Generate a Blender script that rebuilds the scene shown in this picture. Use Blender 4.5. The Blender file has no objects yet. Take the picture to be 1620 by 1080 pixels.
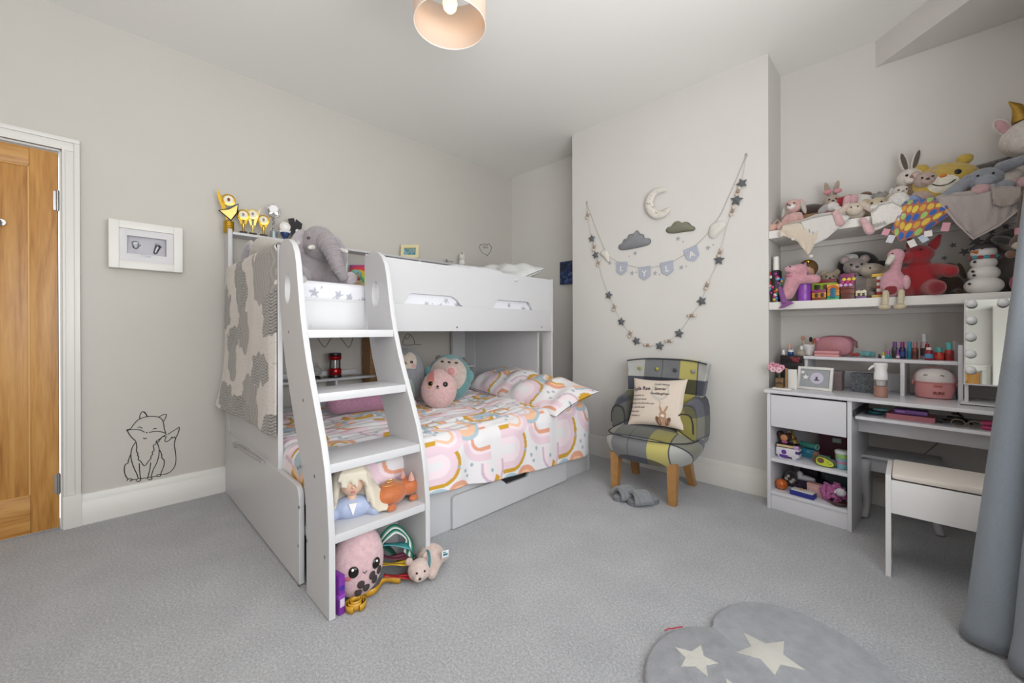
import bpy, bmesh, math, random
import numpy as np
from mathutils import Vector, Matrix, Euler, noise

# ------------------------------------------------------------------ camera, sky, light
SC = bpy.context.scene
COL = SC.collection
F, ROLL, CX, HY, YAW, PIT, CAMH = 640.3, .0029, 810., 524.2, .7778, .0011, 1.05
XL, XR, YN, YA, YC, ZC = -3.232, .52, -1.3, 3.285, 2.946, 2.789    # room planes (metres)
CH0, CH1 = -2.143, -.636                                          # chimney breast sides
_c, _s = math.cos(YAW), math.sin(YAW)
FWD = Vector((-_s * math.cos(PIT), _c * math.cos(PIT), -math.sin(PIT)))
RT = Vector((_c, _s, 0)); UP = RT.cross(FWD)
EYE = Vector((0, 0, CAMH))

cam_data = bpy.data.cameras.new('camera')
cam = bpy.data.objects.new('camera', cam_data); COL.objects.link(cam)
cam_data.sensor_width = 36; cam_data.sensor_fit = 'HORIZONTAL'
cam_data.lens = F * 36 / 1620
cam_data.shift_y = -(540 - HY) / 1620
cam_data.clip_start = .02
_r = RT * math.cos(ROLL) - UP * math.sin(ROLL)
_u = UP * math.cos(ROLL) + RT * math.sin(ROLL)
cam.matrix_world = Matrix(((_r.x, _u.x, -FWD.x, 0), (_r.y, _u.y, -FWD.y, 0), (_r.z, _u.z, -FWD.z, CAMH), (0, 0, 0, 1)))
SC.camera = cam

SC.view_settings.view_transform = 'Standard'
SC.view_settings.look = 'None'
SC.view_settings.gamma = 1
SC.view_settings.use_curve_mapping = False
SC.view_settings.exposure = -0.17

world = bpy.data.worlds.new('sky'); SC.world = world; world.use_nodes = True
bg = world.node_tree.nodes['Background']
bg.inputs[0].default_value = (.86, .93, 1, 1); bg.inputs[1].default_value = 2.2

def area(name, loc, direction, sx, sy, power, col=(1, 1, 1)):
    l = bpy.data.lights.new(name, 'AREA'); l.shape = 'RECTANGLE'; l.size = sx; l.size_y = sy; l.energy = power; l.color = col
    o = bpy.data.objects.new(name, l); COL.objects.link(o); o.location = loc
    o.rotation_euler = Vector(direction).to_track_quat('-Z', 'Y').to_euler()
    return o
area('window_daylight', (XR + .10, .42, 1.5), (-1, 0, -.05), 2.75, 1.7, 34, (.98, .99, 1))
area('window_upward_fill', (XR + .09, .42, 1.3), (-1, 0, 1.0), 2.75, 1.2, 56, (1, .985, .95))  # added fill lamp in the window opening, tilted up to brighten the ceiling

def at(px, py, axis, val):
    """the point of a room plane (axis = val) that the photograph shows at a pixel"""
    a, b = px - CX, py - HY
    u = math.cos(ROLL) * a - math.sin(ROLL) * b; v = math.sin(ROLL) * a + math.cos(ROLL) * b
    r = FWD * F + RT * u - UP * v
    i = 'xyz'.index(axis)
    return EYE + r * ((val - EYE[i]) / r[i])
def mpp(p):
    return (Vector(p) - EYE).dot(FWD) / F            # metres per pixel at a point
def face_cam(p):
    return math.atan2(-p[0], p[1])

# ------------------------------------------------------------------ materials
def lin(h):
    h = h.lstrip('#'); o = []
    for i in (0, 2, 4):
        c = int(h[i:i + 2], 16) / 255
        o.append(c / 12.92 if c <= .04045 else ((c + .055) / 1.055) ** 2.4)
    return (*o, 1)
_M = {}
def M(hx, rough=.5, metal=0, bump=None, sheen=0, coat=0, trans=0, emit=0, vary=0, vscale=8, ior=None):
    key = (hx, rough, metal, bump, sheen, coat, trans, emit, vary, vscale)
    if key in _M: return _M[key]
    m = bpy.data.materials.new('mat_' + hx.lstrip('#')); m.use_nodes = True
    nt = m.node_tree; b = nt.nodes['Principled BSDF']
    b.inputs['Base Color'].default_value = lin(hx); b.inputs['Roughness'].default_value = rough
    b.inputs['Metallic'].default_value = metal; b.inputs['Coat Weight'].default_value = coat
    b.inputs['Sheen Weight'].default_value = sheen; b.inputs['Transmission Weight'].default_value = trans
    if sheen: b.inputs['Sheen Roughness'].default_value = .6
    if ior: b.inputs['IOR'].default_value = ior
    if emit:
        b.inputs['Emission Color'].default_value = lin(hx); b.inputs['Emission Strength'].default_value = emit
    if bump or vary:
        tc = nt.nodes.new('ShaderNodeTexCoord')
    if bump:
        n = nt.nodes.new('ShaderNodeTexNoise'); n.inputs['Scale'].default_value = bump[0]; n.inputs['Detail'].default_value = 4
        bp = nt.nodes.new('ShaderNodeBump'); bp.inputs['Strength'].default_value = bump[1]; bp.inputs['Distance'].default_value = .006
        nt.links.new(tc.outputs['Object'], n.inputs['Vector']); nt.links.new(n.outputs['Fac'], bp.inputs['Height'])
        nt.links.new(bp.outputs['Normal'], b.inputs['Normal'])
    if vary:
        n2 = nt.nodes.new('ShaderNodeTexNoise'); n2.inputs['Scale'].default_value = vscale; n2.inputs['Detail'].default_value = 5
        mx = nt.nodes.new('ShaderNodeMix'); mx.data_type = 'RGBA'; mx.blend_type = 'MULTIPLY'; mx.inputs[0].default_value = 1
        rp = nt.nodes.new('ShaderNodeMapRange'); rp.inputs[1].default_value = .3; rp.inputs[2].default_value = .7
        rp.inputs[3].default_value = 1 - vary; rp.inputs[4].default_value = 1 + vary
        nt.links.new(tc.outputs['Object'], n2.inputs['Vector']); nt.links.new(n2.outputs['Fac'], rp.inputs[0])
        mx.inputs[6].default_value = lin(hx); nt.links.new(rp.outputs[0], mx.inputs[7])
        nt.links.new(mx.outputs[2], b.inputs['Base Color'])
    _M[key] = m
    return m
def dull(hx, k=.16, g=.97):
    c = [int(hx[i:i + 2], 16) for i in (1, 3, 5)]; m = sum(c) / 3
    return '#%02x%02x%02x' % tuple(int(min(255, (v + (m - v) * k) * g)) for v in c)
def fur(hx):
    hx = dull(hx)
    return M(hx, .95, bump=(160, .45), sheen=.35, vary=.12, vscale=60)
def cloth(hx): return M(hx, .9, bump=(420, .3), sheen=.15)
def plastic(hx): return M(hx, .32)
def attr_mat(name, rough=.9, bump=(300, .2), sheen=.15):
    if name in _M: return _M[name]
    m = _M[name] = M('#%06x' % (0xf00000 + len(_M)), rough, bump=bump, sheen=sheen)
    nt = m.node_tree; a = nt.nodes.new('ShaderNodeAttribute'); a.attribute_name = 'Col'
    nt.links.new(a.outputs['Color'], nt.nodes['Principled BSDF'].inputs['Base Color'])
    return m

# ------------------------------------------------------------------ mesh helpers
class MB:
    def __init__(s): s.bm = bmesh.new()
    def box(s, a, b, bev=0, mat=None):
        v = [s.bm.verts.new((x, y, z)) for x in (a[0], b[0]) for y in (a[1], b[1]) for z in (a[2], b[2])]
        fs = [s.bm.faces.new([v[i] for i in q]) for q in ((0, 1, 3, 2), (4, 6, 7, 5), (0, 4, 5, 1), (2, 3, 7, 6), (0, 2, 6, 4), (1, 5, 7, 3))]
        bmesh.ops.recalc_face_normals(s.bm, faces=fs)
        vs = v
        if bev:
            es = list({e for f in fs for e in f.edges})
            r = bmesh.ops.bevel(s.bm, geom=es, offset=bev, segments=2, affect='EDGES', profile=.6)
            vs = list({w for f in r['faces'] for w in f.verts} | {w for w in v if w.is_valid})
        if mat: 
            for w in vs: w.co = mat @ w.co
        return s
    def ell(s, c, r, rot=None, seg=14, rings=10):
        m = Matrix.Translation(c)
        if rot: m = m @ Euler(rot).to_matrix().to_4x4()
        if not hasattr(r, '__len__'): r = (r, r, r)
        m = m @ Matrix.Diagonal((*r, 1))
        bmesh.ops.create_uvsphere(s.bm, u_segments=seg, v_segments=rings, radius=1, matrix=m)
        return s
    def lathe(s, prof, c=(0, 0, 0), seg=20, mat=None, cap=True):
        rings = []
        for r, z in prof:
            rg = []
            for i in range(seg):
                a = 2 * math.pi * i / seg
                p = Vector((r * math.cos(a), r * math.sin(a), z))
                if mat: p = mat @ p
                rg.append(s.bm.verts.new(p + Vector(c)))
            rings.append(rg)
        for A, B in zip(rings, rings[1:]):
            for i in range(seg):
                s.bm.faces.new((A[i], A[(i + 1) % seg], B[(i + 1) % seg], B[i]))
        if cap:
            s.bm.faces.new(rings[0][::-1]); s.bm.faces.new(rings[-1])
        return s
    def cyl(s, p0, p1, r0, r1=None, seg=14):
        r1 = r0 if r1 is None else r1
        return s.tube([p0, p1], [r0, r1], seg)
    def tube(s, pts, r, seg=8, closed=False):
        pts = [Vector(p) for p in pts]; n = len(pts)
        if not hasattr(r, '__len__'): r = [r] * n
        rings = []; ref = None
        for i, p in enumerate(pts):
            if closed: d = pts[(i + 1) % n] - pts[i - 1]
            else: d = pts[min(i + 1, n - 1)] - pts[max(i - 1, 0)]
            d.normalize()
            if ref is None: ref = d.orthogonal()
            ref = (ref - d * ref.dot(d)); 
            if ref.length < 1e-6: ref = d.orthogonal()
            ref.normalize(); b = d.cross(ref)
            rings.append([s.bm.verts.new(p + (ref * math.cos(2 * math.pi * k / seg) + b * math.sin(2 * math.pi * k / seg)) * r[i]) for k in range(seg)])
        m = n if closed else n - 1
        for i in range(m):
            A, B = rings[i], rings[(i + 1) % n]
            for k in range(seg): s.bm.faces.new((A[k], A[(k + 1) % seg], B[(k + 1) % seg], B[k]))
        if not closed:
            s.bm.faces.new(rings[0][::-1]); s.bm.faces.new(rings[-1])
        return s
    def capsule(s, p0, p1, r0, r1=None, seg=12):
        r1 = r0 if r1 is None else r1
        p0, p1 = Vector(p0), Vector(p1); d = (p1 - p0).normalized()
        pts, rs = [], []
        for k in (-.95, -.7, -.35, 0): pts.append(p0 + d * r0 * k); rs.append(r0 * math.sqrt(max(0, 1 - k * k)))
        for k in (0, .35, .7, .95): pts.append(p1 + d * r1 * k); rs.append(r1 * math.sqrt(max(0, 1 - k * k)))
        return s.tube(pts, rs, seg)
    def prism(s, pts, n, t):
        """closed 3-D outline extruded by n*t"""
        n = Vector(n) * t
        A = [s.bm.verts.new(Vector(p)) for p in pts]; B = [s.bm.verts.new(Vector(p) + n) for p in pts]
        f = [s.bm.faces.new(A), s.bm.faces.new(B[::-1])]
        k = len(A)
        for i in range(k): f.append(s.bm.faces.new((A[i], B[i], B[(i + 1) % k], A[(i + 1) % k])))
        bmesh.ops.recalc_face_normals(s.bm, faces=f)
        return s
    def mesh(s, name='mesh', smooth=True):
        me = bpy.data.meshes.new(name); s.bm.to_mesh(me); s.bm.free()
        if smooth: shade(me)
        return me
def shade(me, ang=40):
    bm = bmesh.new(); bm.from_mesh(me)
    for f in bm.faces: f.smooth = True
    for e in bm.edges:
        if len(e.link_faces) == 2 and e.calc_face_angle(0) > math.radians(ang): e.smooth = False
    bm.to_mesh(me); bm.free()

def obj(name, src, mat, parent=None, world=False):
    """links ONE mesh object; world=True: the vertices are in world metres"""
    me = src.mesh(name) if isinstance(src, MB) else src
    o = bpy.data.objects.new(name, me); COL.objects.link(o)
    if mat is not None:
        me.materials.clear()
        for m in (mat if isinstance(mat, (list, tuple)) else [mat]): me.materials.append(m)
    if parent:
        o.parent = parent
        if world:
            p = parent; w = Matrix.LocRotScale(p.location, p.rotation_euler, p.scale)
            while p.parent:
                w = p.matrix_parent_inverse @ w; p = p.parent; w = Matrix.LocRotScale(p.location, p.rotation_euler, p.scale) @ w
            o.matrix_parent_inverse = w.inverted()
    return o
def thing(name, label, cat, loc=(0, 0, 0), rz=0, group=None, rot=None):
    o = bpy.data.objects.new(name, None); COL.objects.link(o); o.empty_display_size = .05
    o.location = loc; o.rotation_euler = rot if rot else (0, 0, rz)
    return tag(o, label, cat, group)
def tag(o, label, cat, group=None):
    o['label'] = label; o['category'] = cat
    if group: o['group'] = group
    return o
def struct(name, src, mat):
    o = obj(name, src, mat); o['kind'] = 'structure'; return o
def dup(root, loc, rz=None, label=None):
    r = root.copy(); COL.objects.link(r); r.location = loc
    if rz is not None: r.rotation_euler.z = rz
    if label: r['label'] = label
    for ch in list(root.children):
        c = ch.copy(); COL.objects.link(c); c.parent = r
        for g in list(ch.children):
            d = g.copy(); COL.objects.link(d); d.parent = c
    return r
def baked(o):
    dg = bpy.context.evaluated_depsgraph_get()
    me = bpy.data.meshes.new_from_object(o.evaluated_get(dg)); return me
def blend(mb, voxel, it=4):
    """melts the overlapping shapes of a builder into one smooth surface"""
    o = bpy.data.objects.new('tmp', mb.mesh('tmp', False)); COL.objects.link(o)
    r = o.modifiers.new('r', 'REMESH'); r.mode = 'VOXEL'; r.voxel_size = voxel
    s = o.modifiers.new('s', 'SMOOTH'); s.iterations = it; s.factor = .6
    bpy.context.view_layer.update()
    me = baked(o); bpy.data.objects.remove(o)
    for p in me.polygons: p.use_smooth = True
    return me
def board(outlines, o, u, v, t, bev=.0015):
    """a flat board cut to closed 2-D outlines (the first one outer, the others holes)"""
    c = bpy.data.curves.new('b', 'CURVE'); c.dimensions = '2D'; c.fill_mode = 'BOTH'; c.extrude = t / 2; c.bevel_depth = bev; c.bevel_resolution = 1
    for pts in outlines:
        sp = c.splines.new('POLY'); sp.points.add(len(pts) - 1); sp.use_cyclic_u = True
        for q, p in zip(sp.points, pts): q.co = (p[0], p[1], 0, 1)
    ob = bpy.data.objects.new('tmp', c); COL.objects.link(ob); bpy.context.view_layer.update()
    me = baked(ob); bpy.data.objects.remove(ob)
    u, v = Vector(u), Vector(v); n = u.cross(v); o = Vector(o)
    me.transform(Matrix(((u.x, v.x, n.x, o.x), (u.y, v.y, n.y, o.y), (u.z, v.z, n.z, o.z), (0, 0, 0, 1))))
    shade(me, 30)
    return me
def words(body, size, o, u, v, t=.001, shear=0, bold=0, align='CENTER'):
    c = bpy.data.curves.new('t', 'FONT'); c.body = body; c.size = size; c.extrude = t; c.shear = shear; c.offset = bold
    c.align_x = align; c.align_y = 'CENTER'; c.resolution_u = 3
    ob = bpy.data.objects.new('tmp', c); COL.objects.link(ob); bpy.context.view_layer.update()
    me = baked(ob); bpy.data.objects.remove(ob)
    u, v = Vector(u).normalized(), Vector(v).normalized(); n = u.cross(v); o = Vector(o)
    me.transform(Matrix(((u.x, v.x, n.x, o.x), (u.y, v.y, n.y, o.y), (u.z, v.z, n.z, o.z), (0, 0, 0, 1))))
    return me
def grid(P, closed_u=False, col=None, smooth=True):
    """mesh of an (n,m,3) array of points, with an optional (n,m,3) colour attribute"""
    n, m = P.shape[:2]
    idx = np.arange(n * m).reshape(n, m)
    A = idx if not closed_u else np.vstack([idx, idx[:1]])
    fs = np.stack([A[:-1, :-1], A[1:, :-1], A[1:, 1:], A[:-1, 1:]], -1).reshape(-1, 4)
    me = bpy.data.meshes.new('grid'); me.from_pydata(P.reshape(-1, 3).tolist(), [], fs.tolist())
    if col is not None:
        a = me.color_attributes.new('Col', 'FLOAT_COLOR', 'POINT')
        c4 = np.ones((n * m, 4), np.float32); c4[:, :3] = col.reshape(-1, 3)
        a.data.foreach_set('color', c4.ravel())
    if smooth: me.polygons.foreach_set('use_smooth', [True] * len(me.polygons))
    me.update()
    return me
def solid(o, t, off=0):
    m = o.modifiers.new('thickness', 'SOLIDIFY'); m.thickness = t; m.offset = off; return o
def wob(x, y, seed=0, f=1.0):
    """cheap smooth noise of arrays, about -1..1"""
    r = np.random.RandomState(seed); v = 0
    for k in range(7):
        a = r.uniform(0, 6.28); w = f * r.uniform(.6, 2.4); ph = r.uniform(0, 6.28)
        v = v + np.sin((x * np.cos(a) + y * np.sin(a)) * w + ph) / (1 + .35 * k)
    return v / 2.6
def smooth_loop(pts, n=8, closed=True):
    pts = [np.array(p, float) for p in pts]; k = len(pts); out = []
    rng = range(k) if closed else range(k - 1)
    for i in rng:
        g = (lambda j: pts[j % k]) if closed else (lambda j: pts[min(max(j, 0), k - 1)])
        a, b, c, d = g(i - 1), g(i), g(i + 1), g(i + 2)
        for t in np.linspace(0, 1, n, endpoint=False):
            out.append(.5 * ((2 * b) + (c - a) * t + (2 * a - 5 * b + 4 * c - d) * t * t + (3 * b - a - 3 * c + d) * t ** 3))
    if not closed: out.append(pts[-1])
    return out
def star2(r, k=.45, n=5, a0=math.pi / 2):
    return [(math.cos(a0 + math.pi * i / n) * (r if i % 2 == 0 else r * k), math.sin(a0 + math.pi * i / n) * (r if i % 2 == 0 else r * k)) for i in range(2 * n)]
WHITE = M('#cacacc', .38)
# ------------------------------------------------------------------ the room
def wall_mat(hx): return M(hx, .85, bump=(220, .05), vary=.012, vscale=3)
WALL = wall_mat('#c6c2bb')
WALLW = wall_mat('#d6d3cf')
CEIL = M('#ecebe8', .9, bump=(150, .03))
TRIM = M('#d9d7d2', .38)

carpet = M('#a3a4a8', .98, bump=(420, .9), sheen=.2)
nt = carpet.node_tree
tc = nt.nodes.new('ShaderNodeTexCoord')
def _noise(sc, det=3):
    n = nt.nodes.new('ShaderNodeTexNoise'); n.inputs['Scale'].default_value = sc; n.inputs['Detail'].default_value = det
    nt.links.new(tc.outputs['Object'], n.inputs['Vector']); return n
n1, n2, n3 = _noise(330), _noise(5, 4), _noise(120)
ma = nt.nodes.new('ShaderNodeMath'); ma.operation = 'ADD'; nt.links.new(n1.outputs['Fac'], ma.inputs[0]); nt.links.new(n3.outputs['Fac'], ma.inputs[1])
mb_ = nt.nodes.new('ShaderNodeMath'); mb_.operation = 'MULTIPLY_ADD'; mb_.inputs[1].default_value = .28
nt.links.new(n2.outputs['Fac'], mb_.inputs[0]); nt.links.new(ma.outputs[0], mb_.inputs[2])
rp = nt.nodes.new('ShaderNodeValToRGB'); rp.color_ramp.elements[0].position = .40; rp.color_ramp.elements[1].position = .95
mr = nt.nodes.new('ShaderNodeMapRange'); mr.inputs[1].default_value = .4; mr.inputs[2].default_value = 1.75
nt.links.new(mb_.outputs[0], mr.inputs[0]); nt.links.new(mr.outputs[0], rp.inputs[0])
rp.color_ramp.elements[0].color = lin('#a2a3a7'); rp.color_ramp.elements[1].color = lin('#e6e7e9')
nt.links.new(rp.outputs[0], nt.nodes['Principled BSDF'].inputs['Base Color'])
struct('floor', MB().box((XL - .2, YN - .2, -.08), (XR + .3, YA + .2, 0)), carpet)
struct('ceiling', MB().box((XL - .2, YN - .2, ZC), (XR + .3, YA + .2, ZC + .1)), CEIL)

DY0, DY1, DZ = -.93, -.160, 2.007            # door opening in the left wall
w = MB().box((XL - .15, YN, 0), (XL, DY0 - .03, ZC)).box((XL - .15, DY1 + .028, 0), (XL, YA, ZC)).box((XL - .15, DY0 - .03, DZ + .028), (XL, DY1 + .028, ZC))
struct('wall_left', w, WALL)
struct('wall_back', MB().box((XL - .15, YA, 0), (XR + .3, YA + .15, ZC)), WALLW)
struct('wall_chimney', MB().box((CH0, YC, 0), (CH1, YA, ZC)), WALLW)
WY0, WY1, WZ0, WZ1 = -1.0, 1.85, .62, 2.42   # window in the right wall
struct('wall_right', MB().box((XR, YN, 0), (XR + .2, WY0, ZC)).box((XR, WY1, 0), (XR + .2, YA, ZC)).box((XR, WY0, 0), (XR + .2, WY1, WZ0)).box((XR, WY0, WZ1), (XR + .2, WY1, ZC)), WALLW)
DXA, DXB = -.98, -.21                       # second door, in the wall behind the photographer (seen in the mirror)
struct('wall_near', MB().box((XL - .15, YN - .15, 0), (DXA - .028, YN, ZC)).box((DXB + .03, YN - .15, 0), (XR + .2, YN, ZC)).box((DXA - .028, YN - .15, DZ + .028), (DXB + .03, YN, ZC)), WALLW)
struct('wall_closet', MB().box((-.105, YN, 0), (XR + .2, -1.2, ZC)), WALLW)
# dropped head over the bay, running off across the corner of the alcove
struct('trim_2', MB().prism([(-.149, YA, 2.632), (.20, 2.935, 2.632), (XR, 2.62, 2.632), (XR, YA, 2.632)], (0, 0, 1), ZC - 2.632), WALLW)

def window(name, a0, a1, z0, z1, fn):
    f = MB()
    for (p, q) in (((a0, z0), (a0 + .06, z1)), ((a1 - .06, z0), (a1, z1)), ((a0, z0), (a1, z0 + .06)), ((a0, z1 - .06), (a1, z1)), (((a0 + a1) / 2 - .03, z0), ((a0 + a1) / 2 + .03, z1))):
        A, B = fn(p[0], 0, p[1]), fn(q[0], .06, q[1])
        f.box(tuple(map(min, A, B)), tuple(map(max, A, B)))
    return struct(name, f, TRIM)
window('window_1', WY0, WY1, WZ0, WZ1, lambda a, d, z: (XR + .12 + d, a, z))

def skirting(name, p0, p1, n):
    """moulded skirting board from p0 to p1 on the wall whose inward normal is n"""
    p0, p1, n = Vector(p0), Vector(p1), Vector(n)
    prof = [(0, 0), (.022, 0), (.022, .115), (.017, .122), (.017, .132), (.011, .150), (.007, .163), (0, .166)]
    m = MB()
    A = [m.bm.verts.new(p0 + n * d + Vector((0, 0, z))) for d, z in prof]; B = [m.bm.verts.new(p1 + n * d + Vector((0, 0, z))) for d, z in prof]
    k = len(prof)
    for i in range(k): m.bm.faces.new((A[i], B[i], B[(i + 1) % k], A[(i + 1) % k]))
    m.bm.faces.new(A[::-1]); m.bm.faces.new(B); bmesh.ops.recalc_face_normals(m.bm, faces=m.bm.faces[:])
    return struct(name, m, TRIM)
skirting('baseboard_left', (XL, -.078, 0), (XL, YA, 0), (1, 0, 0))
skirting('baseboard_back_left', (XL, YA, 0), (CH0, YA, 0), (0, -1, 0))
skirting('baseboard_chimney', (CH0 - .022, YC, 0), (CH1 + .022, YC, 0), (0, -1, 0))
skirting('baseboard_chimney_side', (CH1, YC, 0), (CH1, YA, 0), (1, 0, 0))
skirting('baseboard_back_right', (CH1, YA, 0), (XR, YA, 0), (0, -1, 0))

# door casing: two-step architrave with plinth blocks, and the jamb
tr = MB()
def arch(y0, y1, z0, z1):
    tr.box((XL, y0, z0), (XL + .018, y1, z1), .002)
for a, b, sgn in ((DY1 + .016, DY1 + .082, 1), (DY0 - .082, DY0 - .016, -1)):
    tr.box((XL, a, .175), (XL + .016, b, DZ + .0155), .002)
    e0, e1 = (b - .022, b) if sgn > 0 else (a, a + .022)
    tr.box((XL, e0, .175), (XL + .026, e1, DZ + .0595), .003)
    i0, i1 = (a, a + .012) if sgn > 0 else (b - .012, b)
    tr.box((XL, i0, .175), (XL + .022, i1, DZ + .02), .003)
    tr.box((XL, a - .001, 0), (XL + .030, b + .002, .176), .002)
tr.box((XL, DY0 - .082, DZ + .016), (XL + .016, DY1 + .082, DZ + .082), .002)
tr.box((XL, DY0 - .082, DZ + .06), (XL + .026, DY1 + .082, DZ + .082), .003)
tr.box((XL, DY0 - .016, DZ + .016), (XL + .022, DY1 + .016, DZ + .028), .003)
casing = struct('trim_1', tr, TRIM)
jamb = struct('trim_3', MB().box((XL - .12, DY1 + .006, 0), (XL + .002, DY1 + .03, DZ + .03)).box((XL - .12, DY0 - .03, 0), (XL + .002, DY0 - .006, DZ + .03)).box((XL - .12, DY0 - .03, DZ + .006), (XL + .002, DY1 + .03, DZ + .03)), TRIM)

def oak(name, horizontal=False):
    m = bpy.data.materials.new(name); m.use_nodes = True; nt = m.node_tree; b = nt.nodes['Principled BSDF']
    tc = nt.nodes.new('ShaderNodeTexCoord'); mp = nt.nodes.new('ShaderNodeMapping')
    mp.inputs['Scale'].default_value = (6, 1.2, 14) if horizontal else (6, 14, 1.0)
    n = nt.nodes.new('ShaderNodeTexNoise'); n.inputs['Scale'].default_value = 1.6; n.inputs['Detail'].default_value = 6; n.inputs['Distortion'].default_value = .9
    n2 = nt.nodes.new('ShaderNodeTexNoise'); n2.inputs['Scale'].default_value = 9; n2.inputs['Detail'].default_value = 8
    ad = nt.nodes.new('ShaderNodeMath'); ad.operation = 'MULTIPLY_ADD'; ad.inputs[1].default_value = .35
    rp = nt.nodes.new('ShaderNodeValToRGB'); e = rp.color_ramp.elements
    e[0].position = .45; e[0].color = lin('#95632b'); e[1].position = .82; e[1].color = lin('#c2914f')
    k = e.new(.62); k.color = lin('#b07c3c')
    nt.links.new(tc.outputs['Object'], mp.inputs[0]); nt.links.new(mp.outputs[0], n.inputs['Vector']); nt.links.new(mp.outputs[0], n2.inputs['Vector'])
    nt.links.new(n2.outputs['Fac'], ad.inputs[0]); nt.links.new(n.outputs['Fac'], ad.inputs[2]); nt.links.new(ad.outputs[0], rp.inputs[0])
    nt.links.new(rp.outputs[0], b.inputs['Base Color']); b.inputs['Roughness'].default_value = .42
    return m
OAKV, OAKH = oak('oak_upright'), oak('oak_level', True)
x0, x1 = XL - .047, XL - .004
door = struct('door_1', MB().box((x0 + .012, DY0, .01), (x1 - .012, DY1 + .0, DZ)), OAKV)
def dpart(n, a, b, m, bev=.003): return obj(n, MB().box(a, b, bev), m, door)
dpart('stile', (x0, DY1 - .098, .012), (x1, DY1, DZ - .002), OAKV)
dpart('stile', (x0, DY0, .012), (x1, DY0 + .098, DZ - .002), OAKV)
for z0_, z1_ in ((.012, .205), (DZ - .095, DZ - .002)):
    dpart('rail', (x0, DY0 + .098, z0_), (x1, DY1 - .098, z1_), OAKH)
for k in range(4):
    yy = DY0 + .098 + k * (DY1 - DY0 - .196) / 4
    dpart('panel_board', (x0 + .008, yy + .002, .205), (x1 - .009, yy + (DY1 - DY0 - .196) / 4 - .002, DZ - .095), OAKV, .002)
obj('panel_bead', MB().box((x1 - .012, DY1 - .104, .205), (x1 - .003, DY1 - .097, DZ - .095)).box((x1 - .012, DY0 + .104, .205), (x1 - .003, DY1 - .097, .211)).box((x1 - .012, DY0 + .104, DZ - .101), (x1 - .003, DY1 - .097, DZ - .095)), M('#c99a58', .4), door)
STEEL = M('#b4b6b8', .28, 1)
for z in (1.75, .245):
    h = obj('hinge', MB().cyl((x1 + .006, DY1, z - .05), (x1 + .006, DY1, z + .05), .0065).box((x1 - .002, DY1 - .016, z - .05), (x1 + .002, DY1 + .006, z + .05)), STEEL, door)
    obj('hinge_pin', MB().cyl((x1 + .006, DY1, z + .05), (x1 + .006, DY1, z + .056), .005).cyl((x1 + .006, DY1, z - .056), (x1 + .006, DY1, z - .05), .005), STEEL, h)
p = at(2, 352, 'x', x1)
obj('robe_hook', MB().cyl((x1, p.y, p.z), (x1 + .012, p.y, p.z), .016).tube([(x1 + .01, p.y, p.z), (x1 + .03, p.y, p.z - .012), (x1 + .042, p.y, p.z + .004)], .005), STEEL, door)

QD = Matrix.Translation((-1.14, YN - XL, 0)) @ Matrix.Rotation(math.pi / 2, 4, 'Z')
for src, nm in ((casing, 'trim_4'), (jamb, 'trim_5'), (door, 'door_2')):
    d2 = dup(src, (0, 0, 0)); d2.matrix_world = QD; d2.name = nm
# ------------------------------------------------------------------ the bunk bed
BX0, BU, BL, B0, B1 = XL + .03, -2.09, -1.74, .575, 2.60      # wall side, upper front, lower front, near end, far end
bed = thing('bunk_bed', 'white triple bunk bed with sloping ladder along the left wall', 'bunk bed', ((BX0 + BL) / 2, (B0 + B1) / 2, 0))
def bp(n, a, b, bev=.0025, m=WHITE): return obj(n, MB().box(a, b, bev), m, bed, True)
def xz_board(n, pts, y, t, holes=()):
    return obj(n, board([pts, *holes], (0, y + t / 2, 0), (1, 0, 0), (0, 0, 1), t), WHITE, bed, True)
def oval(cx, cz, rx, rz, n=28): return [(cx + rx * math.cos(2 * math.pi * i / n), cz + rz * math.sin(2 * math.pi * i / n)) for i in range(n)]
def arc(cx, cz, r, a0, a1, n=7): return [(cx + r * math.cos(math.radians(a0 + (a1 - a0) * i / n)), cz + r * math.sin(math.radians(a0 + (a1 - a0) * i / n))) for i in range(n + 1)]
# near end: tall panel of the upper bunk and the lower panel that reaches the ladder foot
xz_board('end_panel', [(-3.085, .30), (-2.088, .30)] + arc(-2.123, 1.435, .035, 0, 90) + [(-2.6, 1.45)] + arc(-3.06, 1.42, .03, 90, 180), B0, .018)
xz_board('end_base_panel', [(-3.10, .012), (-1.792, .012)] + arc(-1.84, .36, .05, 0, 90) + [(-2.1, .412), (-3.10, .412)], B0 - .006, .018)
xz_board('rear_post', [(BX0, 0), (-3.10, 0), (-3.10, 1.68)] + arc(-3.125, 1.69, .025, 0, 90) + [(BX0 + .02, 1.715), (BX0, 1.70)], B0 - .003, .02)
# far end
xz_board('far_end_panel', [(BX0, .0), (BL, .0)] + arc(BL - .05, .375, .05, 0, 90) + [(-2.09, .425), (-2.24, .425), (-2.24, 1.04), (BU, 1.04), (BU, 1.47), (BX0, 1.47)], B1 - .02, .02)
bp('far_post', (-2.19, B1 - .018, .42), (BU - .002, B1 + .002, 1.05))
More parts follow.
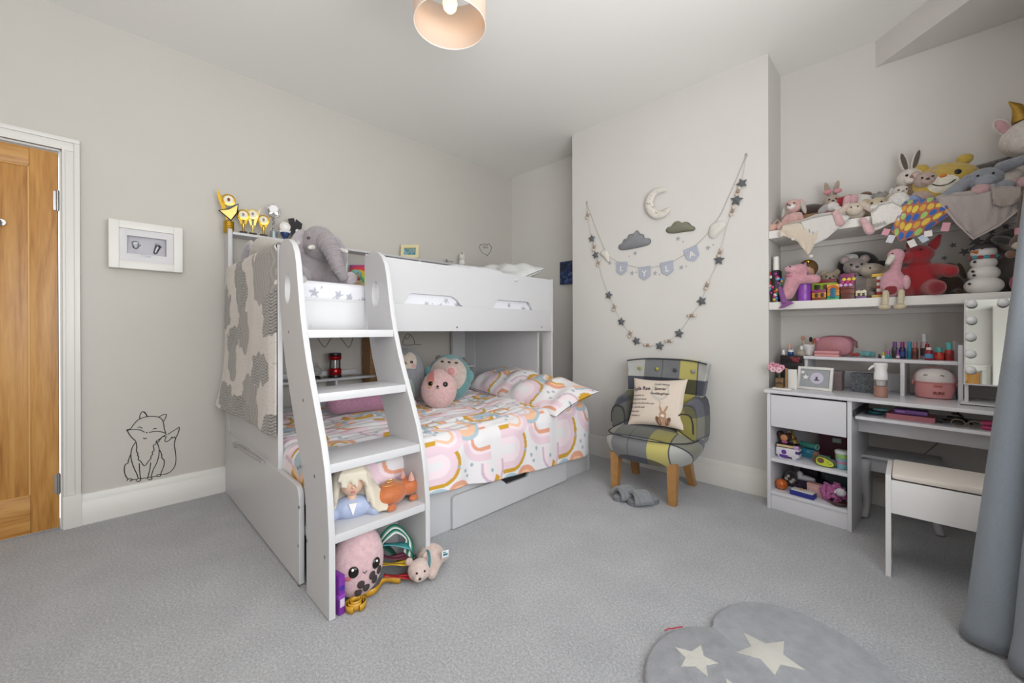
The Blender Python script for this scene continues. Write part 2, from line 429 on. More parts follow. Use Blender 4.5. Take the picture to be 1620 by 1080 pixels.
# upper bunk
obj('guard_rail', board([[(.592, 1.205), (.592, 1.215), (1.005, 1.215), (1.005, 1.465), (2.575, 1.465), (2.575, 1.212), (2.35, 1.212)] + [(2.335, 1.235), (2.32, 1.262), (2.29, 1.274), (1.98, 1.274), (1.955, 1.262), (1.94, 1.235), (1.925, 1.212), (1.665, 1.212), (1.645, 1.222), (1.62, 1.25), (1.59, 1.268), (1.56, 1.275), (1.285, 1.275), (1.262, 1.265), (1.245, 1.235), (1.225, 1.212), (1.10, 1.212), (1.006, 1.205)]], (BU - .009, 0, 0), (0, 1, 0), (0, 0, 1), .018), WHITE, bed, True)
bp('upper_side_rail', (BU - .018, B0 + .018, 1.05), (BU, B1 - .02, 1.212))
bp('slat_base', (BX0 + .1, B0 + .02, 1.055), (BU - .02, B1 - .022, 1.09))
for y, z, n in ((1.455, 1.075, 1), (2.41, 1.075, 1)):
    q = at(723 if y < 2 else 857, 517.5, 'x', BU + .001)
    obj('screw', MB().lathe([(.006, 0), (.006, .001)], (q.x, q.y, q.z), 10, Euler((0, math.pi / 2, 0)).to_matrix()), M('#77787c', .4, .6), bed, True)
# bookcase of the upper bunk, open to the wall behind
UB = 1.69
bp('shelf_board', (BX0, B0 + .018, UB - .016), (-3.08, 2.61, UB))
bp('shelf_board', (BX0, B0 + .018, 1.335), (-3.08, 2.61, 1.351))
for y in (1.325, 1.975, 2.594): bp('shelf_divider', (BX0, y - .008, 1.351), (-3.082, y + .008, UB - .016))
# shelf unit beside the lower bunk
bp('shelf_board', (BX0, B0 + .018, .684), (-3.05, 1.54, .702)); bp('shelf_board', (BX0, 2.41, .703), (-3.05, 2.585, .719))
bp('shelf_divider', (BX0, 1.225, .50), (-3.052, 1.241, .684)); bp('shelf_divider', (BX0, 1.03, .50), (-3.052, 1.046, .684))
bp('shelf_back', (BX0, 2.395, .42), (-3.16, 2.41, 1.05)); bp('shelf_upright', (BX0, 2.575, .42), (-3.05, 2.591, 1.05))
bp('shelf_side', (-3.215, 2.41, .42), (-3.2, 2.575, 1.05)); bp('shelf_ledge', (BX0, B0 + .02, .715), (-3.17, 1.44, .75))
bp('shelf_board', (BX0, B0 + .018, .48), (-3.05, 2.58, .50))
# lower bunk
bp('base_front', (BL - .02, .612, .0), (BL, B1 - .02, .255)); bp('lower_slat_base', (BX0 + .1, B0 + .02, .2), (BL - .02, B1 - .022, .24))
dr = obj('underbed_drawer', board([[(1.30, .006), (2.285, .006), (2.285, .176)] + [(1.935, .176), (1.905, .158), (1.88, .132), (1.70, .132), (1.672, .158), (1.645, .176)] + [(1.318, .176)] + arc(1.318, .158, .018, 90, 180, 4)], (BL + .010, 0, 0), (0, 1, 0), (0, 0, 1), .016), WHITE, bed, True)
obj('handle_shade_plate', MB().box((BL + .0005, 1.66, .12), (BL + .0018, 1.92, .176)), M('#232326', .7), dr, True)  # thin dark plate: shade of the hollow behind the handle cut-out, put in as colour
# ladder
LADP = [(-2.071, 1.405)] + arc(-2.02, 1.408, .05, 180, 95, 5) + [(-1.975, 1.462), (-1.93, 1.452), (-1.887, 1.425), (-1.858, 1.385), (-1.84, 1.335), (-1.82, 1.245), (-1.795, 1.13), (-1.765, 1.036), (-1.725, .935), (-1.69, .862), (-1.618, .723), (-1.572, .63), (-1.538, .54), (-1.515, .43), (-1.50, .30), (-1.50, .004), (-1.725, .004), (-1.728, .20), (-1.733, .35), (-1.748, .43), (-1.778, .492), (-1.84, .615), (-1.90, .735), (-1.986, .916), (-2.03, 1.05), (-2.055, 1.16), (-2.068, 1.28)]
for y in (.577, .987):
    xz_board('ladder_side', LADP, y, .02, [oval(-1.952, 1.24, .037, .068)])
for z, x1, d in ((1.058, -1.772, .20), (.805, -1.66, .21), (.553, -1.545, .22)):
    bp('ladder_tread', (x1 - d, .597, z - .034), (x1, .987, z))
bp('ladder_tread', (-1.735, .597, .270), (-1.505, .987, .302))
BOLT = M('#85868a', .35, .8)
for i, (px, py) in enumerate([(457, 525), (480, 633), (459, 628), (498, 753), (475, 738), (471.5, 740), (473, 802), (486, 855), (514, 881), (472, 863), (472, 925)]):
    yb = .5765 if px not in (472, 473, 475, 471.5) else .5685
    q = at(px, py, 'y', yb)
    obj('bolt', MB().lathe([(.007, 0), (.007, .0015)], q, 10, Euler((math.pi / 2, 0, 0)).to_matrix()), BOLT, bed, True)
q = at(492, 515, 'x', BU + .0005)
obj('bolt', MB().lathe([(.006, 0), (.006, .001)], q, 10, Euler((0, math.pi / 2, 0)).to_matrix()), BOLT, bed, True)

# mattresses, bedding
STARC = (lin('#dddde3')[:3], lin('#a9abb5')[:3])
def star_print(U, V, n, seed, rmin=.010, rmax=.022):
    """scattered grey five-pointed stars printed on a white sheet (colours of the cloth itself)"""
    r = np.random.RandomState(seed); c = np.tile(np.array(STARC[0]), (*U.shape, 1))
    for k in range(n):
        cu, cv = r.uniform(U.min(), U.max()), r.uniform(V.min(), V.max()); R = r.uniform(rmin, rmax) if k % 2 else rmin * .55; a0 = r.uniform(0, 6.28)
        du, dv = U - cu, V - cv; rr = np.hypot(du, dv); be = np.pi / 5; a = np.abs((np.arctan2(dv, du) + a0) % (2 * be) - be); q = R * .42
        lim = R * q * math.sin(be) / (R * np.sin(a) + q * np.sin(be - a))
        c[rr < lim] = STARC[1]
    return c
def puff_box(a, b, r, n, m, col=None, amp=.006, seed=1, top_only=False):
    """rounded mattress as one skin: ring cross-section in x-z swept along y"""
    (x0, y0, z0), (x1, y1, z1) = a, b
    sec = []
    for (cx, cz, s) in ((x1 - r, z0 + r, -90), (x1 - r, z1 - r, 0), (x0 + r, z1 - r, 90), (x0 + r, z0 + r, 180)):
        for i in range(6): sec.append((cx + r * math.cos(math.radians(s + i * 18)), cz + r * math.sin(math.radians(s + i * 18))))
    S = np.array(sec); d = np.r_[0, np.cumsum(np.hypot(*np.diff(np.vstack([S, S[:1]]), axis=0).T))]
    t = np.linspace(0, d[-1], n); xs = np.interp(t, d, np.r_[S[:, 0], S[0, 0]]); zs = np.interp(t, d, np.r_[S[:, 1], S[0, 1]])
    yy = np.linspace(0, 1, m); ins = np.sqrt(np.clip(1 - (np.abs(yy - .5) * 2) ** 30, 0, 1))
    T, Y = np.meshgrid(t, yy, indexing='ij'); cx, cz = (x0 + x1) / 2, (z0 + z1) / 2
    P = np.zeros((n, m, 3)); k = amp * wob(T, Y, seed, 9)
    nx = (xs - cx) / abs(x1 - x0) * 2; nz = (zs - cz) / abs(z1 - z0) * 2
    P[..., 0] = cx + (xs - cx)[:, None] * ins + k * nx[:, None] * .6; P[..., 2] = cz + (zs - cz)[:, None] * ins + k * nz[:, None]; P[..., 1] = y0 + (y1 - y0) * Y
    return P, T, Y * (y1 - y0)
P, T, Y = puff_box((-3.06, .60, 1.095), (BU - .022, 2.57, 1.305), .035, 330, 420)
ms = obj('mattress', grid(P, True, star_print(T, Y, 520, 4, .014, .030)), attr_mat('starsheet', .85, (60, .15)))
tag(ms, 'white mattress in a grey star sheet on the upper bunk', 'mattress')
P, T, Y = puff_box((-3.02, .60, .245), (BL - .03, 2.57, .455), .035, 120, 30)
c = np.where((((P[..., 2] - .25) * 100) % 5.2 < 2.2)[..., None], np.array(lin('#7d8799')[:3]), np.array(lin('#dfe2e8')[:3]))
m2 = obj('mattress', grid(P, True, c), attr_mat('stripesheet', .85, (60, .15)))
tag(m2, 'blue and white striped mattress under the rainbow duvet of the lower bunk', 'mattress')

# rainbow print: repeating motifs (ring centre y, t; opening direction; ring colours from outside in)
RB = {k: np.array(lin(v)[:3]) for k, v in dict(w='#e6e3e5', m='#c99a1e', p='#e6ccd6', q='#efdde3', o='#efbf9e', b='#a9bfca', l='#cdb6c6', r='#e0a084', d='#9fb0bb').items()}
MOT = [(.10, .18, 180, .135, 'mppqq', 1), (.38, .085, 0, .125, 'ppqrw', 1), (.31, -.03, 250, .11, 'boow', 1), (.46, .27, 270, .085, 'lqqw', 1),
       (.22, .38, 60, .085, 'rromw', 0), (.02, -.12, 300, .10, 'mmoow', 1), (.60, -.10, 120, .10, 'bbbdw', 0), (.17, .02, 200, .10, 'ppqow', 0)]
def rainbow_print(U, V, pu=.515, pv=.52, u0=0, v0=0):
    c = np.tile(RB['w'], (*U.shape, 1)); row = np.floor((V - v0) / pv)
    u = (U - u0 + row * pu * .0) % pu; v = (V - v0) % pv
    for (cu, cv, ang, R, rings, dots) in MOT:
        for su in (-pu, 0, pu):
            for sv in (-pv, 0, pv):
                du, dv = u - cu - su, v - cv - sv
                a = math.radians(ang); x = du * math.cos(a) + dv * math.sin(a); y = -du * math.sin(a) + dv * math.cos(a)   # x points to the opening
                rr = np.where(x < 0, np.hypot(x, y), np.abs(y)); ok = (x < R * .55) & (rr < R); wd = R / (len(rings) + 1.3)
                for i, k in enumerate(rings): c[ok & (rr <= R - i * wd) & (rr > R - (i + 1) * wd)] = RB[k]
    r = np.random.RandomState(8)
    for k in range(9):
        cu, cv = r.uniform(0, pu), r.uniform(0, pv); c[np.hypot(u - cu, v - cv) < .0105] = RB['d']
    return c
def duvet():
    n, m = 420, 380
    U = np.linspace(.40, 2.50, n); s = np.linspace(0, 1.72, m)
    U, S = np.meshgrid(U, s, indexing='ij')
    top = 1.36; R = .085                                   # flat top, rounded edge, drop
    x = np.where(S < top, -3.14 + S, np.where(S < top + R * 1.571, -1.775 + R * np.sin((S - top) / R), -1.775 + R))
    z0 = .512 + .02 * np.exp(-((U - 2.2) / .3) ** 2)
    z = np.where(S < top, z0, np.where(S < top + R * 1.571, z0 - R + R * np.cos((S - top) / R), z0 - R - (S - top - R * 1.571)))
    k = np.clip((S - top) / .1, 0, 1)
    hem = np.interp(U, [.6, 1.15, 1.6, 2.1, 2.5], [.262, .256, .205, .165, .150])     # hem height, longer to the far end
    full = z0 - R - (1.72 - top - R * 1.571)
    fz = np.clip((z0 - R - z) / (z0 - R - full), 0, 1); z = np.where(S > top + R * 1.571, z0 - R - fz * (z0 - R - hem), z)
    wr = wob(U * 1.0, S * 2.6, 3, 6) * .014 + wob(U * 2.2, S * 6, 5, 9) * .007
    z = z + wr * (1 - k); x = x + k * (wob(U * 3.0, S * .8, 6, 7) * .012 + .014 * fz * (1 + np.sin(U * 17)))
    # gathered corner beside the ladder foot
    e = np.clip(.655 - U, 0, 1); R2 = .05                   # near end: rolls over the edge of the mattress and hangs
    yy = np.where(e <= 0, U, np.where(e < R2 * 1.571, .655 - R2 * np.sin(e / R2), .655 - R2)) - np.clip(e - .08, 0, 1) * .03 * np.sin(S * 14)
    dz = np.where(e <= 0, 0, np.where(e < R2 * 1.571, R2 - R2 * np.cos(e / R2), R2 + e - R2 * 1.571))
    z = np.where(e > 0, np.maximum(z - dz, np.where(k > 0, z - dz * .35, .33)), z)
    P = np.stack([x, yy, z], -1)
    u0 = 1.08
    return P, rainbow_print(U, S, u0=u0, v0=top + .02)
P, c = duvet()
dv = obj('duvet', grid(P, False, c), attr_mat('duvet', .88, (34, .12))); solid(dv, .02)
tag(dv, 'white duvet printed with pastel rainbows on the lower bunk', 'duvet')

def pillow(name, label, c, sx, sy, sz, R, colfn, mat, n=120, wr=.012, seed=2, ex=2.6, cat='pillow'):
    g = np.linspace(-1, 1, n); A, B = np.meshgrid(g, g, indexing='ij')
    h = np.clip(1 - np.abs(A) ** ex, 0, 1) ** .55 * np.clip(1 - np.abs(B) ** ex, 0, 1) ** .55
    pinch = 1 - .07 * (np.abs(A) ** 2 * (1 - np.abs(B) ** 2) + np.abs(B) ** 2 * (1 - np.abs(A) ** 2)) * 0 
    X = A * sx * (1 - .05 * (1 - B ** 2) * np.abs(A) ** 3); Yv = B * sy * (1 - .05 * (1 - A ** 2) * np.abs(B) ** 3)
    w = wob(X * 1.0, Yv * 1.0, seed, 22) * wr * h ** .5
    top = np.stack([X, Yv, h * sz + w + .002], -1); bot = np.stack([X, Yv, -h * sz * .8 - .002], -1)[:, ::-1]
    P = np.concatenate([top, bot], 1)
    col = colfn(X, Yv) if colfn else None
    if col is not None: col = np.concatenate([col, col[:, ::-1]], 1)
    me = grid(P, False, col); bm = bmesh.new(); bm.from_mesh(me); bmesh.ops.remove_doubles(bm, verts=bm.verts, dist=.0001); bm.to_mesh(me); bm.free()
    o = obj(name, me, mat); o.location = c; o.rotation_euler = R
    return tag(o, label, cat) if cat else o
pillow('pillow', 'plump rainbow print pillow at the far end of the lower bunk', (-2.19, 2.345, .600), .60, .215, .10, (.30, .07, -.14), lambda a, b: rainbow_print(a, b, .515, .52, .12, .2), attr_mat('pillowprint', .88, (34, .2)), wr=.022, seed=9)
pillow('pillow', 'pale grey pillow lying on the far end of the upper bunk', (-2.42, 2.30, 1.50), .33, .20, .085, (.35, .05, .1), None, M('#cfd1d0', .85, bump=(40, .25)), wr=.02, seed=5)
pillow('folded_bedding', 'crumpled white star print bedding beside the grey pillow on the upper bunk', (-2.42, 1.93, 1.455), .26, .26, .075, (0, 0, .2), lambda a, b: star_print(a, b, 24, 3), attr_mat('starsheet', .85, (60, .15)), wr=.03, seed=6, cat='bedding')

# patchwork blanket hung over the near end of the upper bunk
def blanket():
    n, m = 130, 330
    g = np.linspace(0, 1, n); s = np.linspace(-.16, .88, m); A, S = np.meshgrid(g, s, indexing='ij')
    xr = -2.088; xl = np.interp(S, [-.2, 0, .15, .5, .8, .95], [-3.10, -3.10, -3.105, -3.12, -3.16, -3.175])
    X = xl + (xr + .003 - xl) * A
    R = .022; top = 1.462
    hem = 1 + .015 * A
    yf = B0 - .012
    Y = np.where(S < -.0, np.minimum(yf + .034 + 0 * S, yf + .034), yf - .000)
    Y = np.where(np.abs(S) < .03, yf + .017 - .017 * np.sin(np.clip(S / .03, -1, 1) * np.pi / 2), Y)
    Z = top - np.abs(S) * hem
    Z = np.where(np.abs(S) < .03, top - .03 + .012 + .018 * np.cos(S / .03 * np.pi / 2), Z)
    Y = Y - np.where(S > .03, (.006 + .006 * wob(X * 2, S, 3, 6) + .05 * np.clip((S - .5) / .4, 0, 1) ** 2 * (1 - A) + .012 * np.sin(A * 8) * np.clip(S, 0, 1)), 0)
    Y = Y + .014 * np.clip((A - .95) / .05, 0, 1) * (S > .03)
    base = np.array(lin('#cfc9c2')[:3]); c = np.tile(base, (n, m, 1))
    spk = np.random.RandomState(1).rand(n, m) > .985; c[spk] = np.array(lin('#a39d97')[:3])
    def blob(pts, kind):
        m_ = np.zeros((n, m), bool)
        for (u, v, ru, rv) in pts: m_ |= (((A - u) / ru) ** 2 + ((S / .88 - v) / rv) ** 2) < 1 + .35 * np.sin(A * 60 + v * 9) * np.sin(S * 40)
        a, b = (lin('#9b958f')[:3], lin('#88827d')[:3]) if kind == 0 else (lin('#5d5b59')[:3], lin('#a29c95')[:3])
        st = (np.sin(S * 420 + 3 * np.sin(A * 70)) > 0) if kind == 1 else (np.sin(A * 150 + 2 * np.sin(S * 60)) > .4)
        c[m_] = np.where(st[..., None], np.array(a), np.array(b))[m_]
    blob([(.34, .08, .09, .13), (.40, .2, .12, .14), (.42, .30, .05, .08)], 1)
    blob([(.85, .10, .20, .18), (.9, .26, .14, .08), (.76, .2, .10, .1)], 0)
    blob([(1.0, .36, .16, .11), (.9, .44, .05, .06)], 1)
    blob([(.04, .30, .15, .15), (.08, .38, .1, .06)], 1)
    blob([(.46, .46, .09, .14), (.46, .38, .04, .06)], 0)
    blob([(.26, .50, .13, .07), (.22, .55, .10, .06), (.36, .47, .06, .05)], 1)
    blob([(.24, .66, .09, .10), (.28, .74, .06, .06)], 0)
    blob([(.80, .64, .15, .06), (.86, .69, .1, .06), (.72, .70, .09, .08)], 1)
    blob([(.62, .86, .13, .13), (.56, .78, .10, .06), (.66, .95, .12, .1)], 0)
    blob([(.18, .90, .14, .08), (.26, .98, .1, .06), (.12, .86, .08, .05)], 1)
    blob([(.48, .98, .18, .09), (.42, .92, .12, .05)], 1)
    blob([(1., .97, .14, .08)], 1)
    return np.stack([X, Y, Z], -1), c
P, c = blanket()
bl = obj('blanket', grid(P, False, c), attr_mat('blanket', .95, (90, .5), .3)); solid(bl, .007, 0)
tag(bl, 'grey and cream patchwork knit blanket hanging over the bunk end', 'blanket')
# loose strap showing under the blanket hem
st = obj('strap', MB().tube([at(x, y, 'y', B0 - .022) for x, y in ((369, 700), (371, 706), (378, 706), (385, 711), (396, 719), (408, 726), (415, 731))], .007, 8), cloth('#a9a4a6'))
tag(st, 'grey fabric strap dangling below the patchwork blanket', 'strap')
# ------------------------------------------------------------------ armchair
def tartan():
    m = bpy.data.materials.new('tartan_wool'); m.use_nodes = True; nt = m.node_tree; b = nt.nodes['Principled BSDF']
    at_ = nt.nodes.new('ShaderNodeAttribute'); at_.attribute_name = 'UVP'
    sp = nt.nodes.new('ShaderNodeSeparateXYZ'); nt.links.new(at_.outputs['Vector'], sp.inputs[0])
    def ramp(src, per, off, cols):
        md = nt.nodes.new('ShaderNodeMath'); md.operation = 'MULTIPLY_ADD'; md.inputs[1].default_value = 1 / per; md.inputs[2].default_value = off
        fr = nt.nodes.new('ShaderNodeMath'); fr.operation = 'FRACT'
        nt.links.new(src, md.inputs[0]); nt.links.new(md.outputs[0], fr.inputs[0])
        r = nt.nodes.new('ShaderNodeValToRGB'); r.color_ramp.interpolation = 'CONSTANT'; e = r.color_ramp.elements
        for i, (p, c) in enumerate(cols):
            k = e[i] if i < 2 else e.new(p)
            k.position = p; k.color = lin(c)
        nt.links.new(fr.outputs[0], r.inputs[0]); return r.outputs[0]
    A = ramp(sp.outputs[0], .50, .12, [(0, '#7b7e88'), (.24, '#c4bc76'), (.48, '#5a5b62'), (.495, '#b6b8bd'), (.74, '#7b7e88'), (.985, '#5a5b62')])
    B = ramp(sp.outputs[1], 1., 0., [(0, '#777984'), (.18, '#f4f2e4'), (.31, '#60626a'), (.322, '#b4b29a'), (.45, '#777984'), (.60, '#f0ecd0'), (.75, '#686a78'), (.845, '#f2f0e4')])
    mx = nt.nodes.new('ShaderNodeMix'); mx.data_type = 'RGBA'; mx.blend_type = 'MULTIPLY'; mx.inputs[0].default_value = 1
    nt.links.new(A, mx.inputs[6]); nt.links.new(B, mx.inputs[7]); nt.links.new(mx.outputs[2], b.inputs['Base Color'])
    b.inputs['Roughness'].default_value = .95; b.inputs['Sheen Weight'].default_value = .25
    tc = nt.nodes.new('ShaderNodeTexCoord'); n = nt.nodes.new('ShaderNodeTexNoise'); n.inputs['Scale'].default_value = 500
    bp_ = nt.nodes.new('ShaderNodeBump'); bp_.inputs['Strength'].default_value = .35; bp_.inputs['Distance'].default_value = .004
    nt.links.new(tc.outputs['Object'], n.inputs['Vector']); nt.links.new(n.outputs['Fac'], bp_.inputs['Height']); nt.links.new(bp_.outputs['Normal'], b.inputs['Normal'])
    return m
TART = tartan()
def uvp(me, fn):
    a = me.attributes.new('UVP', 'FLOAT_VECTOR', 'POINT'); v = np.zeros((len(me.vertices), 3), np.float32)
    me.vertices.foreach_get('co', v.ravel()) if False else None
    for i, q in enumerate(me.vertices): v[i] = fn(q.co)
    a.data.foreach_set('vector', v.ravel()); return me
ch = thing('armchair', 'small tub armchair in yellow and grey tartan wool with wooden legs', 'armchair', (-1.220, 2.60, 0), .055)
# seat: a domed drum with a bulging front
def seat_mesh():
    n, m = 56, 22; P = np.zeros((n, m, 3))
    for i in range(n):
        a = 2 * math.pi * i / n
        ca, sa = math.cos(a), math.sin(a)
        rx, ry = .295, (.29 if sa < 0 else .24)
        e = 2 / 2.7
        ex, ey = abs(ca) ** e * (1 if ca > 0 else -1), abs(sa) ** e * (1 if sa > 0 else -1)
        for j in range(m):
            t = j / (m - 1)            # bottom centre rim .. bulge .. top centre
            if t < .45: k = t / .45; rr = .84 + .16 * math.sin(k * math.pi / 2); z = .225 + .10 * k
            else: k = (t - .45) / .55; rr = math.cos(k * math.pi / 2) ** .62; z = .325 + .098 * math.sin(k * math.pi / 2)
            P[i, j] = (rx * ex * rr, ry * ey * rr, z)
    me = grid(P, True); bm = bmesh.new(); bm.from_mesh(me); bmesh.ops.remove_doubles(bm, verts=bm.verts, dist=.001)
    bmesh.ops.holes_fill(bm, edges=bm.edges, sides=80); bm.to_mesh(me); bm.free()
    for p in me.polygons: p.use_smooth = True
    return uvp(me, lambda c: (c.x, c.z * 1.0 + (c.y + .29) * .75 - .1, 0))
obj('seat', seat_mesh(), TART, ch)
obj('piping', MB().tube([(.278 * (abs(math.cos(a)) ** .74) * math.copysign(1, math.cos(a)), (-.285 if math.sin(a) < 0 else .236) * abs(math.sin(a)) ** .74, .365 + .018 * abs(math.sin(a))) for a in [math.pi + math.pi * k / 30 for k in range(31)]], .004, 6), M('#33343a', .9), ch)
# back: curved winged slab
def back_mesh():
    n, m = 40, 30; t = .075
    def pt(u, v, d):
        z = .36 + .49 * v; w = .245 + .045 * v ** 2
        x = w * u; y = .125 + .085 * v - .055 * abs(u) ** 3 + .02
        x += 0
        crown = -.02 * abs(u) ** 3 * v
        tuft = -.012 * math.exp(-((v - .86) / .05) ** 2) * max(0, math.cos(u * math.pi * 2)) if d == 0 else 0
        return (x, y + d * t - tuft - (0 if d else .012 * (1 - u * u) * math.sin(math.pi * v)), z + crown)
    P = np.zeros((n, m * 2, 3))
    for i in range(n):
        u = -1 + 2 * i / (n - 1)
        for j in range(m): P[i, j] = pt(u, j / (m - 1), 0); P[i, 2 * m - 1 - j] = pt(u, j / (m - 1), 1)
    me = grid(P.transpose(1, 0, 2), True); bm = bmesh.new(); bm.from_mesh(me)
    bmesh.ops.holes_fill(bm, edges=bm.edges, sides=200)
    bmesh.ops.recalc_face_normals(bm, faces=bm.faces[:])
    bm.to_mesh(me); bm.free()
    return uvp(me, lambda c: (c.x - .03, c.z + .13, 0))
bk = obj('backrest', back_mesh(), TART, ch)
bv = bk.modifiers.new('b', 'BEVEL'); bv.width = .025; bv.segments = 4; bv.angle_limit = math.radians(50)
obj('back_piping', MB().tube([(.278 * u, .225 - .055 * abs(u) ** 3 - .005, .848 - .02 * abs(u) ** 3) for u in [k / 12 - 1 for k in range(25)]], .0045, 6), M('#33343a', .9), ch)
for i, u in enumerate((-.66, -.22, .22, .66)):
    obj('button', MB().ell((.285 * u, .212 - .055 * abs(u) ** 3 - .012, .775), (.013, .009, .013)), M(('#a09c55', '#a8a355', '#4a4c53', '#8d8f93')[i], .9), ch)
for i, u in enumerate((-.45, .45)):
    obj('button', MB().ell((.27 * u, .170, .56), (.012, .009, .012)), M('#a8a355', .9), ch)
def arm(s):
    m = MB(); pts = []
    # inside-out slab: rounded top, sloping down towards the front
    n, k = 14, 16; P = np.zeros((k, n, 3))
    for j in range(n):
        v = j / (n - 1); y = -.09 + .29 * v; top = .585 + .045 * v ** 1.5 - .05 * max(0, .22 - v) / .22; w = .052 + .006 * v
        for i in range(k):
            a = 2 * math.pi * i / k; r = 1
            cx = s * (.222 + .016 * v)
            x = cx + w * (abs(math.cos(a)) ** .7) * math.copysign(1, math.cos(a))
            h0 = .30; zc = (top + h0) / 2; hz = (top - h0) / 2
            z = zc + hz * (abs(math.sin(a)) ** .6) * math.copysign(1, math.sin(a))
            P[i, j] = (x, y, z)
    me = grid(P, True); bm = bmesh.new(); bm.from_mesh(me); bmesh.ops.holes_fill(bm, edges=bm.edges, sides=40)
    bmesh.ops.recalc_face_normals(bm, faces=bm.faces[:]); bm.to_mesh(me); bm.free()
    o = obj('arm', uvp(me, lambda c: (c.y * 1.0 + .12 + .1 * s, c.z + c.x * s * .6 - .22, 0)), TART, ch)
    b = o.modifiers.new('b', 'BEVEL'); b.width = .02; b.segments = 4; b.angle_limit = math.radians(50)
    obj('arm_piping', MB().tube([(s * .222 + .051 * abs(math.cos(math.pi * q / 20)) ** .7 * math.copysign(1, math.cos(math.pi * q / 20)), -.090, .4175 + .1175 * math.sin(math.pi * q / 20) ** .6) for q in range(21)], .004, 6), M('#33343a', .9), ch)
arm(-1); arm(1)
OAKL = M('#a97c48', .4, vary=.12, vscale=20)
def cleg(x0, y0, x1, y1, r0=.029, r1=.021, bend=0):
    k = 9; m = MB(); prev = None
    rings = []
    for i in range(k):
        t = i / (k - 1); x = x0 + (x1 - x0) * t; y = y0 + (y1 - y0) * t + bend * t * t; r = r0 + (r1 - r0) * t; z = .25 * (1 - t)
        rings.append([m.bm.verts.new((x + a * r, y + b * r, z)) for a, b in ((-1, -1), (1, -1), (1, 1), (-1, 1))])
    for A, B in zip(rings, rings[1:]):
        for i in range(4): m.bm.faces.new((A[i], A[(i + 1) % 4], B[(i + 1) % 4], B[i]))
    m.bm.faces.new(rings[0]); m.bm.faces.new(rings[-1][::-1]); bmesh.ops.recalc_face_normals(m.bm, faces=m.bm.faces[:])
    obj('leg', m, OAKL, ch)
cleg(-.185, -.19, -.187, -.198); cleg(.187, -.19, .19, -.20); cleg(-.19, .10, -.215, .13, bend=.05); cleg(.16, .12, .175, .16, bend=.05)

# scatter cushion with printed verse and rabbit
cu = thing('cushion', 'square cream cushion printed with a rabbit, balloon and verse on the armchair', 'cushion', (-1.188, 2.565, .578), 0, rot=(math.radians(66), math.radians(-3), .06))
def cush():
    n = 40; g = np.linspace(-1, 1, n); A, B = np.meshgrid(g, g, indexing='ij')
    h = (np.clip(1 - np.abs(A) ** 2.4, 0, 1) * np.clip(1 - np.abs(B) ** 2.4, 0, 1)) ** .5
    X = A * .182 * (1 - .09 * (1 - B ** 2)); Y = B * .165 * (1 - .09 * (1 - A ** 2))
    top = np.stack([X, Y, h * .055 + .001], -1); bot = np.stack([X, Y, -h * .05 - .001], -1)[:, ::-1]
    return grid(np.concatenate([top, bot], 1))
obj('cover', cush(), M('#d6c8ba', .9, bump=(500, .2)), cu)
def on_cushion(me):
    for v in me.vertices:
        A, B = v.co.x / .176, v.co.y / .158
        h = (max(0, 1 - abs(A) ** 2.4) * max(0, 1 - abs(B) ** 2.4)) ** .5
        v.co.z += h * .055 + .0030
    return me
INK = M('#4a4340', .9)
def ct(n, s, size, x, y, mat=INK, al='LEFT', sh=.3, bold=0): obj(n, on_cushion(words(s, size, (x, y, 0), (1, 0, 0), (0, 1, 0), .0003, sh, bold, al)), mat, cu)
ct('name_print', 'Lyla Rae', .036, -.155, .078, M('#3a3344', .9), sh=0, bold=.0006)
ct('print', 'To our darling', .017, .035, .110, al='CENTER')
ct('print', 'Special', .028, .028, .078, al='CENTER', bold=.0004)
ct('print', 'Goddaughter', .023, .030, .045, al='CENTER', bold=.0003)
for i, s in enumerate(('I promise to', 'hold your hand,', 'always be there for you', 'to cherish and', 'love you', 'Forever x')): ct('verse_line', s, .0165, -.155, .030 - .027 * i)
def cd(n, mb, hx): 
    me = mb.mesh(n); obj(n, on_cushion(me), M(hx, .9), cu)
def disc2(m, x, y, rx, ry, z=0, seg=24, rot=0):
    m.bm.faces.new([m.bm.verts.new((x + rx * math.cos(a) * math.cos(rot) - ry * math.sin(a) * math.sin(rot), y + rx * math.cos(a) * math.sin(rot) + ry * math.sin(a) * math.cos(rot), z)) for a in [2 * math.pi * i / seg for i in range(seg)]]); return m
cd('balloon_print', disc2(MB(), .03, .062, .058, .062, -.0008, 28), '#bdbcb0')
cd('string_print', MB().tube([(.035, 0, 0), (.045, -.02, 0), (.04, -.04, 0)], .0008, 4), '#5a4a40')
rb_ = MB()
for a in ((.062, -.088, .022, .020, 0), (.062, -.122, .027, .030, 0), (.048, -.058, .007, .022, .35), (.080, -.055, .007, .026, -.4)): disc2(rb_, *a[:4], 0, 20, a[4])
cd('rabbit_print', rb_, '#b08f74')
rf = disc2(disc2(MB(), .035, -.128, .013, .028, .0004, 18, .5), .094, -.128, .013, .028, .0004, 18, -.5)
cd('rabbit_feet_print', rf, '#7d5743')
cd('muzzle_print', disc2(MB(), .062, -.096, .012, .009, .0006, 14), '#e6d8c8')

